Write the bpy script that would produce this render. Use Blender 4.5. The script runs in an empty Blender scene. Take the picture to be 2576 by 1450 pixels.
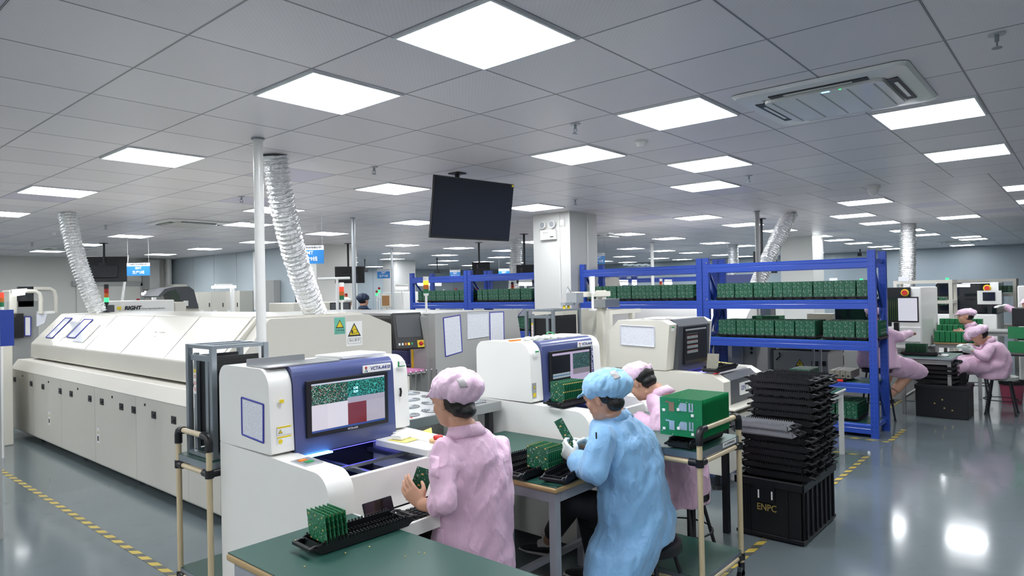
import bpy, bmesh, math, random
from mathutils import Vector, Matrix, Euler
random.seed(7)
PI = math.pi
scn = bpy.context.scene
COL = scn.collection
V = Vector
# ---------------------------------------------------------------- camera, world, exposure
CAM = V((-1.87585, -1.69731, 1.62))
RT = V((0.65370953, -0.75647665, -0.02017248))
DN = V((-0.00858808, 0.01923905, -0.99977803))
FW = V((0.75669683, 0.65373767, 0.00608006))
FPX = 1691.0
cd = bpy.data.cameras.new('camera'); cam = bpy.data.objects.new('camera', cd); COL.objects.link(cam)
cd.sensor_width = 36; cd.lens = 36*FPX/2576; cd.clip_start = .05; cd.clip_end = 100
m3 = Matrix((RT, -DN, -FW)).transposed()
cam.matrix_world = Matrix.Translation(CAM) @ m3.to_4x4()
scn.camera = cam
w = bpy.data.worlds.new('world'); scn.world = w; w.use_nodes = True
w.node_tree.nodes['Background'].inputs[0].default_value = (.8, .88, 1, 1)
w.node_tree.nodes['Background'].inputs[1].default_value = .05
scn.view_settings.view_transform = 'Standard'; scn.view_settings.look = 'None'
scn.view_settings.gamma = 1; scn.view_settings.use_curve_mapping = False
scn.view_settings.exposure = 0.65
LAMP = 16.0          # strength of the LED ceiling panels
CEIL = 2.745
TILE = .6

def ray(px, py): return RT*((px-1288)/FPX) + DN*((py-725)/FPX) + FW
def atd(px, py, d): return CAM + ray(px, py)*d                 # at a distance from the lens
def atz(px, py, z): r = ray(px, py); return CAM + r*((z-CAM.z)/r.z)
def atx(px, py, x): r = ray(px, py); return CAM + r*((x-CAM.x)/r.x)
def aty(px, py, y): r = ray(px, py); return CAM + r*((y-CAM.y)/r.y)

# ---------------------------------------------------------------- materials
def srgb(h):
    c = [int(h[i:i+2], 16)/255 for i in (0, 2, 4)]
    return tuple((x/12.92 if x <= .04045 else ((x+.055)/1.055)**2.4) for x in c) + (1,)
MATS = {}
def mat(name, col, rough=.5, metal=0, emit=None, es=1, spec=None, noise=None, bump=None, coat=0):
    if name in MATS: return MATS[name]
    m = bpy.data.materials.new(name); m.use_nodes = True
    nt = m.node_tree; b = nt.nodes['Principled BSDF']
    c = srgb(col)
    b.inputs['Base Color'].default_value = c
    b.inputs['Roughness'].default_value = rough; b.inputs['Metallic'].default_value = metal
    if spec is not None: b.inputs['Specular IOR Level'].default_value = spec
    if coat: b.inputs['Coat Weight'].default_value = coat; b.inputs['Coat Roughness'].default_value = .1
    if emit: b.inputs['Emission Color'].default_value = srgb(emit); b.inputs['Emission Strength'].default_value = es
    tc = nt.nodes.new('ShaderNodeTexCoord')
    n = nt.nodes.new('ShaderNodeTexNoise'); n.inputs['Scale'].default_value = (noise or (6, .06))[0]; n.inputs['Detail'].default_value = 4
    nt.links.new(tc.outputs['Object'], n.inputs['Vector'])
    amt = (noise or (6, .06))[1]
    mx = nt.nodes.new('ShaderNodeMix'); mx.data_type = 'RGBA'; mx.blend_type = 'MULTIPLY'
    rp = nt.nodes.new('ShaderNodeMapRange'); rp.inputs[3].default_value = 1-amt; rp.inputs[4].default_value = 1+amt*.3
    nt.links.new(n.outputs[0], rp.inputs[0])
    mx.inputs[0].default_value = 1; mx.inputs[6].default_value = c
    nt.links.new(rp.outputs[0], mx.inputs[7]); nt.links.new(mx.outputs[2], b.inputs['Base Color'])
    if bump:
        n2 = nt.nodes.new('ShaderNodeTexNoise'); n2.inputs['Scale'].default_value = bump[0]; n2.inputs['Detail'].default_value = 5
        nt.links.new(tc.outputs['Object'], n2.inputs['Vector'])
        bp = nt.nodes.new('ShaderNodeBump'); bp.inputs['Strength'].default_value = bump[1]; bp.inputs['Distance'].default_value = bump[2]
        nt.links.new(n2.outputs[0], bp.inputs['Height']); nt.links.new(bp.outputs[0], b.inputs['Normal'])
    MATS[name] = m; return m

class NB:       # small node builder
    def __init__(s, name):
        s.m = bpy.data.materials.new(name); s.m.use_nodes = True; s.nt = s.m.node_tree; s.b = s.nt.nodes['Principled BSDF']; MATS[name] = s.m
    def n(s, t, **k):
        o = s.nt.nodes.new(t)
        for a, v in k.items(): setattr(o, a, v)
        return o
    def l(s, a, b): s.nt.links.new(a, b)
    def math(s, op, a, b=None, c=None):
        o = s.n('ShaderNodeMath', operation=op)
        for i, v in enumerate((a, b, c)):
            if v is None: continue
            if isinstance(v, (int, float)): o.inputs[i].default_value = v
            else: s.l(v, o.inputs[i])
        return o.outputs[0]
    def mix(s, f, a, b, bt='MIX'):
        o = s.n('ShaderNodeMix', data_type='RGBA', blend_type=bt)
        for i, v in ((0, f), (6, a), (7, b)):
            if isinstance(v, (int, float)): o.inputs[i].default_value = v
            elif isinstance(v, tuple): o.inputs[i].default_value = v
            elif isinstance(v, str): o.inputs[i].default_value = srgb(v)
            else: s.l(v, o.inputs[i])
        return o.outputs[2]
    def obj(s): return s.n('ShaderNodeTexCoord').outputs['Object']
    def xyz(s, v):
        o = s.n('ShaderNodeSeparateXYZ'); s.l(v, o.inputs[0]); return o.outputs
    def comb(s, x, y, z=0.):
        o = s.n('ShaderNodeCombineXYZ')
        for i, v in enumerate((x, y, z)):
            if isinstance(v, (int, float)): o.inputs[i].default_value = v
            else: s.l(v, o.inputs[i])
        return o.outputs[0]
    def noise(s, v, sc, det=3):
        o = s.n('ShaderNodeTexNoise'); o.inputs['Scale'].default_value = sc; o.inputs['Detail'].default_value = det; s.l(v, o.inputs['Vector']); return o.outputs[0]
    def white(s, v):
        o = s.n('ShaderNodeTexWhiteNoise', noise_dimensions='3D'); s.l(v, o.inputs['Vector']); return o.outputs[0]
    def bump(s, h, st, d):
        o = s.n('ShaderNodeBump'); o.inputs['Strength'].default_value = st; o.inputs['Distance'].default_value = d; s.l(h, o.inputs['Height']); s.l(o.outputs[0], s.b.inputs['Normal'])

def m_ceiling():
    k = NB('ceiling_tile'); x, y, z = k.xyz(k.obj())
    far = k.math('GREATER_THAN', x, 6.6)
    y = k.math('SUBTRACT', y, k.math('MULTIPLY', far, .3))
    fx = k.math('FRACT', k.math('DIVIDE', k.math('ADD', x, 60), TILE)); fy = k.math('FRACT', k.math('DIVIDE', k.math('ADD', y, 60), TILE))
    ex = k.math('MINIMUM', fx, k.math('SUBTRACT', 1, fx)); ey = k.math('MINIMUM', fy, k.math('SUBTRACT', 1, fy))
    line = k.math('LESS_THAN', k.math('MINIMUM', ex, ey), .0075)
    rim = k.math('LESS_THAN', k.math('MINIMUM', ex, ey), .020)
    ix = k.math('FLOOR', k.math('DIVIDE', k.math('ADD', x, 60), TILE)); iy = k.math('FLOOR', k.math('DIVIDE', k.math('ADD', y, 60), TILE))
    wn = k.white(k.comb(ix, iy, 3.))
    base = k.mix(wn, 'e0dbe0', 'ebe6ea')
    base = k.mix(k.math('GREATER_THAN', wn, .965), base, 'cfcadb')
    dots = k.math('MULTIPLY', k.math('SINE', k.math('MULTIPLY', x, 251.)), k.math('SINE', k.math('MULTIPLY', y, 251.)))
    dots = k.math('GREATER_THAN', dots, .35)
    base = k.mix(k.math('MULTIPLY', dots, .10), base, '8a8c90')
    base = k.mix(k.math('MULTIPLY', rim, .10), base, '8a8c90')
    base = k.mix(line, base, '4b4f57'); base = k.mix(k.math('LESS_THAN', k.math('MINIMUM', ex, ey), .0018), base, 'a8acb4')
    k.l(base, k.b.inputs['Base Color']); k.b.inputs['Roughness'].default_value = .38
    h = k.math('SUBTRACT', k.math('MULTIPLY', k.noise(k.obj(), 2.2, 2), .5), k.math('MULTIPLY', line, 1.))
    k.bump(h, .25, .01)
    return k.m
def m_floor():
    k = NB('epoxy_floor'); o = k.obj()
    n = k.noise(o, .8, 5); n2 = k.noise(o, 7., 5); n3 = k.noise(o, 40., 3)
    c = k.mix(n, '5e696d', '707b7f'); 
    d = k.n('ShaderNodeMapRange'); k.l(n2, d.inputs[0]); d.inputs[1].default_value = .58; d.inputs[2].default_value = .78
    c = k.mix(k.math('MULTIPLY', d.outputs[0], .28), c, '565f63')
    sp = k.math('GREATER_THAN', n3, .72)
    c = k.mix(k.math('MULTIPLY', sp, .2), c, '505b5c')
    k.l(c, k.b.inputs['Base Color'])
    r = k.n('ShaderNodeMapRange'); k.l(n2, r.inputs[0]); r.inputs[3].default_value = .07; r.inputs[4].default_value = .17
    k.l(r.outputs[0], k.b.inputs['Roughness'])
    k.b.inputs['Coat Weight'].default_value = .2; k.b.inputs['Coat Roughness'].default_value = .08
    k.bump(n, .06, .02)
    return k.m
def m_tape():
    k = NB('hazard_tape'); x, y, z = k.xyz(k.obj())
    s = k.math('FRACT', k.math('MULTIPLY', k.math('ADD', k.math('ADD', x, y), 50), 6.6))
    c = k.mix(k.math('GREATER_THAN', s, .5), 'd2b52c', '3f3f35')
    n = k.noise(k.obj(), 30., 4)
    c = k.mix(k.math('MULTIPLY', n, .45), c, '84888a')
    k.l(c, k.b.inputs['Base Color']); k.b.inputs['Roughness'].default_value = .4
    return k.m
def m_pcb(name, axis, base='17603f', lite='3f8a63', sc=1., gold=.08, sub=(.035, .05)):
    # circuit board seen on its flat face; axis = the thin axis
    k = NB(name); x, y, z = k.xyz(k.obj())
    a, b = {'x': (y, z), 'y': (x, z), 'z': (x, y)}[axis]
    v = k.comb(a, b, 0.)
    vor = k.n('ShaderNodeTexVoronoi', feature='DISTANCE_TO_EDGE'); vor.inputs['Scale'].default_value = 190*sc; k.l(v, vor.inputs['Vector'])
    tr = k.math('LESS_THAN', vor.outputs[0], .07)
    ga = k.math('FLOOR', k.math('MULTIPLY', a, 260*sc)); gb = k.math('FLOOR', k.math('MULTIPLY', b, 260*sc))
    wn = k.white(k.comb(ga, gb, 1.))
    ca = k.math('FRACT', k.math('DIVIDE', k.math('ADD', a, 5), sub[0])); cb = k.math('FRACT', k.math('DIVIDE', k.math('ADD', b, 5), sub[1]))
    da = k.math('ABSOLUTE', k.math('SUBTRACT', ca, .5)); db = k.math('ABSOLUTE', k.math('SUBTRACT', cb, .5))
    mid = k.math('LESS_THAN', k.math('MAXIMUM', da, db), .36)
    edge = k.math('GREATER_THAN', k.math('MAXIMUM', da, db), .485)
    c = k.mix(k.math('MULTIPLY', tr, .45), base, lite)
    on = k.math('MULTIPLY', mid, k.math('GREATER_THAN', wn, .84))
    c = k.mix(k.math('MULTIPLY', on, .6), c, 'b9c8bd')
    dk = k.math('MULTIPLY', mid, k.math('LESS_THAN', wn, .10)); c = k.mix(dk, c, '16211c')
    c = k.mix(k.math('MULTIPLY', edge, .6), c, '0d3a27')
    corner = k.math('MULTIPLY', k.math('GREATER_THAN', da, .40), k.math('GREATER_THAN', db, .43)); c = k.mix(corner, c, 'cfae6a') if gold else c
    k.l(c, k.b.inputs['Base Color']); k.b.inputs['Roughness'].default_value = .35
    return k.m
def m_cloth(name, col, stripe, sc=1100., rough=.5):
    k = NB(name); o = k.obj(); x, y, z = k.xyz(o)
    # fine threads running down the cloth
    n = k.noise(o, 9., 4); th_ = k.noise(k.comb(k.math('MULTIPLY', x, 420.), k.math('MULTIPLY', y, 420.), k.math('MULTIPLY', z, 9.)), 1., 2)
    c = k.mix(n, col, stripe)
    c = k.mix(k.math('MULTIPLY', th_, .22), c, 'ffffff')
    k.l(c, k.b.inputs['Base Color']); k.b.inputs['Roughness'].default_value = rough
    k.b.inputs['Sheen Weight'].default_value = .25
    nn = k.noise(o, 14., 5); r1 = k.math('ABSOLUTE', k.math('SUBTRACT', k.noise(k.comb(x, y, k.math('MULTIPLY', z, .55)), 9., 3), .5)); k.bump(k.math('ADD', k.math('MULTIPLY', nn, .5), k.math('MULTIPLY', k.math('MINIMUM', r1, .09), -9.)), .30, .02)
    return k.m
def m_perf(name, col, hole, sc):
    k = NB(name); x, y, z = k.xyz(k.obj())
    s = k.math('MULTIPLY', k.math('SINE', k.math('MULTIPLY', k.math('ADD', x, y), sc)), k.math('SINE', k.math('MULTIPLY', z, sc)))
    k.l(k.mix(k.math('GREATER_THAN', s, .3), col, hole), k.b.inputs['Base Color']); return k.m
def m_foil():
    k = NB('foil'); o = k.obj()
    k.b.inputs['Metallic'].default_value = 1; k.b.inputs['Roughness'].default_value = .22
    n = k.noise(o, 38., 6); k.l(k.mix(n, 'dadcdd', 'f4f5f5'), k.b.inputs['Base Color']); k.bump(n, .8, .02); return k.m
def m_text(name, ink, paper, axes, rows=.0075, sc=1.):
    # a sheet covered in rows of small unreadable print; axes = (across, up)
    k = NB(name); p = k.xyz(k.obj()); a = p['xyz'.index(axes[0])]; b = p['xyz'.index(axes[1])]
    r = k.math('DIVIDE', k.math('ADD', b, 9), rows*sc); f = k.math('FRACT', r); i = k.math('FLOOR', r)
    g = k.math('FLOOR', k.math('MULTIPLY', a, 300/sc)); w_ = k.white(k.comb(g, i, 2.))
    on = k.math('MULTIPLY', k.math('GREATER_THAN', w_, .45), k.math('MULTIPLY', k.math('GREATER_THAN', f, .3), k.math('LESS_THAN', f, .7)))
    ln = k.math('LESS_THAN', f, .08)
    c = k.mix(k.math('MULTIPLY', on, .28), paper, ink); c = k.mix(k.math('MULTIPLY', ln, .2), c, ink)
    k.l(c, k.b.inputs['Base Color']); k.b.inputs['Roughness'].default_value = .3; return k.m
def m_scr(name, fn, es=1.0):
    k = NB(name); p = k.xyz(k.obj()); c = fn(k, p)
    k.b.inputs['Base Color'].default_value = (.01, .01, .01, 1); k.b.inputs['Roughness'].default_value = .12
    k.l(c, k.b.inputs['Emission Color']); k.b.inputs['Emission Strength'].default_value = es; return k.m

mat('white_paint', 'f0efea', .35, coat=.3, noise=(2, .03)); mat('white_metal', 'e9e9e6', .3, coat=.3, noise=(3, .03)); mat('column_paint', 'd2d2cf', .5, noise=(1, .04)); mat('beige_paint', 'dad7cb', .28, coat=.35, noise=(2, .05)); mat('beige_panel', 'd3d0c6', .42, noise=(2, .05))
mat('grey_panel', 'a9aaa8', .45, noise=(2, .05)); mat('wall_blue_shaded', '98a5ad', .4, noise=(.6, .05)); mat('wall_grey', 'd2d2cc', .6, noise=(1, .05)); mat('wall_blue', 'b7c3ca', .4, noise=(.6, .05)); mat('wall_white', 'e3e3df', .6, noise=(1, .04))  # right wall is the blue paint darkened, its weaker light put into the colour
mat('black_plastic', '17181c', .38, noise=(20, .15)); mat('black_tray', '121318', .42, noise=(30, .2)); mat('dark_metal', '2c2e33', .4, metal=.3); mat('black_gloss', '0c1018', .06, coat=.5); mat('charcoal', '4a4d52', .45)
mat('aoi_blue', '4a5484', .3, coat=.4); mat('rack_blue', '2448aa', .35, coat=.3, noise=(5, .08)); mat('rack_blue_dark', '1c2f7c', .4); mat('mat_green', '234f45', .42, noise=(5, .14), bump=(60, .1, .002)); mat('desk_edge', 'b09468', .5)
mat('steel', 'b3b6b8', .3, metal=.9, noise=(12, .08)); mat('galv', '98a1a8', .35, metal=.75, noise=(14, .12)); mat('alu', 'c3c8cc', .35, metal=.8); mat('leg_grey', '9a9da3', .5, noise=(10, .12)); mat('pipe_cream', 'd9c6a0', .3, coat=.3, noise=(8, .06))
mat('paper', 'f2f2f0', .6); mat('plastic_sleeve', 'd5d8e2', .12, coat=.4); mat('frame_violet', '4348b0', .4); mat('yellow', 'e8cf2e', .45); mat('yellow_paper', 'eee27a', .6); mat('red', 'd0302c', .35); mat('orange', 'e8862c', .4); mat('green_btn', '2a9b58', .4); mat('teal_sticker', '74c4ae', .45)
mat('ink', '22242a', .5); mat('ink_blue', '27357e', .5); mat('lamp_on', 'ffffff', .4, emit='f8fbff', es=LAMP); mat('tube_on', 'ffffff', .4, emit='f6fbff', es=6.5); mat('lamp_frame', 'e6e8ea', .4)
mat('led_green', '30ff70', .3, emit='30e070', es=1.5); mat('led_red', 'ff2018', .3, emit='ff3020', es=1.6); mat('led_amber', 'ffa020', .3, emit='ff9a28', es=1.5); mat('led_blue', '3050ff', .3, emit='4a48ff', es=5); mat('led_cyan', '90e0ff', .3, emit='6fd0ff', es=4); mat('tower_red', '9a2422', .3); mat('tower_amber', 'b9601e', .3); mat('tower_green', '1d6b45', .3)
mat('skin', 'c99a80', .5, noise=(12, .08)); mat('hair', '15120f', .45, bump=(90, .5, .004)); mat('glove', 'dfe4e0', .65, bump=(60, .3, .003)); mat('trouser', '15161c', .7); mat('shoe', '16171b', .5); mat('sock', 'd8d0d0', .7); mat('navy', '2b4463', .6, bump=(14, .5, .01)); mat('navy_cap', '20304a', .6, bump=(20, .5, .01)); mat('white_cloth', 'd8dad6', .6, bump=(20, .4, .01))
mat('sign_blue', '2a7fc6', .35); mat('sign_white', 'e4e6ec', .4); mat('pink_plastic', 'd98cbc', .5); mat('wood', 'cda878', .5); mat('blue_panel', '2a48a8', .4); mat('bin_pink', 'b05068', .5); mat('cushion', 'a8aca6', .7); mat('gold', 'd8bb72', .35, metal=.6); mat('cardboard', 'a4794c', .7); mat('screen_off', '141b2a', .08, coat=.4)
mat('crate_black', '15161b', .4, noise=(10, .15)); mat('patch_grey', 'b0acae', .5); mat('watch_blue', '3a8fd0', .4); mat('white_text', 'e8eaf2', .5); mat('clear_edge', 'cfe0e0', .1); mat('silver_edge', 'a2a3a8', .4, metal=.4)
m_ceiling(); m_floor(); m_tape(); m_foil()
m_pcb('pcb_x', 'x', '165a40', '2a7456', .8, sub=(.055, .05)); m_pcb('pcb_rack', 'x', '145039', '256b50', .8, gold=0, sub=(.055, .05)); m_pcb('pcb_y', 'y', '186a45', '4a9a70', 1., sub=(.045, .045)); mat('pcb_big', '12804a', .3, noise=(9, .1), coat=.3); m_pcb('pcb_z', 'z', '1c6a48', '3f8a63', .5, gold=0)
mat('pcb_edge', '1e8a52', .4, noise=(60, .3)); mat('pcb_green', '1c7a48', .35, noise=(30, .15)); mat('pcb_dark', '124a34', .4); mat('solder', 'c3ccd4', .25, metal=.6); mat('copper_pad', '9a7a62', .35, metal=.3); mat('module_steel', '8f8c80', .35, metal=.5, noise=(60, .3)); mat('teal_glass', '5f8f86', .3)
m_cloth('cloth_pink', 'e2b6d2', 'd9aaca'); m_cloth('cloth_pink_cap', 'e6c2dc', 'ddb6d2', 1300.); m_cloth('cloth_blue', '7abcee', '68aee6'); m_cloth('cloth_blue_cap', '86c6f0', '76b8e8', 1300.)
m_perf('perforated', 'b9bbb9', '7c7f80', 420.); m_perf('perforated_small', 'a9aba9', '55585a', 800.)
m_text('print_yz', '5a6080', 'e6e9f0', 'yz', .009); m_text('print_xz', '5a6080', 'e6e9f0', 'xz', .009)

# ---------------------------------------------------------------- mesh builder
ORG = {}
class MB:
    def __init__(s): s.v = []; s.f = []; s.mi = []; s.cur = 0; s.mats = []; s.sm = []; s.smooth = False
    def m(s, name):
        if name not in s.mats: s.mats.append(name)
        s.cur = s.mats.index(name); return s
    def _add(s, vs, fs, smooth=None):
        o = len(s.v); s.v += [V(p) for p in vs]
        for f in fs: s.f.append([i+o for i in f]); s.mi.append(s.cur); s.sm.append(s.smooth if smooth is None else smooth)
        return s
    def box(s, x0, y0, z0, x1, y1, z1, M=None):
        vs = [V((x, y, z)) for z in (z0, z1) for y in (y0, y1) for x in (x0, x1)]
        if M: vs = [M @ p for p in vs]
        return s._add(vs, [(0, 2, 3, 1), (4, 5, 7, 6), (0, 1, 5, 4), (2, 6, 7, 3), (0, 4, 6, 2), (1, 3, 7, 5)], False)
    def cbox(s, c, d, M=None):
        c = V(c); return s.box(c.x-d[0]/2, c.y-d[1]/2, c.z-d[2]/2, c.x+d[0]/2, c.y+d[1]/2, c.z+d[2]/2, M)
    def quad(s, a, b, c, d): return s._add([a, b, c, d], [(0, 1, 2, 3)], False)
    def cyl(s, p0, p1, r0, r1=None, n=14, cap=True):
        r1 = r0 if r1 is None else r1; p0 = V(p0); p1 = V(p1); d = (p1-p0).normalized()
        a = d.orthogonal().normalized(); b = d.cross(a)
        vs = [p0+(a*math.cos(t)+b*math.sin(t))*r0 for t in [2*PI*i/n for i in range(n)]] + [p1+(a*math.cos(t)+b*math.sin(t))*r1 for t in [2*PI*i/n for i in range(n)]]
        s._add(vs, [(i, (i+1) % n, n+(i+1) % n, n+i) for i in range(n)], True)
        if cap: s._add(vs, [tuple(range(n))[::-1], tuple(range(n, 2*n))], False)
        return s
    def tube(s, pts, r, n=10, cap=True):
        pts = [V(p) for p in pts]; N = len(pts); rs = r if isinstance(r, (list, tuple)) else [r]*N
        d0 = (pts[1]-pts[0]).normalized(); a = d0.orthogonal().normalized(); vs = []
        for i, p in enumerate(pts):
            d = (pts[min(i+1, N-1)]-pts[max(i-1, 0)]).normalized(); a = (a-d*a.dot(d)).normalized(); b = d.cross(a)
            vs += [p+(a*math.cos(2*PI*k/n)+b*math.sin(2*PI*k/n))*rs[i] for k in range(n)]
        fs = [(i*n+k, i*n+(k+1) % n, (i+1)*n+(k+1) % n, (i+1)*n+k) for i in range(N-1) for k in range(n)]
        s._add(vs, fs, True)
        if cap: s._add(vs, [tuple(range(n))[::-1], tuple(range((N-1)*n, N*n))], False)
        return s
    def prism(s, prof, axis, a0, a1, smooth=False):
        # prof: 2-D points in the plane across the axis. x: (y,z); y: (x,z); z: (x,y)
        def P(p, a): return {'x': (a, p[0], p[1]), 'y': (p[0], a, p[1]), 'z': (p[0], p[1], a)}[axis]
        n = len(prof); vs = [P(p, a0) for p in prof] + [P(p, a1) for p in prof]
        s._add(vs, [(i, (i+1) % n, n+(i+1) % n, n+i) for i in range(n)], smooth)
        return s._add(vs, [tuple(range(n))[::-1], tuple(range(n, 2*n))], False)
    def sphere(s, c, r, n=12, k=8):
        c = V(c); r = V((r, r, r)) if isinstance(r, (int, float)) else V(r); vs = []
        for i in range(k+1):
            t = PI*i/k
            for j in range(n): vs.append(c+V((r.x*math.sin(t)*math.cos(2*PI*j/n), r.y*math.sin(t)*math.sin(2*PI*j/n), r.z*math.cos(t))))
        return s._add(vs, [(i*n+j, (i+1)*n+j, (i+1)*n+(j+1) % n, i*n+(j+1) % n) for i in range(k) for j in range(n)], True)
    def loft(s, rings, n=24, cap=True):
        # rings: (centre, half-width vector, half-depth vector)
        vs = []
        for c, a, b in rings:
            c = V(c); a = V(a); b = V(b); vs += [c+a*math.cos(2*PI*k/n)+b*math.sin(2*PI*k/n) for k in range(n)]
        N = len(rings)
        s._add(vs, [(i*n+k, i*n+(k+1) % n, (i+1)*n+(k+1) % n, (i+1)*n+k) for i in range(N-1) for k in range(n)], True)
        if cap: s._add(vs, [tuple(range(n))[::-1], tuple(range((N-1)*n, N*n))], False)
        return s
    def build(s, name, m=None, parent=None, bevel=0, seg=2, flip=False):
        me = bpy.data.meshes.new(name); o_ = ORG.get(parent.name, V((0, 0, 0))) if parent else V((0, 0, 0))
        me.from_pydata([tuple(p-o_) for p in s.v], [], s.f)
        names = s.mats or [m]
        if m and s.mats and m not in s.mats: names = s.mats
        for k in names: me.materials.append(MATS[k])
        me.polygons.foreach_set('material_index', s.mi if s.mats else [0]*len(s.f)); me.polygons.foreach_set('use_smooth', s.sm)
        bm = bmesh.new(); bm.from_mesh(me); bmesh.ops.recalc_face_normals(bm, faces=bm.faces)
        bm.to_mesh(me); bm.free(); me.update()
        ob = bpy.data.objects.new(name, me); COL.objects.link(ob)
        if parent: ob.parent = parent; ORG[ob.name] = o_
        else: ORG[ob.name] = V((0, 0, 0))
        if bevel:
            bv = ob.modifiers.new('bevel', 'BEVEL'); bv.width = bevel; bv.segments = seg; bv.limit_method = 'ANGLE'; bv.angle_limit = .6; bv.harden_normals = False
        return ob

def tag(o, label, cat, group=None, kind=None):
    o['label'] = label; o['category'] = cat
    if group: o['group'] = group
    if kind: o['kind'] = kind
    return o
def root(name, loc, label, cat, group=None):
    o = bpy.data.objects.new(name, None); COL.objects.link(o); o.location = loc; ORG[o.name] = V(loc); o.empty_display_size = .1
    return tag(o, label, cat, group)
def copy_tree(o, parent=None):
    c = o.copy(); COL.objects.link(c)
    if parent: c.parent = parent
    for ch in list(o.children): copy_tree(ch, c)
    return c
def struct(o): o['kind'] = 'structure'; return o
def one(b, name, m, label, cat, group=None, bevel=0, kind=None):
    # a thing that is a single mesh; its origin is moved to its base
    c = V((sum(p.x for p in b.v)/len(b.v), sum(p.y for p in b.v)/len(b.v), min(p.z for p in b.v)))
    o = b.build(name, m, None, bevel); o.data.transform(Matrix.Translation(-c)); o.location = c; ORG[o.name] = c
    return tag(o, label, cat, group, kind)
def rnd(poly, rad, n=6):
    # round the corners of a 2-D polygon; rad = list of radii
    out = []; N = len(poly)
    for i in range(N):
        p = V((*poly[i], 0)); r = rad[i] if isinstance(rad, (list, tuple)) else rad
        if r <= 0: out.append((p.x, p.y)); continue
        a = V((*poly[i-1], 0)); b = V((*poly[(i+1) % N], 0)); da = (a-p).normalized(); db = (b-p).normalized()
        ang = da.angle(db); t = r/math.tan(ang/2); c = p+(da+db).normalized()*(r/math.sin(ang/2))
        s0 = p+da*t; s1 = p+db*t; v0 = s0-c; v1 = s1-c; tot = v0.angle(v1); sg = 1 if v0.cross(v1).z > 0 else -1
        for k in range(n+1): q = Matrix.Rotation(sg*tot*k/n, 3, 'Z') @ v0 + c; out.append((q.x, q.y))
    return out
def text(s, name, m, parent, loc, size, xdir, up, depth=.0008, align='CENTER', bold=0, sx=1.0, shear=0):
    cu = bpy.data.curves.new(name, 'FONT'); cu.body = s; cu.size = size; cu.extrude = depth; cu.align_x = align; cu.align_y = 'CENTER'; cu.offset = bold; cu.shear = shear; cu.resolution_u = 3
    t = bpy.data.objects.new('t', cu); COL.objects.link(t); bpy.context.view_layer.update()
    me = bpy.data.meshes.new_from_object(t.evaluated_get(bpy.context.evaluated_depsgraph_get())); bpy.data.objects.remove(t)
    xd = V(xdir).normalized(); u = V(up).normalized(); n_ = xd.cross(u)
    M = Matrix((xd*sx, u, n_)).transposed().to_4x4(); o_ = ORG.get(parent.name, V((0, 0, 0))) if parent else V((0, 0, 0)); M.translation = V(loc)-o_
    me.transform(M); me.materials.clear(); me.materials.append(MATS[m]); me.name = name
    ob = bpy.data.objects.new(name, me); COL.objects.link(ob)
    if parent: ob.parent = parent; ORG[ob.name] = o_
    return ob
ORDN = ['first', 'second', 'third', 'fourth', 'fifth', 'sixth', 'seventh', 'eighth', 'ninth', 'tenth', 'eleventh', 'twelfth', 'thirteenth', 'fourteenth', 'fifteenth', 'sixteenth', 'seventeenth', 'eighteenth', 'nineteenth', 'twentieth', 'twenty-first', 'twenty-second', 'twenty-third', 'twenty-fourth', 'twenty-fifth']
# ================================================================ the room
b = MB(); b.box(-6, -7, -.05, 24, 22, 0); struct(b.build('floor', 'epoxy_floor'))
b = MB(); b.box(-6, -7, CEIL, 24, 22, CEIL+.05); struct(b.build('ceiling', 'ceiling_tile'))
def wall(name, x0, y0, x1, y1, m='wall_blue', z1=CEIL, seam=1.2):
    b = MB(); b.m(m); b.box(min(x0, x1), min(y0, y1), 0, max(x0, x1), max(y0, y1), z1)
    return struct(b.build(name))
wall('wall_back_left', -6, 18.2, 6.3, 18.3, 'wall_grey'); wall('wall_side', 6.3, 13.2, 6.4, 18.3); wall('wall_back_right', 6.3, 21.6, 23, 21.7)
wall('wall_return', 6.3, 18.3, 6.4, 21.7); wall('wall_right', 23, -7, 23.1, 21.7, 'wall_blue_shaded'); wall('wall_left', -6.1, -7, -6, 18.3, 'wall_white'); wall('wall_behind', -6, -7.1, 23, -7, 'wall_white')
# joints between the wall panels
b = MB()
for i in range(1, 24): b.box(22.994, -7+1.2*i-.004, 0, 23, -7+1.2*i+.004, CEIL)
for i in range(1, 14): b.box(6.4+1.2*i-.004, 21.594, 0, 6.4+1.2*i+.004, 21.6, CEIL)
for i in range(1, 4): b.box(6.294, 13.2+1.2*i-.004, 0, 6.3, 13.2+1.2*i+.004, CEIL)
struct(b.build('trim_1', 'grey_panel'))
def column(n, x0, y0, x1, y1, m='wall_white'):
    b = MB(); b.box(x0, y0, 0, x1, y1, CEIL); return struct(b.build('wall_column_%s' % n, m))
column('middle', 5.8, 3.84, 6.48, 4.5, 'column_paint'); column('left', 6.3, 10.9, 7.35, 11.75); column('far', 12.2, 15.4, 13.0, 16.1); column('right', 13.8, 3.0, 14.6, 3.7, 'wall_white')
b = MB(); b.box(6.22, 3.83, 0, 6.235, 3.84, CEIL); struct(b.build('trim_2', 'white_metal'))
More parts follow.
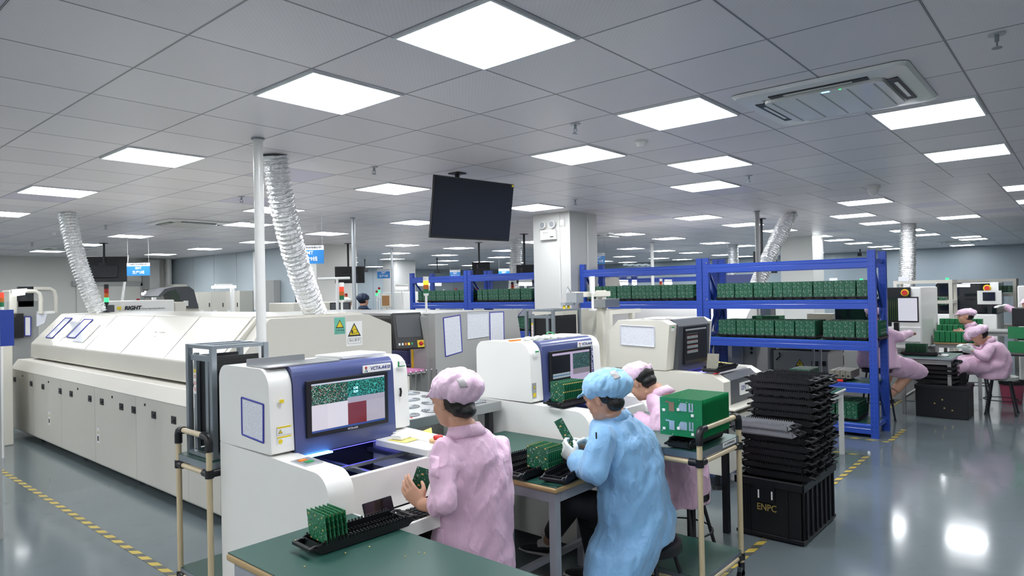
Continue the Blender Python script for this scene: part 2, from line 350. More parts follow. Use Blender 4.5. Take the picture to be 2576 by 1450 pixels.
# ---------------------------------------------------------------- ceiling lights
lamp = root('ceiling_light', (0, 0, CEIL), '', 'ceiling light', 'square LED ceiling panels')
S = .555/2
b = MB(); b.m('lamp_frame')
for x0, y0, x1, y1 in ((-S-.012, -S-.012, S+.012, -S), (-S-.012, S, S+.012, S+.012), (-S-.012, -S, -S, S), (S, -S, S+.012, S)): b.box(x0, y0, CEIL-.012, x1, y1, CEIL-.0005)
b.build('frame', None, lamp)
b = MB(); b.prism(rnd([(-S, -S), (S, -S), (S, S), (-S, S)], .02, 4), 'z', CEIL-.008, CEIL-.001); b.build('diffuser', 'lamp_on', lamp)
LIGHTS = [(0, 0), (0, 2), (0, 6), (0, 10), (0, 14), (3, 0), (4, 2), (4, 6), (4, 10), (4, 18), (4, 22), (4, 26), (5, -2), (5, 13), (6, 1), (8, 2), (8, 6), (8, 10), (8, 14), (8, 18), (8, 22), (8, 26), (8, -2)]
LIGHTS += [(13, .5), (13, 4.5), (13, -2.5), (13, 16.5), (13, 20.5), (16, 1.5), (16, 4.5), (16, 8.5), (16, 12.5), (16, 16.5), (16, 20.5), (16, 24.5), (16, -2.5), (19, -.5), (19, 1.5), (19, 4.5), (19, 8.5), (19, 16.5), (19, 20.5), (19, 24.5), (19, 28.5)]
LIGHTS += [(23, 1.5), (23, 4.5), (23, 8.5), (23, 12.5), (23, 20.5), (23, 24.5), (23, 28.5), (26, 1.5), (26, 4.5), (26, 8.5), (26, 12.5), (26, 24.5), (26, 28.5), (29, .5), (29, 4.5), (29, 12.5), (29, 16.5), (29, 24.5), (29, 28.5), (31, .5), (33, 4.5), (33, 8.5), (33, 12.5), (33, 16.5), (33, 20.5), (33, 31.5), (36, 1.5), (36, 4.5), (36, 8.5), (36, 12.5), (36, 16.5), (36, 20.5), (24, 32.5), (27, 33.5)]
cols = sorted(set(u for u, v in LIGHTS)); first = True
OFF = [(u_, v_) for u_ in (-8, -5) for v_ in (-6, -2, 2, 6, 10, 14, 18, 22, 26)] + [(0, -4), (0, 18), (0, 22), (0, 26), (4, -7)]      # unseen lamps added out of view, mostly to brighten the left side
for u in cols:
    vs = sorted([v for a, v in LIGHTS if a == u]); ci = cols.index(u)
    for k, v in enumerate(vs):
        c = lamp if first else copy_tree(lamp); first = False
        c.location = ((u+.5)*TILE, (v+.5)*TILE, CEIL)
        c['label'] = 'square LED ceiling panel, %s from the right in the %s row from the camera' % (ORDN[k], ORDN[ci])
for u, v in OFF:
    c = copy_tree(lamp); c.location = ((u+.5)*TILE, (v+.5)*TILE, CEIL); c['label'] = 'unseen square LED ceiling panel added out of view to light the hall'
# ---------------------------------------------------------------- air conditioner cassettes
def cassette(x0, y0, x1, y1, label, lit=False):
    cx, cy = (x0+x1)/2, (y0+y1)/2; hx, hy = (x1-x0)/2, (y1-y0)/2
    r = root('air_conditioner', (cx, cy, CEIL), label, 'air conditioner', 'ceiling cassette air conditioners')
    def ring(ax, ay, z): return rnd([(cx-ax, cy-ay), (cx+ax, cy-ay), (cx+ax, cy+ay), (cx-ax, cy+ay)], .05, 3)
    b = MB()
    outer = [V((*p, CEIL-.004)) for p in ring(hx, hy, 0)]; o2 = [V((*p, CEIL-.022)) for p in ring(hx-.015, hy-.015, 0)]
    inner = [V((*p, CEIL-.030)) for p in ring(hx-.13, hy-.13, 0)]; deep = [V((*p, CEIL-.004)) for p in ring(hx-.14, hy-.14, 0)]
    n = len(outer); vs = outer+o2+inner+deep
    b._add(vs, [(q*n+i, q*n+(i+1) % n, (q+1)*n+(i+1) % n, (q+1)*n+i) for q in range(3) for i in range(n)], False)
    b.build('panel_frame', 'white_metal', r)
    b = MB(); b.prism(rnd([(cx-hx+.145, cy-hy+.145), (cx+hx-.145, cy-hy+.145), (cx+hx-.145, cy+hy-.145), (cx-hx+.145, cy+hy-.145)], .05, 4), 'z', CEIL-.045, CEIL-.012)
    g = b.build('intake_grille', 'white_metal', r, .004)
    b = MB()
    for k in range(5):
        yy = cy-(hy-.19)+(hy-.19)*2*k/4; b.box(cx-hx+.18, yy-.004, CEIL-.047, cx+hx-.18, yy+.004, CEIL-.0451)
    b.build('grille_slot', 'grey_panel', g)
    for sx, sy in ((1, 0), (-1, 0), (0, 1), (0, -1)):
        b = MB(); b.m('dark_metal')
        if sx: X = cx+sx*(hx-.108); b.box(X-.026, cy-hy+.2, CEIL-.0325, X+.026, cy+hy-.2, CEIL-.026); b.m('white_metal'); b.box(X-.012, cy-hy+.28, CEIL-.036, X+.006, cy+hy-.28, CEIL-.031)
        else: Y = cy+sy*(hy-.108); b.box(cx-hx+.2, Y-.026, CEIL-.0325, cx+hx-.2, Y+.026, CEIL-.026); b.m('white_metal'); b.box(cx-hx+.28, Y-.012, CEIL-.036, cx+hx-.28, Y+.006, CEIL-.031)
        b.build('air_vane', None, r)
    if lit:
        b = MB(); b.m('led_cyan'); b.box(cx-hx+.156, cy-.05, CEIL-.047, cx-hx+.168, cy-.01, CEIL-.0451); b.m('led_green'); b.box(cx-hx+.156, cy-.11, CEIL-.047, cx-hx+.167, cy-.10, CEIL-.0451); b.build('display', None, r)
    return r
cassette(1.95, -1.02, 2.87, -.10, 'ceiling cassette air conditioner with lit green display, nearest, right of the big lamps', True)
cassette(2.1, 8.0, 3.0, 8.9, 'white ceiling cassette air conditioner left of the big white pole')
cassette(2.3, 14.4, 3.2, 15.3, 'far ceiling cassette air conditioner behind the left silver duct')
cassette(9.3, 5.5, 10.2, 6.4, 'ceiling cassette air conditioner right of the middle column')
cassette(19.4, .6, 20.3, 1.5, 'farthest ceiling cassette air conditioner near the right wall lamps')
# ---------------------------------------------------------------- sprinklers, detectors
sp = root('sprinkler', (0, 0, CEIL), '', 'sprinkler', 'ceiling sprinklers')
b = MB(); b.cyl((0, 0, CEIL-.006), (0, 0, CEIL-.0005), .035, n=16); b.build('escutcheon', 'alu', sp)
b = MB(); b.cyl((0, 0, CEIL-.035), (0, 0, CEIL-.006), .009); b.tube([(-.012, 0, CEIL-.03), (-.017, 0, CEIL-.045), (0, 0, CEIL-.062)], .003, 6); b.tube([(.012, 0, CEIL-.03), (.017, 0, CEIL-.045), (0, 0, CEIL-.062)], .003, 6); b.cyl((0, 0, CEIL-.066), (0, 0, CEIL-.062), .02, n=16); b.build('nozzle', 'galv', sp)
spots = [(1.84, .92, 'between the two largest middle lamps'), (1.81, 3.06, 'right of the upper end of the big silver duct'), (4.81, .9, 'below the pair of square lamps right of centre'), (1.87, -1.39, 'in the top right corner above the air conditioner'), (1.83, 5.46, 'left of the big white pole'), (4.9, 3.1, 'above the middle column'), (1.75, 9.4, 'left of the second air conditioner'), (1.85, 13.6, 'above the farthest left lamps'), (.4, 15.1, 'near the far left wall'), (8.6, 1.7, 'over the far right lamps'), (8.0, 13.5, 'behind the hanging television')]
for i, (x, y, d) in enumerate(spots):
    c = sp if i == 0 else copy_tree(sp); c.location = (x, y, CEIL); c['label'] = 'small metal ceiling sprinkler '+d
def detector(x, y, d):
    r = root('smoke_detector', (x, y, CEIL), 'round white smoke detector '+d, 'smoke detector', 'white smoke detectors')
    b = MB(); b.cyl((x, y, CEIL-.012), (x, y, CEIL-.0005), .05, n=20); b.build('base', 'white_metal', r)
    b = MB(); b.cyl((x, y, CEIL-.045), (x, y, CEIL-.012), .03, .045, n=20); b.build('sensor_head', 'white_metal', r)
detector(2.63, .87, 'right of the middle sprinkler'); detector(1.55, 11.2, 'beneath the far left lamps'); detector(3.1, 7.6, 'beside the air conditioner left of the pole')
x, y = 6.6, .17; r = root('dome_camera', (x, y, CEIL), 'white dome security camera over the right end of the blue rack', 'camera')
b = MB(); b.cyl((x, y, CEIL-.03), (x, y, CEIL-.0005), .075, n=20); b.build('base', 'white_metal', r); b = MB(); b.sphere((x, y, CEIL-.03), (.062, .062, .085)); b.build('dome', 'white_metal', r)
x, y = 3.35, 3.25; b = MB(); b.cyl((x, y, CEIL-.03), (x, y, CEIL-.0005), .12, n=24); one(b, 'ceiling_vent', 'white_metal', 'round white ceiling disc right of the hanging television', 'ceiling disc')
# ---------------------------------------------------------------- floor tape
def tape(pts, label, wd=.045):
    b = MB()
    for (x0, y0), (x1, y1) in zip(pts, pts[1:]):
        d = V((x1-x0, y1-y0, 0)).normalized(); n_ = V((-d.y, d.x, 0))*wd/2
        b._add([V((x0, y0, .0025))-n_, V((x1, y1, .0025))-n_, V((x1, y1, .0025))+n_, V((x0, y0, .0025))+n_, V((x0, y0, .0005))-n_, V((x1, y1, .0005))-n_, V((x1, y1, .0005))+n_, V((x0, y0, .0005))+n_], [(0, 1, 2, 3), (0, 4, 5, 1), (2, 6, 7, 3), (1, 5, 6, 2), (3, 7, 4, 0)], False)
    one(b, 'floor_tape', 'hazard_tape', label, 'tape', 'yellow and black floor tapes')
tape([(-.21, -.3), (-.21, 9.5)], 'yellow and black hazard tape on the floor along the long oven')
tape([(1.0, -.09), (5.12, -.05)], 'yellow and black hazard tape passing under the black crate')
tape([(5.12, -.03), (5.12, 1.3)], 'thin hazard tape turning left from the corner near the white table leg', .03)
tape([(5.90, -.08), (6.62, -.08)], 'short striped hazard tape at the end foot of the blue rack', .05)
tape([(5.87, -.08), (5.87, 3.8)], 'thin hazard tape on the floor along the front of the blue rack', .035)
tape([(7.6, .35), (9.4, .35)], 'faint hazard tape on the floor under the far benches at right', .035)
# ================================================================ machines
def arc_label(b, m, x0, y0, z0, x1, y1, z1): b.m(m); b.box(x0, y0, z0, x1, y1, z1)
def warn_tri(b, c, s, ax, up, nrm, tri='yellow', rim='ink'):
    # black rimmed yellow triangle lying on a surface
    c = V(c); ax = V(ax); up = V(up); nrm = V(nrm)
    for m, k, d in ((rim, 1., .0004), (tri, .74, .0008)):
        b.m(m); p = [c+ax*(-s*k)+up*(-s*.75*k)+nrm*d, c+ax*(s*k)+up*(-s*.75*k)+nrm*d, c+up*(s*.95*k)+nrm*d]; b._add(p, [(0, 1, 2)], False)
# ---- long reflow oven
OX0, OY0, OY1 = .35, 2.98, 8.45
r = root('reflow_oven', (1.3, 5.7, 0), 'long beige tunnel oven with sloped hood and row of small black latches', 'oven')
b = MB()
prof = [(OX0+.02, .07), (2.1, .07), (2.1, .88), (OX0+.08, .91), (OX0, .80), (OX0, .09)]
b.prism(prof, 'y', OY0, OY1); b.build('base_cabinet', 'beige_panel', r, .008)
b = MB()
for k in range(6):
    y = OY0+.5+k*1.0; b.box(OX0-.0008, y-.0012, .09, OX0+.001, y+.0012, .80)
b.box(OX0-.0015, OY0+.01, .798, OX0+.001, OY1-.01, .802); b.build('door_seam', 'grey_panel', r)
b = MB(); b.box(.62, OY0+.12, .895, 1.9, OY1-.05, .94); b.build('belt_gap', 'dark_metal', r)
hood = [(.55, .925), (2.0, .925), (2.0, 1.10), (1.95, 1.36), (1.86, 1.455), (.89, 1.46), (.575, 1.115), (.545, 1.09), (.54, .95)]
b = MB(); b.prism(rnd([(.54, .93), (2.14, .93), (2.14, 1.36), (1.88, 1.46), (.88, 1.46), (.545, 1.10)], [.01, .01, .02, .02, .05, .03], 5), 'y', OY0+.42, OY1-.1); b.build('hood', 'beige_paint', r, .006)
b = MB(); b.prism(rnd([(.60, .93), (2.12, .93), (2.12, 1.345), (1.86, 1.445), (.90, 1.445), (.62, 1.10)], [.01, .01, .02, .02, .05, .03], 5), 'y', OY0+.27, OY0+.42); b.build('hood_end_panel', 'beige_panel', r, .004)
b = MB(); b.prism([(.555, 1.095), (.60, 1.10), (.91, 1.44), (.89, 1.466), (.87, 1.466), (.54, 1.10)], 'y', OY0+.47, OY0+.50); b.build('hood_trim', 'beige_panel', r, .003)
for y in (4.4, 5.4, 6.4, 7.4):
    b = MB(); b.prism([(.5475, 1.105), (.8755, 1.462), (.8765, 1.461), (.5485, 1.104)], 'y', y-.004, y+.004); b.build('hood_seam', 'grey_panel', r)
lat = None
for y in [8.25, 7.55, 7.1, 6.5, 6.15, 5.6, 5.28, 4.8, 4.52, 4.1, 3.72]:
    b = MB(); b.m('dark_metal'); b.box(OX0-.008, y-.037, .650, OX0, y+.037, .708); b.m('black_plastic'); b.box(OX0-.014, y-.02, .668, OX0-.008, y+.02, .684); b.build('latch', None, r)
for y in [7.9, 6.9, 5.95, 5.02, 4.28]:
    b = MB(); b.cyl((OX0-.006, y, .745), (OX0, y, .745), .011, n=10); b.build('lock', 'black_plastic', r)
for y in (6.9, 5.4):
    b = MB(); b.m('paper'); b.box(OX0-.001, y-.03, .28, OX0, y+.03, .42); warn_tri(b, (OX0-.001, y, .385), .018, (0, -1, 0), (0, 0, 1), (-1, 0, 0)); b.m('ink'); b.box(OX0-.0016, y-.018, .30, OX0-.001, y+.018, .345); lb = b.build('safety_label', None, r)
b = MB(); b.m('dark_metal'); b.box(OX0-.006, 3.62, .31, OX0, 3.65, .40); b.m('paper'); b.box(OX0-.001, 3.62, .41, OX0, 3.655, .445); b.m('red'); b.box(OX0-.0015, 3.625, .425, OX0-.001, 3.65, .44); b.build('side_switch', None, r)
b = MB()
for y in (3.4, 4.9, 6.4, 7.9):
    for x in (.55, 1.9): b.cyl((x, y, .0), (x, y, .07), .035, .02)
b.build('foot', 'dark_metal', r)
# sheets in sleeves on the sloped hood
SL = V((.3295, 0, .357)).normalized(); NR = V((-.357, 0, .3295)).normalized()*-1
NR = V((-SL.z, 0, SL.x))
def on_slope(y, t): return V((.5475, y, 1.106))+SL*t
for i, (y0, y1, t0, t1, frame, tilt, d) in enumerate([(8.0, 7.75, .10, .41, 1, 0, 'narrow violet-framed sheet in clear sleeve, leftmost on the sloped oven hood'), (7.70, 7.35, .12, .36, 0, 0, 'grey sheet in plastic sleeve between two framed ones on the oven hood'), (7.28, 7.0, .13, .40, 1, 0, 'violet-framed sheet, right one of two framed sheets on the oven hood'), (6.97, 6.62, .08, .34, 0, 0, 'plain sleeve, rightmost of those on the sloped oven hood')]):
    c = on_slope((y0+y1)/2, (t0+t1)/2)+NR*.0035; rr = root('document_sleeve', c, d, 'paper sheet', 'sheets on the oven hood')
    b = MB(); P = [on_slope(y0, t0), on_slope(y1, t0), on_slope(y1, t1), on_slope(y0, t1)]
    b._add([p+NR*.001 for p in P]+[p+NR*.003 for p in P], [(0, 1, 2, 3), (4, 5, 6, 7), (0, 1, 5, 4), (1, 2, 6, 5), (2, 3, 7, 6), (3, 0, 4, 7)]); b.build('sheet', 'plastic_sleeve', rr)
    if frame:
        b = MB()
        for a, e in ((0, 1), (1, 2), (2, 3), (3, 0)):
            b.tube([P[a]+NR*.004, P[e]+NR*.004], .007, 4)
        b.build('violet_frame', 'frame_violet', rr)
text('TOTT', 'embossed_mark', 'beige_panel', r, on_slope(4.95, .25)+NR*.002, .09, (0, -1, 0), SL, .001)
# warning signs on the oven's end
EY = OY0+.27
rr = root('warning_sign', (1.62, EY-.001, 1.2), 'green hot-surface warning sign on the beige oven end', 'warning sign')
b = MB(); b.m('teal_sticker'); b.box(1.50, EY-.0015, 1.285, 1.61, EY-.0003, 1.43); b.build('plate', None, rr)
b = MB(); warn_tri(b, (1.555, EY-.0018, 1.37), .043, (1, 0, 0), (0, 0, 1), (0, -1, 0), 'yellow_olive' if 'yellow_olive' in MATS else 'yellow'); b.build('triangle', None, rr)
text('注意高温', 'lettering', 'ink', rr, (1.555, EY-.002, 1.318), .024, (1, 0, 0), (0, 0, 1), .0003)
text('CAUTION HIGH TEMPERATURE', 'small_lettering', 'ink', rr, (1.555, EY-.002, 1.297), .0075, (1, 0, 0), (0, 0, 1), .0003)
rr = root('warning_sign', (1.72, EY-.001, 1.2), 'white pinch-hand warning sign with yellow triangle on the oven end', 'warning sign')
b = MB(); b.m('paper'); b.box(1.62, EY-.0015, 1.175, 1.79, EY-.0003, 1.39); b.build('plate', None, rr)
b = MB(); warn_tri(b, (1.705, EY-.0018, 1.31), .07, (1, 0, 0), (0, 0, 1), (0, -1, 0)); b.m('ink'); b.box(1.675, EY-.004, 1.283, 1.69, EY-.0028, 1.312); b.tube([(1.69, EY-.004, 1.318), (1.71, EY-.004, 1.322), (1.735, EY-.004, 1.308), (1.735, EY-.004, 1.287), (1.69, EY-.004, 1.283)], .0018, 5); b.build('triangle', None, rr)
text('当心夹手', 'lettering', 'ink', rr, (1.705, EY-.002, 1.222), .03, (1, 0, 0), (0, 0, 1), .0003)
b = MB()
for z in (1.195, 1.243): b.box(1.636, EY-.0025, z-.001, 1.774, EY-.0016, z+.001)
for x in (1.636, 1.774): b.box(x-.001, EY-.0025, 1.195, x+.001, EY-.0016, 1.243)
b.build('text_border', 'ink', rr)
# ---- corrugated exhaust ducts
def duct(pts, r0, label, n=None):
    P = [V(p) for p in pts]; L = sum((a-b).length for a, b in zip(P, P[1:])); n = n or int(L/.038)
    def at_(t):
        # quadratic spline through 3 points
        a, m_, c = P; return a*((1-t)*(1-2*t))+m_*(4*t*(1-t))+c*(t*(2*t-1))
    k = 5; path = []; rs = []
    for i in range(n*k+1):
        t = i/(n*k); path.append(at_(t)); ph = (i % k)/k
        rs.append(r0*(1+.075*math.cos(2*PI*ph)+random.uniform(-.02, .02)))
    b = MB(); N = 20; vs = []; a = None
    for i, p in enumerate(path):
        d = (path[min(i+1, len(path)-1)]-path[max(i-1, 0)]).normalized(); a = d.orthogonal().normalized() if a is None else (a-d*a.dot(d)).normalized(); q = d.cross(a)
        vs += [p+(a*math.cos(2*PI*j/N)+q*math.sin(2*PI*j/N))*rs[i]*random.uniform(.965, 1.035) for j in range(N)]
    M_ = len(path); b._add(vs, [(i*N+j, i*N+(j+1) % N, (i+1)*N+(j+1) % N, (i+1)*N+j) for i in range(M_-1) for j in range(N)], False)
    o = one(b, 'exhaust_duct', 'foil', label, 'duct', 'crinkled foil ceiling ducts'); return o
duct([(.95, 3.21, CEIL-.001), (1.15, 3.34, 2.1), (1.53, 3.58, 1.462)], .098, 'large crinkled silver foil duct from the ceiling to the oven end')
duct([(.90, 8.15, CEIL-.001), (.98, 8.0, 2.1), (1.16, 7.9, 1.461)], .098, 'crinkled silver foil duct at the far left end of the oven')
duct([(8.76, 1.79, CEIL-.001), (8.4, 2.0, 2.1), (8.0, 2.15, 1.40)], .11, 'silver foil duct slanting down left behind the blue rack')
duct([(8.61, 7.23, CEIL-.001), (8.6, 7.25, 2.1), (8.55, 7.3, 1.45)], .115, 'straight silver foil duct left of the middle column')
duct([(15.2, 5.4, CEIL-.001), (15.2, 5.4, 2.1), (15.2, 5.4, 1.45)], .13, 'small distant foil duct above the pillar rack')
duct([(12.5, .9, CEIL-.001), (12.4, .9, 2.1), (12.2, .9, 1.35)], .13, 'foil duct behind the right post of the blue rack')
# ---- ceiling poles
def pole(x, y, r0, m, label, z0=0, z1=CEIL, x1=None, y1=None):
    b = MB(); b.m(m); b.cyl((x1 or x, y1 or y, z0), (x, y, z1), r0, n=16); b.m('galv'); b.cyl((x, y, z1-.012), (x, y, z1-.0005), r0*1.35, n=16); one(b, 'conduit_pole', m, label, 'pole', 'ceiling cable poles')
pole(.556, 2.75, .034, 'white_metal', 'thick white cable pole from ceiling, left of the big silver duct')
pole(4.0, 6.4, .028, 'alu', 'grey cable pole behind the first machine row', 0)
pole(8.0, 2.03, .035, 'grey_panel', 'grey cable pole behind the blue rack left of the slanting duct')
pole(12.5, 6.27, .04, 'white_metal', 'distant white pole above the left bay of the blue rack')
pole(8.6, 11.2, .03, 'alu', 'distant grey pole left of the left blue rack')
pole(4.45, 16.2, .03, 'white_metal', 'slanted white pole near the far left wall', 1.3, CEIL, 4.2, 16.0)
# ---- benchtop inspection machines
def screen_plate(x0, x1, z0, z1, y, m, name, parent, yoff=0):
    b = MB(); b.box(x0, y-.002, z0, x1, y, z1); return b.build(name, m, parent)
def scr_first(k, p):
    x, y, z = p    # local object coords: x across, z up, panel centred on the machine origin
    u = k.math('DIVIDE', k.math('SUBTRACT', x, -.215), .43); v = k.math('DIVIDE', k.math('SUBTRACT', z, .97), .235)
    vo = k.n('ShaderNodeTexVoronoi', feature='DISTANCE_TO_EDGE'); vo.inputs['Scale'].default_value = 90; k.l(k.comb(x, z, 0.), vo.inputs['Vector'])
    g = k.mix(k.math('LESS_THAN', vo.outputs[0], .05), '0a3a30', '4f9a88')
    wn = k.white(k.comb(k.math('FLOOR', k.math('MULTIPLY', x, 330)), k.math('FLOOR', k.math('MULTIPLY', z, 330)), 0.))
    g = k.mix(k.math('GREATER_THAN', wn, .93), g, 'd8e0e0'); g = k.mix(k.math('LESS_THAN', wn, .04), g, 'c03a30')
    vo2 = k.n('ShaderNodeTexVoronoi', feature='DISTANCE_TO_EDGE'); vo2.inputs['Scale'].default_value = 80; k.l(k.comb(x, z, 0.), vo2.inputs['Vector'])
    g2 = k.mix(k.math('LESS_THAN', vo2.outputs[0], .05), '06483c', '48c8c4')
    top = k.mix(k.math('GREATER_THAN', u, .47), g, g2)
    low = k.mix(k.math('GREATER_THAN', u, .47), 'e6e2ee', k.mix(k.math('GREATER_THAN', u, .73), '7c2a32', 'b9b4c4'))
    rows = k.math('GREATER_THAN', k.math('FRACT', k.math('MULTIPLY', z, 160)), .6)
    low = k.mix(k.math('MULTIPLY', k.math('MULTIPLY', rows, k.math('LESS_THAN', u, .2)), .25), low, '8a8aa0')
    c = k.mix(k.math('GREATER_THAN', v, k.math('SUBTRACT', .56, k.math('MULTIPLY', k.math('GREATER_THAN', u, .47), -.06))), low, top)
    c = k.mix(k.math('MULTIPLY', k.math('GREATER_THAN', u, .47), k.math('MULTIPLY', k.math('GREATER_THAN', v, .50), k.math('LESS_THAN', v, .62))), c, 'b0aabc')
    c = k.mix(k.math('LESS_THAN', v, .05), c, '31519a'); c = k.mix(k.math('GREATER_THAN', v, .96), c, 'cfd6ea')
    return c
def scr_second(k, p):
    x, y, z = p; u = k.math('DIVIDE', k.math('SUBTRACT', x, -.215), .43); v = k.math('DIVIDE', k.math('SUBTRACT', z, .97), .235)
    vo = k.n('ShaderNodeTexVoronoi', feature='DISTANCE_TO_EDGE'); vo.inputs['Scale'].default_value = 110; k.l(k.comb(x, z, 0.), vo.inputs['Vector'])
    g = k.mix(k.math('LESS_THAN', vo.outputs[0], .07), '10202a', '5a8a8a')
    pins = k.math('GREATER_THAN', k.math('FRACT', k.math('MULTIPLY', x, 190)), .45)
    band = k.math('MULTIPLY', k.math('GREATER_THAN', v, .28), k.math('LESS_THAN', v, .42))
    lf = k.mix(k.math('MULTIPLY', band, pins), '10151e', 'd0e4ec'); lf = k.mix(k.math('MULTIPLY', k.math('GREATER_THAN', v, .34), k.math('LESS_THAN', v, .36)), lf, '2060a0')
    rt = k.mix(k.math('GREATER_THAN', v, .48), k.mix(k.math('GREATER_THAN', v, .32), 'c4b8d6', '8d8794'), g)
    rt = k.mix(k.math('LESS_THAN', v, .1), rt, '2a3070')
    mid = k.math('MULTIPLY', k.math('GREATER_THAN', u, .46), k.math('LESS_THAN', u, .53))
    c = k.mix(k.math('GREATER_THAN', u, .5), lf, rt); c = k.mix(mid, c, 'c9badb'); c = k.mix(k.math('GREATER_THAN', v, .93), c, 'c9badb'); c = k.mix(k.math('LESS_THAN', v, .04), c, '31519a')
    return c
def scr_third(k, p):
    x, y, z = p; u = k.math('DIVIDE', k.math('SUBTRACT', x, -.20), .40); v = k.math('DIVIDE', k.math('SUBTRACT', z, 1.0), .27)
    ins = k.math('MULTIPLY', k.math('MULTIPLY', k.math('GREATER_THAN', u, .05), k.math('LESS_THAN', u, .56)), k.math('MULTIPLY', k.math('GREATER_THAN', v, .2), k.math('LESS_THAN', v, .85)))
    fu = k.math('FRACT', k.math('MULTIPLY', x, 40)); fv = k.math('FRACT', k.math('MULTIPLY', z, 24))
    on = k.math('MULTIPLY', k.math('GREATER_THAN', fu, .5), k.math('GREATER_THAN', fv, .45))
    c = k.mix(k.math('MULTIPLY', on, ins), '0d1018', 'b8c8cc'); c = k.mix(k.math('MULTIPLY', k.math('GREATER_THAN', v, .95), 1), c, '9aa0a8')
    red = k.math('MULTIPLY', ins, k.math('LESS_THAN', fv, .1)); return k.mix(red, c, '8a3a3a')
m_scr('screen_first', scr_first, .55); m_scr('screen_second', scr_second, .5); m_scr('screen_third', scr_third, .4)
def inspection_machine(X0, Yf, label, scr, W=.81, blue=True):
    # X0 left side, Yf front; the origin sits at the middle of the front foot
    cx = X0+W/2; O = V((cx, Yf+.45, 0)); r = root('inspection_machine', O, label, 'inspection machine')
    X1 = X0+W; aw = .125
    def side(x0, x1, nm):
        b = MB(); b.prism(rnd([(Yf, .06), (Yf+.93, .06), (Yf+.93, .905), (Yf+.44, .895), (Yf, .88)], [.01, .01, .0, .0, .10], 8), 'x', x0, x1, True); o = b.build(nm, 'white_paint', r, .006); return o
    side(X0, X0+aw, 'side_arm'); side(X1-aw, X1, 'side_arm')
    b = MB(); b.prism([(Yf+.03, .66), (Yf+.03, .845), (Yf+.055, .845), (Yf+.055, .66)], 'x', X0+aw, X1-aw); b.build('front_panel', 'white_paint', r, .004)
    b = MB(); b.box(X0+aw, Yf+.10, .62, X1-aw, Yf+.92, .70); b.box(X0+aw, Yf+.45, .06, X1-aw, Yf+.92, .62); b.box(X0+aw, Yf+.60, .70, X1-aw, Yf+.92, .90); b.build('machine_bed', 'dark_metal', r)
    b = MB()
    for x in (X0+aw+.02, X0+.34, X1-aw-.04): b.box(x, Yf+.06, .78, x+.02, Yf+.60, .80)
    b.box(X0+aw, Yf+.30, .80, X1-aw, Yf+.315, .815)
    rl = b.build('board_rail', 'steel', r)
    b = MB(); b.m('led_blue'); b.box(X0+aw+.03, Yf+.46, .862, X1-aw-.05, Yf+.48, .872); b.m('led_cyan'); b.box(X0+aw+.04, Yf+.40, .868, X0+aw+.17, Yf+.46, .874); b.build('ring_light', None, r)
    b = MB(); b.box(X0+aw-.01, Yf+.45, .875, X1-aw+.01, Yf+.92, .90); b.build('head_underside', 'dark_metal', r)
    # head: two white cheeks around the panel, body behind
    ck = rnd([(Yf+.44, .905), (Yf+.93, .905), (Yf+.93, 1.29), (Yf+.46, 1.29)], [.01, .01, .07, .09], 8)
    for x0, x1 in ((X0, X0+.115), (X1-.10, X1)):
        b = MB(); b.prism(ck, 'x', x0, x1, True); b.build('head_cheek', 'white_paint', r, .012, 3)
    b = MB(); b.prism(rnd([(Yf+.50, .91), (Yf+.92, .91), (Yf+.92, 1.285), (Yf+.50, 1.285)], [.01, .01, .06, .02], 6), 'x', X0+.115, X1-.10, True); b.build('head_cover', 'white_paint', r)
    b = MB(); b.prism(rnd([(Yf+.43, .87), (Yf+.52, .87), (Yf+.52, 1.293), (Yf+.45, 1.293)], [.01, .0, .0, .05], 6), 'x', X0+.118, X1-.103, True); b.build('screen_housing', 'aoi_blue', r, .004)
    # monitor set into the housing
    mx = (X0+.118+X1-.103)/2; ys = Yf+.428
    b = MB(); b.box(mx-.24, ys-.006, .952, mx+.24, ys+.01, 1.22); mo = b.build('monitor_bezel', 'black_plastic', r, .003)
    b = MB(); b.box(mx-.215, ys-.0075, .972, mx+.215, ys-.0055, 1.203); so = b.build('monitor_screen', None or scr, mo)
    # centre the screen's own coordinates on itself so its picture stays with it
    so.data.transform(Matrix.Translation((-(mx-O.x), 0, 0))); so.location = (mx-O.x, 0, 0)
    b = MB(); b.m('white_metal'); b.box(mx+.085, ys-.004, 1.224, mx+.262, ys+.004, 1.262); pl = b.build('name_plate', None, r, .002)
    text('VCTA-A410', 'lettering', 'ink_blue', pl, (mx+.192, ys-.0045, 1.243), .0245, (1, 0, 0), (0, 0, 1), .0004, bold=.0006, shear=.15)
    b = MB(); b.m('red'); b.cyl((mx+.103, ys-.0048, 1.25), (mx+.103, ys-.004, 1.25), .007, n=12); b.m('green_btn'); b._add([(mx+.093, ys-.0049, 1.228), (mx+.103, ys-.0049, 1.252), (mx+.099, ys-.0049, 1.228)], [(0, 1, 2)], False); b.m('ink_blue'); b._add([(mx+.113, ys-.005, 1.228), (mx+.103, ys-.005, 1.252), (mx+.106, ys-.005, 1.228)], [(0, 1, 2)], False); b.build('logo', None, pl)
    text('VCTA-AOI', 'lettering', 'white_text', mo, (mx+.015, ys-.0065, .961), .013, (1, 0, 0), (0, 0, 1), .0003, bold=.0003)
    return r, mx, ys
AX0, AYF = -.30, .674
aoi1, mx1, ys1 = inspection_machine(AX0, AYF, 'nearest white inspection machine with blue screen front showing a dark red square', 'screen_first')
text('C48', 'screen_lettering', 'led_cyan', aoi1, (mx1+.035, ys1-.0085, 1.158), .016, (1, 0, 0), (0, 0, 1), .0002)
text('R39', 'screen_lettering', 'led_cyan', aoi1, (mx1+.035, ys1-.0085, 1.140), .016, (1, 0, 0), (0, 0, 1), .0002)
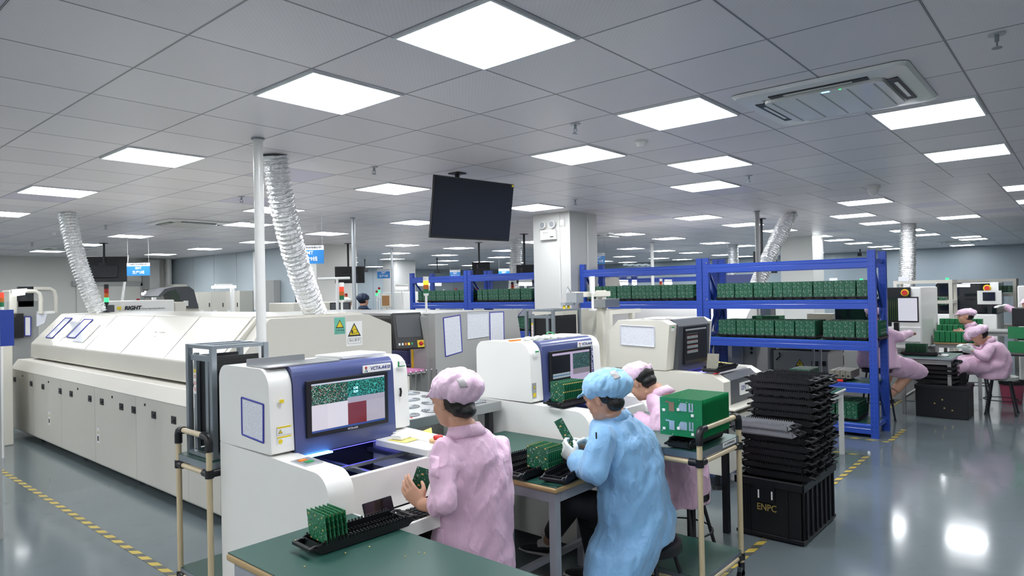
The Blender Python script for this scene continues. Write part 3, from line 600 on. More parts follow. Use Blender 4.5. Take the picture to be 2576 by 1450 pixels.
b = MB(); b.m('alu'); b.box(AX0+.02, AYF+.20, .886, AX0+.11, AYF+.32, .895); b.m('orange'); b.box(AX0+.04, AYF+.27, .895, AX0+.075, AYF+.295, .899); b.m('green_btn'); b.box(AX0+.045, AYF+.225, .895, AX0+.08, AYF+.25, .899); b.build('button_box', None, aoi1)
b = MB(); b.m('grey_panel')
for z in (.99, .925+.02):
    b.m('paper'); b.box(AX0+.03, AYF+.4405, z, AX0+.1, AYF+.4445, z+.038); b.m('yellow'); b.box(AX0+.03, AYF+.440, z+.03, AX0+.1, AYF+.4404, z+.038)
warn_tri(b, (AX0+.045, AYF+.440, 1.005), .011, (1, 0, 0), (0, 0, 1), (0, -1, 0)); b.m('yellow'); b.cyl((AX0+.045, AYF+.4395, .96), (AX0+.045, AYF+.4405, .96), .011, n=14); b.m('ink')
b.build('safety_label', None, aoi1)
b = MB(); b.m('yellow'); b.box(AX0+.045, AYF+.438, 1.135, AX0+.065, AYF+.4445, 1.15); b.build('sticker_scrap', None, aoi1)
b = MB(); b.m('paper'); b.box(AX0+W_ if False else AX0+.735, AYF+.4405, 1.235, AX0+.785, AYF+.4445, 1.262); b.m('green_btn'); b.box(AX0+.735, AYF+.4400, 1.235, AX0+.745, AYF+.4404, 1.262); b.box(AX0+.735, AYF+.4400, 1.232, AX0+.785, AYF+.4404, 1.237); b.build('green_sticker', None, aoi1)
b = MB(); b.tube([(AX0+.745, AYF+.436, 1.12), (AX0+.748, AYF+.434, 1.10), (AX0+.744, AYF+.436, 1.075)], .006, 6); b.build('cable_clip', 'black_plastic', aoi1)
# framed sheet on its left side
def framed_sheet(P, nrm, label, frame='frame_violet', sheet='print_yz', fr=.006, grp='framed sheets on the machines'):
    P = [V(p) for p in P]; nrm = V(nrm); c = sum(P, V((0, 0, 0)))/4; rr = root('document_sleeve', c, label, 'paper sheet', grp)
    b = MB(); b._add([p+nrm*.0008 for p in P]+[p+nrm*.002 for p in P], [(0, 1, 2, 3), (4, 5, 6, 7), (0, 1, 5, 4), (1, 2, 6, 5), (2, 3, 7, 6), (3, 0, 4, 7)]); b.build('sheet', sheet, rr)
    b = MB()
    for a in range(4): b.tube([P[a]+nrm*.002, P[(a+1) % 4]+nrm*.002], fr, 4)
    b.build('frame', frame, rr); return rr
framed_sheet([(AX0, AYF+.70, 1.145), (AX0, AYF+.50, 1.13), (AX0, AYF+.505, .955), (AX0, AYF+.70, .97)], (-1, 0, 0), 'violet-framed printed sheet on the side of the nearest inspection machine', fr=.005)
# keyboard drawer of the nearest machine
b = MB(); b.box(-.17, AYF-.27, .642, .42, AYF+.03, .655); b.box(-.17, AYF-.285, .642, .42, AYF-.27, .70); b.box(-.185, AYF-.285, .642, -.17, AYF+.03, .70); b.box(.42, AYF-.285, .642, .435, AYF+.03, .70); b.build('keyboard_drawer', 'white_paint', aoi1, .003)
kb = root('keyboard', (.13, AYF-.15, .657), 'black keyboard lying in the white pull-out drawer', 'keyboard')
b = MB(); b.box(-.10, AYF-.235, .657, .36, AYF-.07, .672); b.build('case', 'black_plastic', kb, .004)
b = MB()
for j in range(6):
    for i in range(18): b.box(-.09+i*.0245, AYF-.228+j*.026, .672, -.09+i*.0245+.0185, AYF-.228+j*.026+.019, .680)
b.build('keys', 'dark_metal', kb, .003)
ph = root('phone', (-.08, AYF-.03, .658), 'dark phone leaning upright behind the keyboard', 'phone')
b = MB(); M_ = Matrix.Translation((-.075, AYF-.035, .70)) @ Matrix.Rotation(-.35, 4, 'X'); b.cbox((0, 0, .0), (.155, .009, .08), M_); b.build('body', 'black_gloss', ph, .006, 3)
aoi2, mx2, ys2 = inspection_machine(1.47, .60, 'second white inspection machine with blue screen front, behind the blue-coated worker', 'screen_second')
b = MB(); b.m('paper'); b.box(1.51, 1.0405, 1.20, 1.548, 1.0445, 1.235); b.m('green_btn'); b.box(1.51, 1.0402, 1.225, 1.548, 1.0404, 1.235); b.build('green_sticker', None, aoi2)
b = MB()
for k in range(16): b.m(['white_text', 'sign_white', 'pink_plastic', 'red'][k % 4 if k > 8 else k % 2]); b.cbox((mx2+.245+random.uniform(-.003, .016), ys2-.0005, 1.215-k*.017), (.009, .002, .011))
b.build('housing_stickers', None, aoi2)
b = MB(); b.m('grey_panel'); b.box(1.475, 1.0405, .93, 1.515, 1.0445, 1.03); warn_tri(b, (1.495, 1.0402, 1.005), .014, (1, 0, 0), (0, 0, 1), (0, -1, 0)); b.m('yellow'); b.box(1.48, 1.0402, .94, 1.51, 1.0404, .965); b.build('safety_label', None, aoi2)
# things lying on the tops of the machines
def paper_stack(c, sx, sy, h, rot, label, m='paper', n=3, name='paper_stack'):
    rr = root(name, c, label, 'papers', None)
    for i in range(n):
        b = MB(); M_ = Matrix.Translation(V(c)+V((random.uniform(-.01, .01), random.uniform(-.01, .01), h*(i+.5)/n))) @ Matrix.Rotation(rot+random.uniform(-.08, .08), 4, 'Z'); b.cbox((0, 0, 0), (sx, sy, h/n*.96), M_); b.build('sheets', m, rr)
    return rr
paper_stack((.27, 1.30, 1.2915), .30, .21, .02, .1, 'stack of loose white papers on top of the nearest inspection machine')
rr = root('sheet_metal_plate', (-.08, 1.32, 1.292), 'bent bare steel plate on top of the nearest inspection machine', 'metal plate')
b = MB(); b.box(-.28, 1.16, 1.292, .1, 1.36, 1.297); b.build('plate', 'steel', rr); b = MB(); b.box(-.28, 1.36, 1.292, .03, 1.366, 1.325); b.build('upturned_edge', 'steel', rr)
b = MB(); M_ = Matrix.Translation((.445, AYF+.14, .8965)) @ Matrix.Rotation(.4, 4, 'Z')
yp = root('yellow_paper', (.40, AYF+.25, .883), 'creased yellow paper on the right arm of the nearest inspection machine', 'paper')
rp = b = MB(); b.box(.27, AYF+.03, .845, .51, AYF+.43, .878); b.build('side_table', 'white_paint', aoi1, .004)
b = MB(); b._add([(.29, AYF+.36, .8795), (.49, AYF+.36, .8795), (.50, AYF+.25, .882), (.30, AYF+.23, .8795), (.53, AYF+.29, .91), (.29, AYF+.36, .8805), (.49, AYF+.36, .8805), (.50, AYF+.25, .883), (.30, AYF+.23, .8805), (.53, AYF+.29, .912)], [(0, 1, 2, 3), (1, 4, 2), (5, 6, 7, 8), (6, 9, 7), (0, 1, 6, 5), (3, 0, 5, 8)]); b.build('sheet', 'yellow_paper', yp)
paper_stack((.36, AYF+.33, .884), .10, .06, .02, .3, 'small white pad of paper lying on the yellow sheet', n=2, name='paper_pad')
rr = root('emergency_stop', (.42, AYF+.12, .8785), 'red round stop button on a pale base beside the yellow paper', 'button')
b = MB(); b.cyl((.42, AYF+.12, .8785), (.42, AYF+.12, .892), .045, n=20); b.build('base', 'wood', rr); b = MB(); b.cyl((.42, AYF+.12, .892), (.42, AYF+.12, .908), .022, n=20); b.cyl((.42, AYF+.12, .900), (.42, AYF+.12, .910), .026, .022, n=20); b.build('button', 'red', rr)
rr = root('cotton_glove', (1.85, 1.45, 1.293), 'crumpled white cotton gloves with green cuff on the second inspection machine', 'gloves')
b = MB()
for k in range(9): b.sphere((1.62+k*.035, 1.20+.02*math.sin(k*2.1), 1.297+random.uniform(0, .01)), (.032, .026, .015), 10, 6)
b.tube([(1.66, 1.18, 1.30), (1.69, 1.15, 1.31), (1.72, 1.14, 1.30)], .011, 8); b.build('knit', 'glove', rr)
b = MB(); b.tube([V((1.90+.04*math.cos(t), 1.21+.02*math.sin(t), 1.312+.018*math.sin(t))) for t in [i*PI/6 for i in range(13)]], .0045, 6); b.build('green_cuff', 'green_btn', rr)
b = MB(); b.box(1.50, 1.235, 1.2915, 1.60, 1.26, 1.300); one(b, 'marker_pen', 'orange', 'orange pen lying left of the crumpled gloves', 'pen')
paper_stack((2.05, 1.22, 1.2915), .24, .17, .012, .15, 'loose white sheets on top of the second inspection machine')
# ---- third machine: angular, beige and dark grey
TX0, TX1, TYF = 3.22, 4.05, .52
r = root('inspection_machine', ((TX0+TX1)/2, TYF+.5, 0), 'angular beige inspection machine with dark grey screen front, right of the man in pink', 'inspection machine'); aoi3 = r
pr_ = [(TYF, .40), (TYF+1.05, .40), (TYF+1.05, .93), (TYF+.45, .93), (TYF+.10, .925), (TYF, .87)]
for x0, x1 in ((TX0, TX0+.13), (TX1-.13, TX1)): b = MB(); b.prism(pr_, 'x', x0, x1); b.build('side_arm', 'beige_paint', r, .006)
b = MB(); b.prism([(TYF+.01, .64), (TYF+.06, .64), (TYF+.12, .91), (TYF+.06, .915), (TYF+.01, .87)], 'x', TX0+.13, TX1-.13); b.build('front_panel', 'charcoal', r)
b = MB(); b.box(TX0, TYF+.01, .13, TX1, TYF+1.05, .40); b.box(TX0+.13, TYF+.0, .40, TX1-.13, TYF+.9, .62); b.build('cabinet', 'beige_paint', r, .006)
b = MB(); b.box(TX0+.13, TYF+.12, .62, TX1-.13, TYF+1.0, .80); b.build('machine_bed', 'dark_metal', r)
b = MB(); b.m('led_blue'); b.box(TX0+.2, TYF+.44, .86, TX1-.18, TYF+.46, .875); b.build('ring_light', None, r)
b = MB(); b.box(TX0-.05, TYF-.10, .58, TX1+.02, TYF+.02, .62); b.box(TX0-.05, TYF-.11, .66, TX1+.02, TYF+.01, .675); b.build('front_ledge', 'beige_paint', r, .003)
hp = [(TYF+.50, .935), (TYF+1.05, .935), (TYF+1.05, 1.26), (TYF+.96, 1.35), (TYF+.53, 1.355), (TYF+.46, 1.32)]
for x0, x1 in ((TX0, TX0+.13), (TX1-.09, TX1)): b = MB(); b.prism(hp, 'x', x0, x1); b.build('head_cheek', 'beige_paint', r, .004)
b = MB(); b.box(TX0+.13, TYF+.55, .93, TX1-.09, TYF+1.04, 1.345); b.build('head_cover', 'beige_paint', r)
b = MB(); b.prism([(TYF+.46, .90), (TYF+.56, .90), (TYF+.56, 1.357), (TYF+.50, 1.357), (TYF+.44, 1.30)], 'x', TX0+.132, TX1-.092); b.build('screen_housing', 'charcoal', r, .004)
mx3 = (TX0+TX1)/2+.02; b = MB(); b.box(mx3-.22, TYF+.432, .97, mx3+.22, TYF+.452, 1.29); mo = b.build('monitor_bezel', 'black_plastic', r)
b = MB(); b.box(mx3-.20, TYF+.430, 1.0, mx3+.20, TYF+.4325, 1.27); so = b.build('monitor_screen', 'screen_third', mo); dx = mx3-(TX0+TX1)/2; so.data.transform(Matrix.Translation((-dx, 0, 0))); so.location = (dx, 0, 0)
b = MB(); b.m('white_metal'); b.box(3.55, TYF-.001, .73, 3.80, TYF+.009, .83); pl = b.build('name_plate', None, r)
text('iDEN', 'lettering', 'ink_blue', pl, (3.61, TYF-.0015, .785), .055, (1, 0, 0), (0, 0, 1), .0004, bold=.0004, sx=.75); text('DO180X', 'lettering', 'grey_panel', pl, (3.725, TYF-.0015, .782), .052, (1, 0, 0), (0, 0, 1), .0004, sx=.75)
for x in (TX0+.08, TX1-.08):
    for y in (TYF+.1, TYF+.95): b = MB(); b.cyl((x, y, .03), (x, y, .13), .02); b.cyl((x, y, 0), (x, y, .03), .045, .035, n=16); b.build('levelling_foot', 'dark_metal', r)
framed_sheet([(TX0, TYF+.93, 1.31), (TX0, TYF+.60, 1.30), (TX0, TYF+.60, 1.13), (TX0, TYF+.93, 1.14)], (-1, 0, 0), 'printed sheet in pale plastic sleeve on the angular beige inspection machine', 'plastic_sleeve', fr=.007)
b = MB(); b.m('paper'); b.box(TX0+.04, TYF+.462, 1.265, TX0+.09, TYF+.466, 1.30); b.m('green_btn'); b.box(TX0+.04, TYF+.4612, 1.29, TX0+.09, TYF+.4618, 1.30); b.build('green_sticker', None, r)
paper_stack((TX0+.28, TYF+.70, 1.3575), .26, .19, .01, .2, 'loose white papers on top of the angular beige machine')
rr = root('stop_button', (TX1-.06, TYF+.40, .931), 'red stop button on the right arm of the angular beige machine', 'button')
b = MB(); b.cyl((TX1-.06, TYF+.40, .931), (TX1-.06, TYF+.40, .95), .018); b.build('base', 'orange', rr); b = MB(); b.cyl((TX1-.06, TYF+.40, .95), (TX1-.06, TYF+.40, .965), .024); b.build('button', 'red', rr)
rr = root('folded_paper', (TX1-.2, TYF+.43, .931), 'creased cream paper on the right arm of the angular machine', 'paper')
b = MB(); b._add([(TX1-.13, TYF+.5, .933), (TX1-.0, TYF+.5, .945), (TX1-.02, TYF+.25, .935), (TX1-.14, TYF+.3, .95), (TX1-.13, TYF+.5, .932), (TX1-.0, TYF+.5, .944), (TX1-.02, TYF+.25, .934), (TX1-.14, TYF+.3, .949)], [(0, 1, 2), (0, 2, 3), (4, 5, 6), (4, 6, 7)]); b.build('sheet', 'yellow_paper', rr)
rr = root('paper_tag', (TX1-.2, TYF-.01, .85), 'crumpled white paper tags hanging on the angular machine front', 'paper tags')
b = MB()
for k, (dx, a) in enumerate(((0, .5), (.05, -.2), (.09, .15))):
    M_ = Matrix.Translation((TX1-.27+dx, TYF-.008-k*.004, .855)) @ Matrix.Rotation(a, 4, 'Y'); b.cbox((0, 0, -.05), (.045, .002, .12), M_)
b.build('tag', 'paper', rr)
# ================================================================ circuit boards and trays
BOARDS = []      # (score, centre, size along x, y, z, material, label, group, rotz, tilt)
def add_board(score, c, d, m, label, group, rot=None): BOARDS.append((score, V(c), d, m, label, group, rot))
_bm = {}
def board_mesh(d, m):
    k = (tuple(round(x, 4) for x in d), m)
    if k not in _bm:
        b = MB(); b.m(m); b.cbox((0, 0, 0), d); th = d.index(min(d))
        b.m('pcb_edge'); e = .0006
        me = bpy.data.meshes.new('circuit_board'); me.from_pydata([tuple(p) for p in b.v], [], b.f)
        me.materials.append(MATS[m]); me.materials.append(MATS['pcb_edge'])
        for i, p in enumerate(me.polygons): p.material_index = 0 if abs(p.normal[th]) > .9 else 1
        bm = bmesh.new(); bm.from_mesh(me); bmesh.ops.recalc_face_normals(bm, faces=bm.faces); bm.to_mesh(me); bm.free()
        for i, p in enumerate(me.polygons): p.material_index = 0 if abs(p.normal[th]) > .9 else 1
        _bm[k] = me
    return _bm[k]
TL, TW, TH = .46, .125, .048
def tray_proto():
    r = root('circulation_tray', (0, 0, 0), '', 'tray', 'black circuit board trays')
    b = MB(); b.box(-TW/2, -TL/2+.05, .004, TW/2, TL/2-.05, .010)
    prof = [(-TL/2+.045, .003), (TL/2-.045, .003), (TL/2-.015, .022), (TL/2-.045, TH-.006), (-TL/2+.045, TH-.006), (-TL/2+.015, .022)]
    for x in (-TW/2, TW/2-.006): b.prism(prof, 'x', x, x+.006)
    for x in (-.022, .018): b.box(x, -TL/2+.05, .010, x+.004, TL/2-.05, .026)
    n = 25
    for i in range(n):
        y = -TL/2+.055+(TL-.11)*i/(n-1)
        for x in (-TW/2-.003, TW/2-.003): b.box(x-.0005, y-.0022, TH-.016, x+.0065, y+.0022, TH+.001)
        for x in (-.024, .016): b.box(x, y-.002, .010, x+.008, y+.002, .032)
    b.build('slotted_frame', 'black_tray', r)
    for s in (-1, 1):
        b = MB(); y0 = s*(TL/2-.045); y1 = s*(TL/2+.005)
        for x in (-TW/2+.004, TW/2-.014): b.tube([(x+.005, y0, .03), (x+.005, s*(TL/2-.02), .034), (x+.005, y1, .028)], .006, 5)
        b.box(-TW/2, min(y1, y1-s*.014), .022, TW/2, max(y1, y1-s*.014), .032); b.box(-TW/2, min(y0, y0+s*.006), .004, TW/2, max(y0, y0+s*.006), .034)
        b.build('handle', 'black_tray', r)
    return r
TLAST = [None]
TRAY = tray_proto(); _tu = [0]
def tray(c, rot, label, group='black circuit board trays'):
    t = TRAY if _tu[0] == 0 else copy_tree(TRAY); _tu[0] = 1
    t.location = c; t.rotation_euler = (0, 0, rot); t['label'] = label; t['group'] = group; TLAST[0] = t; return t
# ================================================================ blue storage racks
def rack(x0, x1, ys, levels, H, label, top_back=True):
    r = root('storage_rack', ((x0+x1)/2, (ys[0]+ys[-1])/2, 0), label, 'storage rack', 'blue steel storage racks')
    pw = .075
    posts = []
    for i, y in enumerate(ys):
        if i in (0, len(ys)-1): posts.append(y if i == 0 else y-pw)
        else: posts += [y-pw-.005, y+.005]
    for y in posts:
        for x in (x0, x1-.06):
            b = MB(); b.m('rack_blue'); b.box(x, y, .0, x+.06, y+pw, H); b.m('rack_blue_dark')
            for k in range(int(H/.05)):
                z = .06+k*.05
                for yy in (y+.017, y+.052): b.box(x-.0006, yy, z, x-.0001, yy+.008, z+.016)
            b.build('upright', None, r)
        b = MB(); ym = y+pw/2; zs = [.15, .75, 1.35, 1.9]
        for a, q in zip(zs, zs[1:]):
            k = zs.index(a) % 2; xa, xb = (x0+.03, x1-.03) if k else (x1-.03, x0+.03)
            b.tube([(xa, ym, a), (xb, ym, q)], .017, 4)
        for z in (.12, 1.05, 1.88): b.box(x0+.03, ym-.015, z-.02, x1-.03, ym+.015, z+.02)
        b.build('side_brace', 'rack_blue', r)
    for i in range(len(ys)-1):
        ya = ys[i]+(pw if i == 0 else pw+.005); yb = ys[i+1]-(pw if i == len(ys)-2 else pw+.005)
        for j, z in enumerate(levels):
            for x in (x0-.004, x1-.046):
                b = MB(); b.prism([(x, z-.10), (x+.05, z-.10), (x+.05, z), (x+.012, z), (x, z-.012), (x, z-.04), (x+.003, z-.045), (x, z-.05)], 'y', ya, yb); b.build('beam', 'rack_blue', r)
            if j < len(levels)-1:
                b = MB(); b.box(x0+.05, ya-.02, z-.012, x1-.05, yb+.02, z+.002); b.build('shelf_board', 'mat_green', r)
            b = MB(); b.m('gold'); b.cyl((x0-.006, yb+.02, z+.02), (x0-.001, yb+.02, z+.02), .006, n=8); b.build('lock_pin', None, r)
    return r
LV = [.14, .57, 1.02, 1.465, 1.91]
rack(5.96, 6.50, [.03, 1.96, 3.80], LV, 1.99, 'long blue steel storage rack with two bays full of green circuit boards')
rack(5.96, 6.50, [4.56, 6.04, 7.47], LV, 1.99, 'blue storage rack visible left of the white middle column')
rack(13.0, 13.6, [5.2, 7.4, 9.6], [.14, .8, 1.4, 1.9], 1.98, 'distant blue rack seen through the left bay of the front rack')
W_ = .105
def shelf_row(y, z, n, lev, k, bay, h=.175, nb=20, w=W_, score=1.0, m='pcb_rack', dep=.44):
    tray((6.24, y, z+.003), PI/2, 'black tray of %s board row, %s, %s' % (ORDN[k] if k < 25 else 'last', lev, bay), 'trays on the blue racks')
    grp = 'circuit boards on the blue racks'
    for i in range(nb):
        x = 6.24-dep/2+.012+(dep-.024)*i/(nb-1)
        where = 'front' if i == 0 else 'standing behind the front board'
        lab = 'green board, %s of %s row, %s, %s' % ('front' if i == 0 else ORDN[i]+' back', ORDN[k] if k < 25 else 'last', lev, bay)
        add_board(score*(1 if i == 0 else .12-.002*i), (x, y+random.uniform(-.0015, .0015), z+.03+h/2+random.uniform(0, .003)), (.0022, w, h), m, lab, grp)
def shelf_rows(y_start, widths_pattern, z, lev, bay, **kw):
    # counted from the left in the photo = from the far (+y) end
    y = y_start; k = 0
    for g in widths_pattern:
        for q in range(g): shelf_row(y-W_/2, z, 0, lev, k, bay, **kw); y -= W_+.003; k += 1
        y -= .012
shelf_rows(3.70, [1, 1, 2, 2, 4, 2, 2], 1.467, 'top shelf', 'left bay of long rack', nb=12)
shelf_rows(1.80, [2, 2, 2, 4, 4, 1], 1.467, 'top shelf', 'right bay of long rack', nb=12)
shelf_rows(1.79, [2, 2, 2, 2, 2], 1.022, 'middle shelf left part', 'right bay of long rack', nb=22, score=1.1)
shelf_rows(.58, [3, 2], 1.022, 'middle shelf right end', 'right bay of long rack', nb=22, score=1.1)
shelf_rows(.80, [3, 2], .142, 'lowest shelf', 'right bay of long rack', nb=18)
shelf_rows(7.33, [1, 1, 2, 2, 2, 1, 1, 1], 1.467, 'top shelf', 'left bay of rack behind column', nb=10, score=.6)
shelf_rows(5.88, [1, 1, 2, 2, 2, 2], 1.467, 'top shelf', 'right bay of rack behind column', nb=10, score=.6)
shelf_rows(5.30, [2, 2, 2], 1.022, 'middle shelf', 'rack behind column', nb=10, score=.6)
# shorter modules on the fourth shelf of the rack
def small_modules(y0, z, n, m, label, h=.075, tagm=None):
    tray((6.20, y0-.10, z+.003), PI/2, 'black tray carrying '+label, 'trays on the blue racks')
    for i in range(n):
        b = MB(); b.m(m); b.box(6.02, y0-.055*(i+1)+.004, z+.035, 6.38, y0-.055*i, z+.035+h); b.m('ink'); b.box(6.019, y0-.055*(i+1)+.018, z+.05, 6.0199, y0-.055*i-.014, z+.07)
        for k in range(12): b.box(6.03+k*.029, y0-.055*(i+1)+.004, z+.0352+h, 6.036+k*.029, y0-.055*i, z+.0354+h)
        one(b, 'board_module', None, '%s, %s row from the left' % (label, ORDN[i]), 'circuit board', 'module rows on the blue rack')
small_modules(.95, .572, 4, 'pcb_x', 'small green modules on the fourth shelf', .07)
small_modules(.52, .572, 4, 'module_steel', 'small metal modules beside the red tag', .08)
b = MB(); b.box(5.93, .36, .582, 5.94, .42, .605); one(b, 'red_tag', 'red', 'red tag in front of the small metal modules', 'tag')
# ================================================================ pipe carts
def cart(x0, y0, x1, y1, zt, label, handle_x, zlow=.20, hz=.13):
    r = root('pipe_cart', ((x0+x1)/2, (y0+y1)/2, 0), label, 'cart', 'cream pipe carts'); R_ = .0145
    for x in (x0, x1):
        for y in (y0, y1):
            top = zt+hz if abs(x-handle_x) < .01 else zt-.02
            if hz and handle_x is None: top = zt+hz
            b = MB(); b.cyl((x, y, .09), (x, y, top-.03), R_, n=14); b.build('post', 'pipe_cream', r)
            b = MB(); b.cyl((x, y, zt-.075), (x, y, zt-.035), .021, n=14); b.build('pipe_joint', 'black_plastic', r); b = MB(); b.cyl((x, y, zlow-.055), (x, y, zlow-.02), .021, n=14); b.build('pipe_joint', 'black_plastic', r)
            b = MB(); b.m('dark_metal'); b.cyl((x, y, .06), (x, y, .10), .018); b.m('galv'); b.box(x-.012, y-.02, .03, x+.012, y+.03, .075); b.m('black_plastic'); b.cyl((x-.012, y+.012, .03), (x+.012, y+.012, .03), .03, n=18); b.build('caster', None, r)
    for z in (zt-.055, zlow-.038):
        for y in (y0, y1): b = MB(); b.m('pipe_cream'); b.cyl((x0+.05, y, z), (x1-.05, y, z), R_-.001); b.m('black_plastic'); b.cyl((x0, y, z), (x0+.055, y, z), .019); b.cyl((x1-.055, y, z), (x1, y, z), .019); b.build('cross_pipe', None, r)
        for x in (x0, x1): b = MB(); b.m('pipe_cream'); b.cyl((x, y0+.05, z), (x, y1-.05, z), R_-.001); b.m('black_plastic'); b.cyl((x, y0, z), (x, y0+.055, z), .019); b.cyl((x, y1-.055, z), (x, y1, z), .019); b.build('cross_pipe', None, r)
    for z in (zt, zlow):
        b = MB(); b.m('mat_green'); b.box(x0-.004, y0-.004, z-.002, x1+.004, y1+.004, z); b.m('galv'); b.box(x0-.006, y0-.006, z-.035, x1+.006, y1+.006, z-.002); b.build('shelf', None, r)
    # hand rail with black elbows
    hx = handle_x; zz = zt+hz
    b = MB(); b.m('pipe_cream'); b.cyl((hx, y0+.05, zz), (hx, y1-.05, zz), R_); b.m('black_plastic')
    for y, s in ((y0, 1), (y1, -1)): b.tube([(hx, y, zz-.075), (hx, y, zz-.03), (hx, y+s*.01, zz-.008), (hx, y+s*.03, zz), (hx, y+s*.065, zz)], .0195, 12)
    b.build('hand_rail', None, r)
    return r
BY = -.082
# right cart: the rail runs along x at its near side
def cart_x(x0, y0, x1, y1, zt, label, hy, zlow=.2, hz=.13):
    r = cart(x0, y0, x1, y1, zt, label, x1, zlow, hz)
    return r
c1 = cart(-.34, 1.64, .02, 1.99, .80, 'cream pipe cart with green shelves left of the nearest inspection machine', -.34)
# cart turned so that its hand rail faces the camera
def turned_cart():
    r = cart(-.28, -.245, .28, .245, .80, 'cream pipe cart with green shelves carrying the large green boards', -.28, .17, .11)
    return r
cx_, cy_ = 1.515, .085
c2 = turned_cart()
c2.rotation_euler = (0, 0, PI/2); c2.location = (cx_, cy_, 0)
# the rail side (local -x) turns to face -y after the quarter turn
b = MB(); b.m('paper'); b.box(1.53, -.2035, .773, 1.70, -.2022, .797); nt_ = b.build('shelf_label', None, None); M_ = (Matrix.Translation(c2.location) @ Matrix.Rotation(PI/2, 4, 'Z')).inverted(); nt_.data.transform(M_); nt_.parent = c2; ORG[nt_.name] = V((0, 0, 0))
t_ = text('SMT-首件检验组品质', 'label_lettering', 'ink', None, (1.615, -.2042, .785), .015, (1, 0, 0), (0, 0, 1), .0002); t_.data.transform(M_); t_.parent = c2
# big green boards on it
for i in range(24):
    x = 1.30+i*.0142
    add_board(150-i, (x, BY, .958), (.0022, .235, .195), 'pcb_big', 'large green board with silver pads, front of the block on right cart' if i == 0 else 'large green circuit board, %s from front in the block on right cart' % ORDN[i], 'large boards on the right cart')
    for q, zz in enumerate((.985, .885)):
        pass
tray((1.47, BY, .802), PI/2, 'black tray under the block of large green boards')
b = MB(); xf = 1.2985
def pad(m, y0, z0, y1, z1, t=.0012): b.m(m); b.box(xf-t, BY+min(y0, y1), .955+min(z0, z1), xf, BY+max(y0, y1), .955+max(z0, z1))
for k, zo in enumerate((.048, -.048)):
    pm = 'copper_pad' if k == 0 else 'solder'
    pad(pm, .065, zo-.018, .035, zo+.03); pad(pm, .065, zo+.025, .085, zo+.033)
    b.m('solder'); b.prism(rnd([(BY-.0, .955+zo-.012), (BY-.035, .955+zo-.012), (BY-.035, .955+zo+.03), (BY-.0, .955+zo+.03), (BY+.012, .955+zo+.01)], .005, 3), 'x', xf-.0012, xf)
    pad('solder', -.045, zo-.012, -.055, zo+.032); pad('solder', -.055, zo-.012, -.062, zo-.004); pad('solder', -.062, zo-.012, -.070, zo+.032)
    pad('paper', .018, zo-.012, .004, zo+.002, .006); pad('paper', -.060, zo-.035, -.074, zo-.022, .006); pad('paper', .100, zo-.02, .085, zo-.008, .006)
for k in range(40): yy = random.uniform(-.11, .11); zz = random.uniform(-.09, .09); pad(random.choice(['pcb_dark', 'white_text', 'pcb_dark']), yy, zz, yy+random.choice([.002, .003, .006]), zz+.0022, .0006)
ARTWORK = b.build('solder_pads', None, None)
BIG_PADS = True
# ---- magazine stands
def magazine(x0, y0, x1, y1, z0, z1, label):
    r = root('board_magazine', ((x0+x1)/2, (y0+y1)/2, z0), label, 'magazine rack', 'aluminium board magazines'); s = .028
    for x in (x0, x1-s):
        for y in (y0, y1-s): b = MB(); b.box(x, y, z0, x+s, y+s, z1); b.build('corner_post', 'galv', r, .002)
    for z in (z0, z1-.02):
        b = MB()
        b.box(x0+s, y0+.002, z, x1-s, y0+s-.002, z+.019); b.box(x0+s, y1-s+.002, z, x1-s, y1-.002, z+.019); b.box(x0+.002, y0+s, z, x0+s-.002, y1-s, z+.019); b.box(x1-s+.002, y0+s, z, x1-.002, y1-s, z+.019); b.box(x0+s, (y0+y1)/2-.012, z, x1-s, (y0+y1)/2+.012, z+.02)
        b.build('end_frame', 'galv', r, .001)
    for y in (y0+.035, y1-.045):
        b = MB(); b.m('black_plastic'); b.box(x0+.04, y, z0+.03, x1-.04, y+.012, z1-.06); b.m('black_tray')
        for k in range(int((z1-z0-.12)/.012)): zz = z0+.05+k*.012; b.box(x0+.04, y-.004, zz, x1-.04, y+.016, zz+.004)
        b.build('slotted_wall', None, r)
    for y in (y0+.07, y1-.10): b = MB(); b.box(x0+.012, y, z0+.03, x0+.030, y+.03, z1-.045); b.build('gate_bar', 'galv', r, .001)
    b = MB(); b.box(x0+.010, y0+.04, z1-.085, x0+.028, y1-.04, z1-.055); b.build('top_clamp', 'galv', r, .001)
    b = MB(); b.box(x0+.035, y0+.10, z0+.05, x0+.045, y1-.10, z1-.09); b.build('dark_backing', 'black_plastic', r)
    b = MB(); b.m('paper'); b.box(x0+.0105, y1-.098, z1-.26, x0+.0118, y1-.074, z1-.13); b.m('yellow'); b.box(x0+.0102, y1-.098, z1-.15, x0+.0104, y1-.074, z1-.13); b.m('red')
    for k in range(3): zc = z1-.17-k*.033; b.tube([V((x0+.0098, y1-.086+.009*math.cos(a), zc+.009*math.sin(a))) for a in [i*PI/5 for i in range(11)]], .0012, 4)
    b.build('warning_strip', None, r); return r
magazine(-.31, 1.66, .0, 1.96, .802, 1.38, 'grey metal board magazine standing on the left cream cart')
magazine(3.10, 2.10, 3.55, 2.45, .82, 1.45, 'grey metal board magazine in front of the white middle column')
b = MB(); b.box(3.06, 2.05, 0, 3.59, 2.7, .818); one(b, 'loader_cabinet', 'beige_paint', 'beige loader cabinet carrying the grey magazine before the column', 'cabinet', bevel=.006)
b = MB(); b.m('beige_paint')
for x in (3.75, 4.18): b.box(x, 1.9, .832, x+.05, 1.95, 1.38)
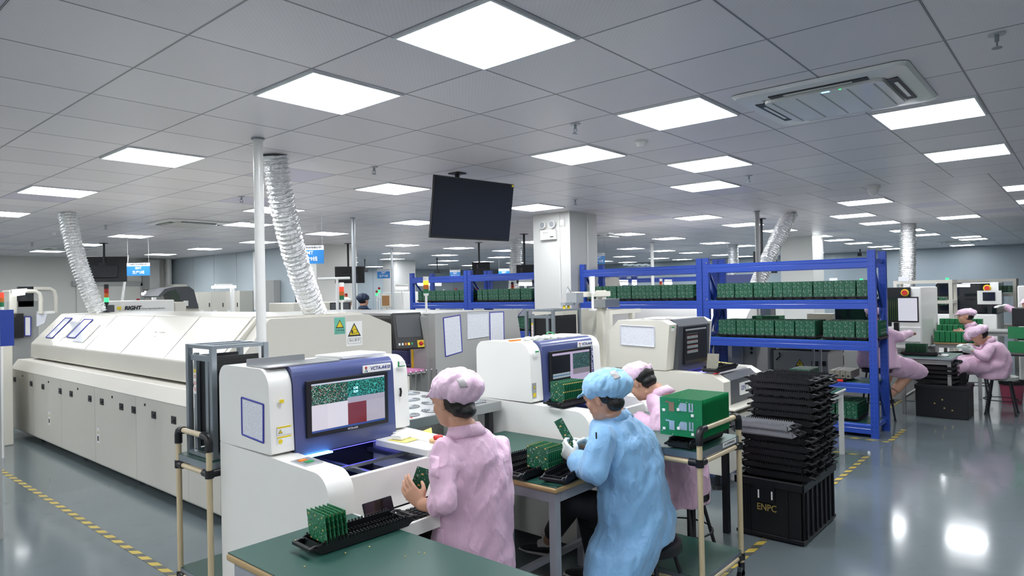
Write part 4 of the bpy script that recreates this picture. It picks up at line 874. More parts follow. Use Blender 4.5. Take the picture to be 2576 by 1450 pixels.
b.box(3.752, 1.902, 1.38, 4.348, 1.948, 1.42); b.box(4.302, 1.95, 1.382, 4.346, 2.4, 1.418); b.box(3.65, 2.4, .832, 4.5, 2.8, 1.42); one(b, 'loader_gantry', None, 'beige metal loader frame with green flaps behind the angular machine', 'machine frame')
b = MB(); b.prism(rnd([(3.72, .83), (3.92, .83), (3.92, 1.0), (3.72, 1.0)], .02, 4), 'y', 1.86, 1.87); one(b, 'green_flap', 'mat_green', 'left green acrylic flap on the beige loader frame', 'flap', 'green flaps')
b = MB(); b.prism(rnd([(3.98, .83), (4.14, .83), (4.14, 1.0), (3.98, 1.0)], .02, 4), 'y', 1.86, 1.87); one(b, 'green_flap', 'mat_green', 'right green acrylic flap on the beige loader frame', 'flap', 'green flaps')
b = MB(); b.box(3.60, 1.80, 0, 4.6, 2.9, .83); one(b, 'loader_cabinet', 'beige_panel', 'low beige loader base below the green flaps', 'cabinet', bevel=.006)
# transfer arm over the loader
r = root('transfer_arm', (4.1, 2.2, .83), 'beige pick-up arm with yellow suction cups above the loader frame', 'robot arm')
b = MB(); b.box(4.02, 2.16, .83, 4.10, 2.24, 1.62); b.build('column', 'beige_paint', r, .004)
b = MB(); b.box(3.98, 2.10, 1.44, 4.26, 2.26, 1.53); b.build('motor_block', 'steel', r, .004)
b = MB(); b.box(3.55, 2.14, 1.555, 4.15, 2.22, 1.61); b.build('boom', 'beige_paint', r, .006)
b = MB(); b.box(3.50, 2.12, 1.50, 3.62, 2.24, 1.60); b.box(3.36, 2.15, 1.48, 3.52, 2.21, 1.51); b.tube([(3.5, 2.18, 1.60), (3.45, 2.18, 1.66), (3.42, 2.18, 1.60)], .006, 6); b.build('gripper', 'alu', r)
for x in (3.38, 3.45): b = MB(); b.cyl((x, 2.18, 1.44), (x, 2.18, 1.48), .018, .012, n=12); b.build('suction_cup', 'yellow', r)
# ---- tower lamps
def tower(c, s, label, colors, pole_h, lit=None, base='white_metal', r=.028, ground=False):
    c = V(c); rt = root('signal_tower', c, label, 'signal lamp', 'signal tower lamps')
    b = MB(); b.cyl(V((c.x, c.y, 0)) if ground else c, c+V((0, 0, pole_h)), r*.45, n=10); b.cyl(c, c+V((0, 0, .015)), r*1.5, n=14); b.build('pole', base, rt)
    z = c.z+pole_h
    b = MB(); b.cyl((c.x, c.y, z), (c.x, c.y, z+s*.6), r*.8, r, n=14); b.build('collar', base, rt); z += s*.6
    for i, m in enumerate(colors):
        b = MB(); b.cyl((c.x, c.y, z), (c.x, c.y, z+s), r, n=14); b.build('lamp_segment', {'g': 'tower_green', 'r': 'tower_red', 'a': 'tower_amber', 'G': 'led_green', 'R': 'led_red', 'A': 'led_amber', 'w': 'white_metal', 'k': 'black_plastic'}[m], rt); z += s
    return rt
tower((1.32, 8.1, 1.462), .058, 'large signal tower left of the left silver duct, green lit', 'Garrk'[0:1]+'ark', .10, base='dark_metal')
tower((2.70, 4.85, 1.42), .05, 'signal tower with glowing red lamp above the grey mounting machine, left', 'gaRw', .12)
tower((2.65, 3.35, 1.42), .042, 'signal tower with amber lamp in front of the left blue rack', 'gaAw', .18)
tower((3.75, 2.10, 1.42), .07, 'unlit white signal tower beside the pick-up arm', 'ww', .16)
tower((4.2, 9.5, 1.45), .05, 'cream signal tower with dull lamps beside the grey wall box', 'wgr', .10, base='beige_paint', ground=True)
for i, (px, py, d, cs, lab) in enumerate([(348, 775, 13, 'gAr', 'small signal tower with amber lamp beside the blue hanging sign'), (390, 772, 12.5, 'G', 'green glowing signal lamp right of the amber one'), (871, 762, 13, 'gar', 'small signal tower above the white-capped person'), (877, 765, 14, 'G', 'green signal lamp beside the white-capped person'), (948, 748, 17, 'Gr', 'small green and red signal lamp, left of two above the navy cap'), (954, 740, 18, 'Gr', 'small green signal lamp, right of two above the navy cap'), (1118, 745, 15, 'Aw', 'amber signal lamp, left one above the left blue rack'), (1147, 743, 16, 'Ar', 'amber signal lamp, right one above the left blue rack'), (1198, 742, 15, 'Gr', 'green and red signal lamp above the left blue rack'), (1290, 740, 12, 'Gark', 'tall signal tower beside the straight foil duct'), (1663, 725, 14, 'arw', 'dull signal tower in the left bay of the long rack'), (1757, 725, 14, 'ar', 'dull signal tower left of the middle upright'), (2167, 712, 14, 'G', 'green glowing lamp left of the right rack post'), (2383, 710, 14, 'G', 'green glowing lamp on the far cream shelf at right'), (2, 780, 7, 'gaR', 'signal tower with red lamp at the left picture edge')]):
    p = atd(px, py, d); tower((p.x, p.y, p.z-.10), .05*d/13 if d > 9 else .05, lab, cs, .10, r=.03, ground=True)
# ---- televisions
def tv(c, yaw, tilt, w, h, label, back=False):
    r = bpy.data.objects.new('television', None); COL.objects.link(r); r.location = c; r.rotation_euler = (tilt, 0, yaw); tag(r, label, 'television', 'hanging televisions'); ORG[r.name] = V((0, 0, 0))
    b = MB(); b.cbox((0, .0, 0), (w, .03, h)); b.build('case', 'black_plastic', r, .004)
    b = MB(); b.cbox((0, -.0165, .006), (w-.016, .003, h-.03)); b.build('screen', 'screen_off', r)
    b = MB(); b.cbox((0, .035, -.05), (w*.6, .05, h*.5)); b.build('rear_housing', 'dark_metal', r, .01)
    return r
def tv_mount(c, label_of, top=CEIL):
    b = MB(); b.cyl((c[0], c[1], c[2]), (c[0], c[1], top-.01), .022); b.cbox((c[0], c[1], top-.006), (.12, .12, .01)); b.cbox((c[0], c[1], c[2]), (.2, .04, .25)); return one(b, 'ceiling_mount', 'dark_metal', 'black ceiling mount '+label_of, 'ceiling mount', 'television mounts')
TC = atd(1190, 528, 6.3)
t = tv(TC, -.12, .16, .95, .56, 'large dark television hanging from the ceiling in the middle')
b = MB(); b.cbox((.455, -.0185, .262), (.022, .002, .022)); b.build('yellow_sticker', 'yellow', t)
tv_mount((TC.x-.1, TC.y+.10, TC.z), 'holding the large middle television')
T2 = atd(262, 678, 13.2); tv(T2, 2.6, .1, .80, .50, 'dark television seen from behind near the blue sign at left'); tv_mount((T2.x, T2.y, T2.z), 'holding the far left television')
T3 = atd(880, 692, 14.5); tv(T3, 2.5, -.1, .62, .36, 'small dark television hanging above the navy-capped person'); tv_mount((T3.x, T3.y+.05, T3.z), 'of the small television above the navy-capped person')
for px, py, d, lab in ((1210, 680, 15, 'dark screen seen behind the left blue rack mid post'), (1325, 690, 13, 'dark television at the left edge of the white column'), (1925, 660, 11, 'dark box hanging beside the grey pole behind the long rack')):
    T4 = atd(px, py, d); tv(T4, 2.4, 0, .40, .36, lab); tv_mount((T4.x, T4.y+.05, T4.z), 'of the '+lab)
# ---- hanging line signs
def line_sign(px, py, d, w, num, label, yaw=None, h=None):
    c = atd(px, py, d); n_ = -FW; n_ = V((n_.x, n_.y, 0)).normalized(); xd = V((-n_.y, n_.x, 0)) ; h = h or w*.55
    r = root('hanging_sign', c, label, 'sign', 'blue hanging line signs')
    def Q(a0, z0, a1, z1, o, m, nm):
        b = MB(); P = [c+xd*a0+V((0, 0, z0)), c+xd*a1+V((0, 0, z0)), c+xd*a1+V((0, 0, z1)), c+xd*a0+V((0, 0, z1))]
        b._add([p+n_*o for p in P]+[p+n_*(o-.006) for p in P], [(0, 1, 2, 3), (4, 5, 6, 7), (0, 1, 5, 4), (1, 2, 6, 5), (2, 3, 7, 6), (3, 0, 4, 7)]); return b.build(nm, m, r)
    Q(-w/2, -h/2, w/2, h*.25, 0, 'sign_blue', 'blue_panel'); Q(-w/2, h*.25, w/2, h/2, 0, 'sign_white', 'title_panel')
    text('SMT', 'lettering', 'white_text', r, c+V((0, 0, h*.09))+n_*.002, h*.27, xd, (0, 0, 1), .001, bold=.0008); text('生产%s线' % num, 'lettering', 'white_text', r, c+V((0, 0, -h*.25))+n_*.002, h*.27, xd, (0, 0, 1), .001, bold=.0008)
    text('*市精天华科技有限公司*', 'title_lettering', 'ink', r, c+V((0, 0, h*.38))+n_*.002, h*.13, xd, (0, 0, 1), .001)
    b = MB()
    for s in (-.45, .45): p = c+xd*w*s; b.cyl((p.x, p.y, c.z+h/2), (p.x, p.y, CEIL-.0005), .0025, n=5)
    b.build('hanging_wire', 'grey_panel', r)
line_sign(348, 678, 12.2, .42, '2', 'blue and white hanging sign for line 2 near the left wall')
line_sign(777, 641, 9.0, .40, '9', 'blue and white hanging sign for line 9 behind the big silver duct', h=.245)
line_sign(965, 689, 20, .38, '4', 'small distant hanging sign for line 4', h=.28)
line_sign(1145, 690, 24, .38, '3', 'farthest small blue hanging sign above the left blue rack', h=.3)
line_sign(1268, 688, 22, .36, '5', 'partly hidden small blue sign left of the straight foil duct', h=.3)
line_sign(1505, 651, 15, .30, '6', 'blue hanging sign half hidden behind the white column', h=.24)
# ---- emergency lamp on the column
r = root('emergency_light', (5.84, 3.81, 2.3), 'white twin-head emergency light with plug on the white middle column', 'emergency light')
CX = 5.795
b = MB(); b.box(CX-.05, 4.06, 2.36, CX, 4.33, 2.50); b.build('battery_box', 'white_metal', r, .006)
for y in (4.28, 4.11):
    b = MB(); b.m('white_metal'); b.cyl((CX-.06, y, 2.575), (CX-.01, y, 2.575), .052, .04, n=20); b.m('alu'); b.cyl((CX-.064, y, 2.575), (CX-.06, y, 2.575), .042, n=20); b.build('lamp_head', None, r)
b = MB(); b.m('dark_metal'); b.box(CX-.052, 4.09, 2.39, CX-.05, 4.15, 2.405); b.build('indicator', None, r)
text('安全出口', 'lettering', 'ink', r, (CX-.0515, 4.22, 2.46), .028, (0, -1, 0), (0, 0, 1), .0003)
b = MB(); b.box(CX-.012, 3.93, 2.54, CX, 4.0, 2.63); o = one(b, 'wall_socket', 'white_metal', 'white wall socket right of the emergency light', 'socket', bevel=.003)
b = MB(); b.tube([(CX-.02, 3.96, 2.56), (CX-.03, 3.9, 2.52), (CX-.03, 3.9, 2.64), (CX-.03, 3.96, 2.70)], .004, 6); b.tube([(CX-.006, 4.015, 0.0), (CX-.006, 4.015, CEIL-.001)], .006, 6); one(b, 'power_cable', 'white_metal', 'white cable looping beside the socket on the column', 'cable')
# ================================================================ tables
def table(x0, y0, x1, y1, z, label, th=.03, leg=.04, mt='mat_green', edge='desk_edge', legm='leg_grey', stretch=True):
    r = root('workbench', ((x0+x1)/2, (y0+y1)/2, 0), label, 'table', 'green-topped work tables')
    b = MB(); b.m(mt); b.box(x0, y0, z-.003, x1, y1, z); b.build('mat', None, r)
    b = MB(); b.box(x0-.006, y0-.006, z-th, x1+.006, y1+.006, z-.003); b.build('tabletop', edge, r, .010, 3)
    i_ = .015
    for x in (x0+i_, x1-i_-leg):
        for y in (y0+i_, y1-i_-leg): b = MB(); b.box(x, y, 0, x+leg, y+leg, z-th); b.build('leg', legm, r, .002)
    b = MB(); e = .05
    b.box(x0+i_+leg, y0+i_, z-th-e, x1-i_-leg, y0+i_+.025, z-th); b.box(x0+i_+leg, y1-i_-.025, z-th-e, x1-i_-leg, y1-i_, z-th); b.box(x0+i_, y0+i_+leg, z-th-e, x0+i_+.025, y1-i_-leg, z-th); b.box(x1-i_-.025, y0+i_+leg, z-th-e, x1-i_, y1-i_-leg, z-th); b.build('apron', legm, r)
    if stretch:
        b = MB(); b.box(x0+i_+leg, y1-i_-.03, .18, x1-i_-leg, y1-i_, .21); b.build('stretcher', legm, r)
    return r
t1 = table(-.73, -.35, -.20, .66, .71, 'small green-topped table with worn wooden edge in the front, holding one board tray')
for i in range(16): b = MB(); x = random.uniform(-.68, -.24); y = random.uniform(-.2, .6); b.sphere((x, y, .711), (.004, .003, .0015), 6, 4); b.build('solder_speck', 'gold', t1)
# its tray and boards: the tray points towards the keyboard
def tray_with(c, ang, n_b, slots, w, h, m, lab_tray, lab, grp, lean=0, score=60, every=1, up=.03):
    tray(c, ang, lab_tray); c = V(c)
    ax = Matrix.Rotation(ang, 3, 'Z') @ V((0, 1, 0))
    for i in range(n_b):
        y = -TL/2+.06+slots*i*every
        p = c+ax*y+V((0, 0, up+h/2))
        R4 = Matrix.Rotation(ang, 4, 'Z') @ Matrix.Rotation(lean+random.uniform(-.02, .02), 4, 'X')
        add_board(score-i, p, (w, .0022, h), m, lab % ORDN[i], grp, R4)
A_ = atz(760, 1395, .712); B_ = atz(1000, 1318, .712)
ang1 = math.atan2((B_-A_).y, (B_-A_).x)-PI/2; mid = (A_+B_)/2; mid.z = .711
d1 = (B_-A_).length
T1C = A_+(B_-A_).normalized()*TL/2; T1C.z = .711
tray_with(T1C, ang1, 6, .0165, .125, .105, 'pcb_y', 'black tray with six green boards on the small front table', 'green board with gold corners, %s from the left in the front table tray', 'boards in the front table tray', .10)
# second table behind the first seated worker
t2 = table(.60, .20, 1.36, .56, .71, 'green-topped table with grey legs between the pink and blue workers')
t2b = table(.62, .58, 1.42, 1.24, .711, 'long green bench behind the middle table, below the fan unit', legm='leg_grey')
P2 = atz(1345, 1190, .712); T2A = V((.80, .52, .712))
tray((.78, .44, .712), .0-PI/2+.0, 'black tray with seven green boards between the pink and blue workers'); 
for i in range(8):
    add_board(70-i, (.72+i*.0165, .40, .712+.03+.055), (.0022, .135, .11), 'pcb_x', 'green panel of small boards, %s from the left beside the blue worker' % ORDN[i], 'boards in front of the blue worker', Matrix.Rotation(-.0, 4, 'Z'))
tray((.84, .27, .712), -PI/2+.15, 'empty black tray nearest the blue worker on the middle table'); tray((.82, .62, .712), -PI/2-.1, 'empty black tray behind the seven boards on the bench')
# tray with tall boards in front of the second inspection machine
tray((1.66, .84, .895), -PI/2-.08, 'black tray on the second inspection machine under the standing boards')
for i in range(12):
    add_board(65-i, (1.50+i*.0175, .86-i*.0014, .895+.03+.062), (.0022, .11, .125), 'pcb_x', 'green board with silver bracket, %s from the left on the second inspection machine' % ORDN[i], 'boards on the second inspection machine')
# third work table and the right ones
t3 = table(4.45, .12, 5.10, 1.75, .635, 'green-topped table with white legs right of the tall tray stack', edge='white_metal', legm='white_metal')
t3b = table(1.86, .13, 2.44, .62, .79, 'narrow green-topped bench behind the cream cart', legm='dark_metal', edge='galv')
p = atz(2000, 948, .712)
for i in range(5):
    b = MB(); b.m('module_steel'); b.box(4.72+i*.035, .42, .636, 4.745+i*.035, .66, .72); b.m('gold'); b.box(4.719+i*.035, .43, .65, 4.7195+i*.035, .64, .71); one(b, 'metal_module', None, 'metal-capped module panel, %s from the left on the white-legged table' % ORDN[i], 'circuit board', 'module panels on the white-legged table')
# tray with a metal board on the third machine
tray((3.47, .66, .934), -PI/2, 'black tray lying on the angular beige machine')
add_board(80, aty(1793, 910, .66), (.0022, .10, .13), 'module_steel', 'brown metal-capped board leaning in the tray on the angular machine', 'board on the angular machine', Matrix.Rotation(.25, 4, 'Y'))
b = MB(); b.box(3.24, .60, .931, 3.33, .615, .936); one(b, 'red_strip', 'red', 'red strip under the tray on the angular beige machine', 'strip')
for i in range(3):
    add_board(40, (1.92+i*.03, .24, .895), (.0022, .11, .14), 'pcb_x', 'green board with silver bracket behind the large green block, %s of three' % ORDN[i], 'boards behind the right cart block')
tray((2.12, .24, .792), -PI/2, 'black tray behind the large green block'); 
for c, w, col, lab in (((3.33, .30, .676+.0), .16, 'yellow_paper', 'yellow paper slip on the ledge of the angular machine'), ((3.55, .40, .676), .12, 'red', 'salmon red slip on the ledge of the angular machine')):
    pass
# ---- the black crate and its stack of trays
C0 = V((2.45, -.31, 0)); CX1, CY1 = 3.12, .11
r = root('plastic_crate', (2.78, -.10, 0), 'large black ribbed plastic crate marked ENPC under the tall tray stack', 'crate')
b = MB(); z1 = .385
b.box(2.45, -.31, .01, 2.465, .11, z1); b.box(3.105, -.31, .01, 3.12, .11, z1); b.box(2.45, -.31, .01, 3.12, -.295, z1); b.box(2.45, .095, .01, 3.12, .11, z1); b.box(2.46, -.30, .01, 3.11, .10, .03); b.build('shell', 'crate_black', r, .004)
b = MB(); b.box(2.438, -.322, z1-.05, 3.132, -.31, z1); b.box(2.438, .11, z1-.05, 3.132, .122, z1); b.box(2.438, -.322, z1-.05, 2.45, .122, z1); b.box(3.12, -.322, z1-.05, 3.132, .122, z1); b.box(2.44, -.316, .01, 3.126, .116, .035); b.build('rim', 'crate_black', r, .004)
for k in range(7): x = 2.50+k*.093; b = MB(); b.box(x, -.322, .03, x+.012, -.31, z1-.04); b.build('side_rib', 'crate_black', r, .002)
for y in (-.22, .02): b = MB(); b.box(2.438, y, .03, 2.45, y+.008, z1-.04); b.build('side_rib', 'crate_black', r, .002)
b = MB(); b.m('crate_black'); b.box(2.432, -.14, .24, 2.45, -.02, .37); b.m('black_plastic'); b.box(2.428, -.13, .325, 2.434, -.03, .34); b.m('paper'); b.box(2.430, -.045, .262, 2.4325, -.036, .315); b.box(2.430, -.13, .262, 2.4325, -.121, .315); b.build('label_holder', None, r)
text('ENPC', 'lettering', 'gold_ink' if 'gold_ink' in MATS else 'gold', r, (2.4485, -.085, .20), .06, (0, -1, 0), (0, 0, 1), .0006, bold=.0008, sx=.85)
LAY = .0455; NL = 14
for k in range(NL):
    z = .388+k*LAY
    upper = k >= 8
    ncol = 4 if not upper else 3
    for j in range(ncol):
        x = (2.555 if not upper else 2.70)+j*.142+random.uniform(-.008, .008); yy = -.125+(.0 if upper else 0)+random.uniform(-.016, .016)
        if k in (6, 7) and j == 0: yy += .07; x -= .05
        tray((x, yy, z), random.uniform(-.03, .03)+(PI if (k+j) % 2 else 0), 'black stacked tray, %s layer above the crate, %s column from the left' % (ORDN[k], ORDN[j]), 'trays stacked on the crate')
        if k in (6, 7) and j == 0:
            for ch in bpy.data.objects:
                if ch.parent == TLAST[0] and ch.name.startswith('slot'): ch.data = ch.data.copy(); ch.data.materials[0] = MATS['silver_edge']
# ---- cooling unit with round fans
r = root('cooling_conveyor', (1.02, 1.75, 0), 'steel conveyor top set with round cooling fans behind the pink worker', 'conveyor')
b = MB(); b.box(.62, 1.28, .84, 1.44, 2.75, .90); b.build('top_plate', 'steel', r, .003)
b = MB()
for x in (.66, 1.36):
    for y in (1.32, 2.66): b.box(x, y, 0, x+.04, y+.04, .84)
b.box(.66, 1.32, .3, 1.40, 2.7, .34); b.build('leg_frame', 'dark_metal', r)
for j in range(6):
    for i in range(4):
        x = .74+i*.195; y = 1.40+j*.22
        b = MB()
        for q in (.025, .04, .055, .07): b.tube([V((x+q*math.cos(t), y+q*math.sin(t), .903)) for t in [k*2*PI/16 for k in range(17)]], .0018, 4, False)
        for q in range(4): t = q*PI/2+.4; b.tube([(x, y, .905), (x+.075*math.cos(t), y+.075*math.sin(t), .903)], .002, 4)
        b.cyl((x, y, .900), (x, y, .906), .018, n=12)
        f = b.build('fan_guard', 'alu', r)
        b = MB(); b.cyl((x, y, .9002), (x, y, .9015), .068, n=20); b.build('fan_opening', 'dark_metal', f)
b = MB(); b.m('led_red'); b.cyl((.655, 1.31, .90), (.655, 1.31, .906), .006, n=8); b.cyl((.69, 1.31, .90), (.69, 1.31, .904), .005, n=8); b.build('indicator', None, r)
# ---- grey mounting machine behind
GX0, GX1, GY0, GY1, GZ = 2.54, 3.80, 3.13, 6.4, 1.43
r = root('mounting_machine', (3.1, 4.7, 0), 'grey mounting machine with wrapped black windows and tilted control screen', 'mounting machine')
b = MB(); b.prism(rnd([(GX0+.02, .12), (GX1+.06, .12), (GX1+.06, 1.05), (GX1-.02, GZ), (GX0+.02, GZ)], [.01, .01, .08, .03, .01], 5), 'y', GY0, GY0+.10, True); b.build('end_panel', 'grey_panel', r)
b = MB(); b.box(GX0+.10, GY0+.1, .12, GX1, GY1, GZ-.01); b.build('body', 'grey_panel', r)
b = MB(); b.prism(rnd([(GY0+.42, 1.06), (GY0+1.45, 1.06), (GY0+1.42, 1.40), (GY0+.46, 1.40)], .04, 4), 'x', GX0-.0, GX0+.10); b.build('window', 'black_gloss', r, .006)
b = MB(); b.prism(rnd([(GY0+1.65, 1.06), (GY0+2.8, 1.06), (GY0+2.8, 1.40), (GY0+1.65, 1.40)], .04, 4), 'x', GX0-.0, GX0+.10); b.build('window', 'black_gloss', r, .006)
b = MB(); b.box(GX0-.02, GY0+.38, .93, GX0+.10, GY1, 1.05); b.box(GX0-.01, GY0+.35, .90, GX0+.10, GY1, .925); b.build('blue_band', 'aoi_blue', r, .004)
b = MB(); b.box(GX0+.01, GY0+.10, .14, GX0+.10, GY0+.36, GZ-.03); b.build('perforated_panel', 'perforated', r)
b = MB(); b.box(GX0+.09, GY0+.36, .3, GX0+.11, GY1, .9); b.build('open_bay', 'dark_metal', r)
b = MB(); b.m('yellow'); b.box(GX0+.004, GY0+.31, .80, GX0+.012, GY0+.34, 1.10); b.build('yellow_strip', None, r)
b = MB()
for k in range(14): b.cyl((GX0-.012, GY0+.45+k*.035, .912), (GX0-.006, GY0+.45+k*.035, .912), .008, n=8)
b.build('knob_row', 'alu', r)
b = MB(); b.tube([(GX0-.02, GY0+.18, .55), (GX0+.01, GY0+.18, .55)], .045, 16); b.build('hose_port', 'black_plastic', r)
rr = root('control_screen', (GX0-.15, GY0+.22, 1.2), 'tilted black touch screen with round buttons on the grey mounting machine', 'control screen')
b = MB(); M_ = Matrix.Translation((GX0-.12, GY0+.24, 1.26)) @ Matrix.Rotation(PI/4-1.05, 4, 'Z') @ Matrix.Rotation(-.22, 4, 'X')
b.cbox((0, 0, 0), (.31, .05, .36), M_); b.build('case', 'black_plastic', rr, .01)
b = MB(); b.cbox((-.0, -.027, .045), (.25, .004, .22), M_); b.build('screen', 'charcoal', rr)
for i, m in enumerate(('paper', 'paper', 'orange', 'led_amber', 'green_btn')): b = MB(); b.cbox((-.115+i*.033, -.028, -.13), (.018, .006, .022), M_); b.build('button', m, rr)
b = MB(); b.m('yellow'); b.cbox((.11, -.028, -.135), (.07, .006, .07), M_); b.m('red'); b.sphere(M_ @ V((.11, -.036, -.135)), .022, 10, 6); b.build('stop_button', None, rr)
b = MB(); b.tube([M_ @ V((.1, .03, 0)), (GX0+.02, GY0+.2, 1.2)], .03, 8); b.build('arm', 'black_plastic', rr)
rr = root('wall_shelf', (GX0-.14, GY0+.25, .86), 'small grey bracket shelf with pink tray on the mounting machine', 'shelf')
b = MB(); b.box(GX0-.26, GY0+.12, .85, GX0+.0, GY0+.48, .862); b.prism([(GX0-.24, .85), (GX0, .85), (GX0, .62)], 'y', GY0+.27, GY0+.31); b.build('bracket', 'grey_panel', rr)
b = MB(); b.box(GX0-.25, GY0+.14, .864, GX0-.0, GY0+.47, .885); one(b, 'pink_tray', 'pink_plastic', 'flat pink plastic tray on the small bracket shelf', 'tray', bevel=.004)
for P, l, f in ([[(GX0+.13, 1.38), (GX0+.36, 1.40), (GX0+.38, 1.03), (GX0+.15, 1.00)], 'tilted violet-framed sheet, left one on the grey mounting machine', 'frame_violet'], [[(GX0+.46, 1.41), (GX0+.78, 1.41), (GX0+.78, 1.16), (GX0+.46, 1.15)], 'sheet in grey sleeve between two violet-framed ones', 'plastic_sleeve'], [[(GX0+.80, 1.41), (GX0+1.02, 1.41), (GX0+1.02, 1.06), (GX0+.80, 1.06)], 'upright violet-framed sheet, right one on the grey mounting machine', 'frame_violet']):
    framed_sheet([(x, GY0, z) for x, z in P], (0, -1, 0), l, f, 'print_xz', fr=.006)
b = MB()
for k in range(10): b.tube([(2.3-.5+k*.06, 2.9, .55), (2.3-.62+k*.06, 2.75, .95)], .006, 5)
b.box(1.60, 2.7, .5, 2.4, 2.95, .54); b.box(1.62, 2.8, 0, 1.66, 2.9, .5); b.box(2.34, 2.8, 0, 2.38, 2.9, .5); one(b, 'wire_guard', 'steel', 'slanting steel rods of a conveyor guard behind the fans', 'guard')
# ================================================================ background
def bX(b, X, px0, py0, px1, py1, dep=.3, floor=False, off=0):
    # box whose near face lies in the plane x = X
    a = atx(px0, py0, X); c = atx(px1, py1, X); z0, z1 = min(a.z, c.z), max(a.z, c.z)
    if floor: z0 = 0.0
    return b.box(X+off, min(a.y, c.y), max(z0, 0), X+off+dep, max(a.y, c.y), z1)
def bY(b, Y, px0, py0, px1, py1, dep=.3, floor=False, off=0):
    a = aty(px0, py0, Y); c = aty(px1, py1, Y); z0, z1 = min(a.z, c.z), max(a.z, c.z)
    if floor: z0 = 0.0
    return b.box(min(a.x, c.x), Y+off, max(z0, 0), max(a.x, c.x), Y+off+dep, z1)
# ---- second oven behind the long rack
r = root('reflow_oven', (8.5, 3.8, 0), 'second white oven with sloped hood seen between the shelves of the blue rack', 'oven')
b = MB(); b.prism(rnd([(7.35, .93), (9.1, .93), (9.1, 1.36), (8.85, 1.40), (7.85, 1.40), (7.38, 1.06)], .02, 4), 'y', 2.05, 7.9); b.build('hood', 'white_paint', r)
b = MB(); b.box(7.3, 1.95, .08, 9.0, 8.0, .90); b.build('base_cabinet', 'beige_panel', r)
SS = V((.47, 0, .34)).normalized()
for y0, y1, nth in ((6.3, 5.95, 'left'), (5.85, 5.5, 'middle'), (5.35, 4.9, 'right')):
    P = [V((7.385, y0, 1.066))+SS*.05, V((7.385, y1, 1.066))+SS*.05, V((7.385, y1, 1.066))+SS*.4, V((7.385, y0, 1.066))+SS*.4]; framed_sheet([P[0], P[1], P[2], P[3]], (-SS.z, 0, SS.x), nth+' framed sheet on the second oven hood below the left blue rack', 'frame_violet', 'plastic_sleeve', grp='sheets on the second oven')
# ---- cabinet row behind the rack
b = MB(); bX(b, 6.65, 1840, 850, 1905, 1010, .4, True); r = one(b, 'control_cabinet', 'grey_panel', 'grey control cabinet with three knobs behind the lower rack shelf', 'cabinet', bevel=.006)
b = MB()
for py in (870, 878, 888): p = atx(1890, py, 6.64); b.cyl(p, p+V((.01, 0, 0)), .018, n=10)
o = b.build('knob', 'black_plastic', None); o.data.transform(Matrix.Translation(-r.location)); o.parent = r
b = MB(); p = atx(1920, 930, 7.3); b.cyl((7.5, p.y, 0), (7.5, p.y, 1.35), .11, n=24); one(b, 'steel_cylinder', 'steel', 'vertical steel cylinder between the grey cabinets behind the rack', 'cylinder')
b = MB(); bX(b, 7.3, 1945, 880, 2085, 1000, .7, True); r = one(b, 'electrical_cabinet', 'grey_panel', 'grey electrical cabinet with yellow lightning sign behind the rack', 'cabinet', bevel=.01)
def addpart(b, nm, m, par):
    o = b.build(nm, m, None); o.data.transform(Matrix.Translation(-par.location)); o.parent = par; return o
b = MB(); bX(b, 7.3, 1938, 868, 2092, 882, .7, off=-.02); addpart(b, 'lid', 'grey_panel', r)
b = MB(); p = atx(2012, 914, 7.299); warn_tri(b, p, .06, (0, -1, 0), (0, 0, 1), (-1, 0, 0)); b.m('ink'); q = p+V((-.0014, 0, 0)); b._add([q+V((0, -.008, .03)), q+V((0, .014, -.004)), q+V((0, 0, -.004)), q+V((0, .006, -.034)), q+V((0, -.014, .004)), q+V((0, 0, .004))], [(0, 1, 2, 5), (2, 3, 4, 5)]); addpart(b, 'lightning_sign', None, r)
b = MB(); p = atx(1955, 905, 7.29); b.tube([p, p+V((-.03, .0, .0)), p+V((-.03, -.05, .05)), p+V((-.03, -.04, .10))], .009, 6); addpart(b, 'crank_handle', 'black_plastic', r)
b = MB(); bX(b, 7.29, 2041, 909, 2058, 922, .01); bX(b, 7.29, 2060, 909, 2078, 922, .01); addpart(b, 'grip', 'black_plastic', r)
# ---- placement machine the far worker sits at
r = root('placement_machine', (9.0, 1.0, 0), 'tall placement machine with black windows and vertical lettering behind the rack', 'placement machine')
MX = 8.75
b = MB(); bX(b, MX, 2098, 880, 2318, 1005, 1.3, True); b.build('base', 'grey_panel', r, .01)
b = MB(); bX(b, MX, 2240, 724, 2320, 880, 1.3); b.build('side_housing', 'white_metal', r, .02)
b = MB(); bX(b, MX, 2098, 760, 2240, 822, 1.2, off=.02); b.build('window', 'black_gloss', r, .01)
b = MB(); bX(b, MX, 2222, 724, 2292, 760, .05, off=-.04); b.build('black_fascia', 'black_plastic', r, .006)
b = MB(); p = atx(2276, 737, MX-.05); b.m('yellow'); b.cyl(p, p+V((.01, 0, 0)), .05, n=20); b.m('red'); b.cyl(p+V((-.03, 0, 0)), p, .035, n=16); b.build('stop_button', None, r)
b = MB(); bX(b, MX, 2225, 822, 2318, 862, .5, off=-.02); b.build('lower_shelf', 'white_metal', r, .01)
text('NOZMU', 'lettering', 'ink', r, atx(2110, 902, MX-.001), .17, (0, 0, -1), (0, -1, 0), .001, bold=.006)
rr = root('monitor', atx(2255, 790, 8.4), 'bright wide monitor facing the pink worker behind the right rack post', 'monitor')
b = MB(); bX(b, 8.42, 2222, 748, 2311, 812, .03); b.build('case', 'black_plastic', rr)
def scr_wide(k, p):
    x, y, z = p; u = k.math('FRACT', k.math('MULTIPLY', y, 3.)); return k.mix(k.math('GREATER_THAN', k.math('MULTIPLY', y, -1.), .02), k.mix(k.math('GREATER_THAN', k.math('FRACT', k.math('MULTIPLY', y, 40.)), .8), '0b1512', '3a5a20'), 'e4e6f4')
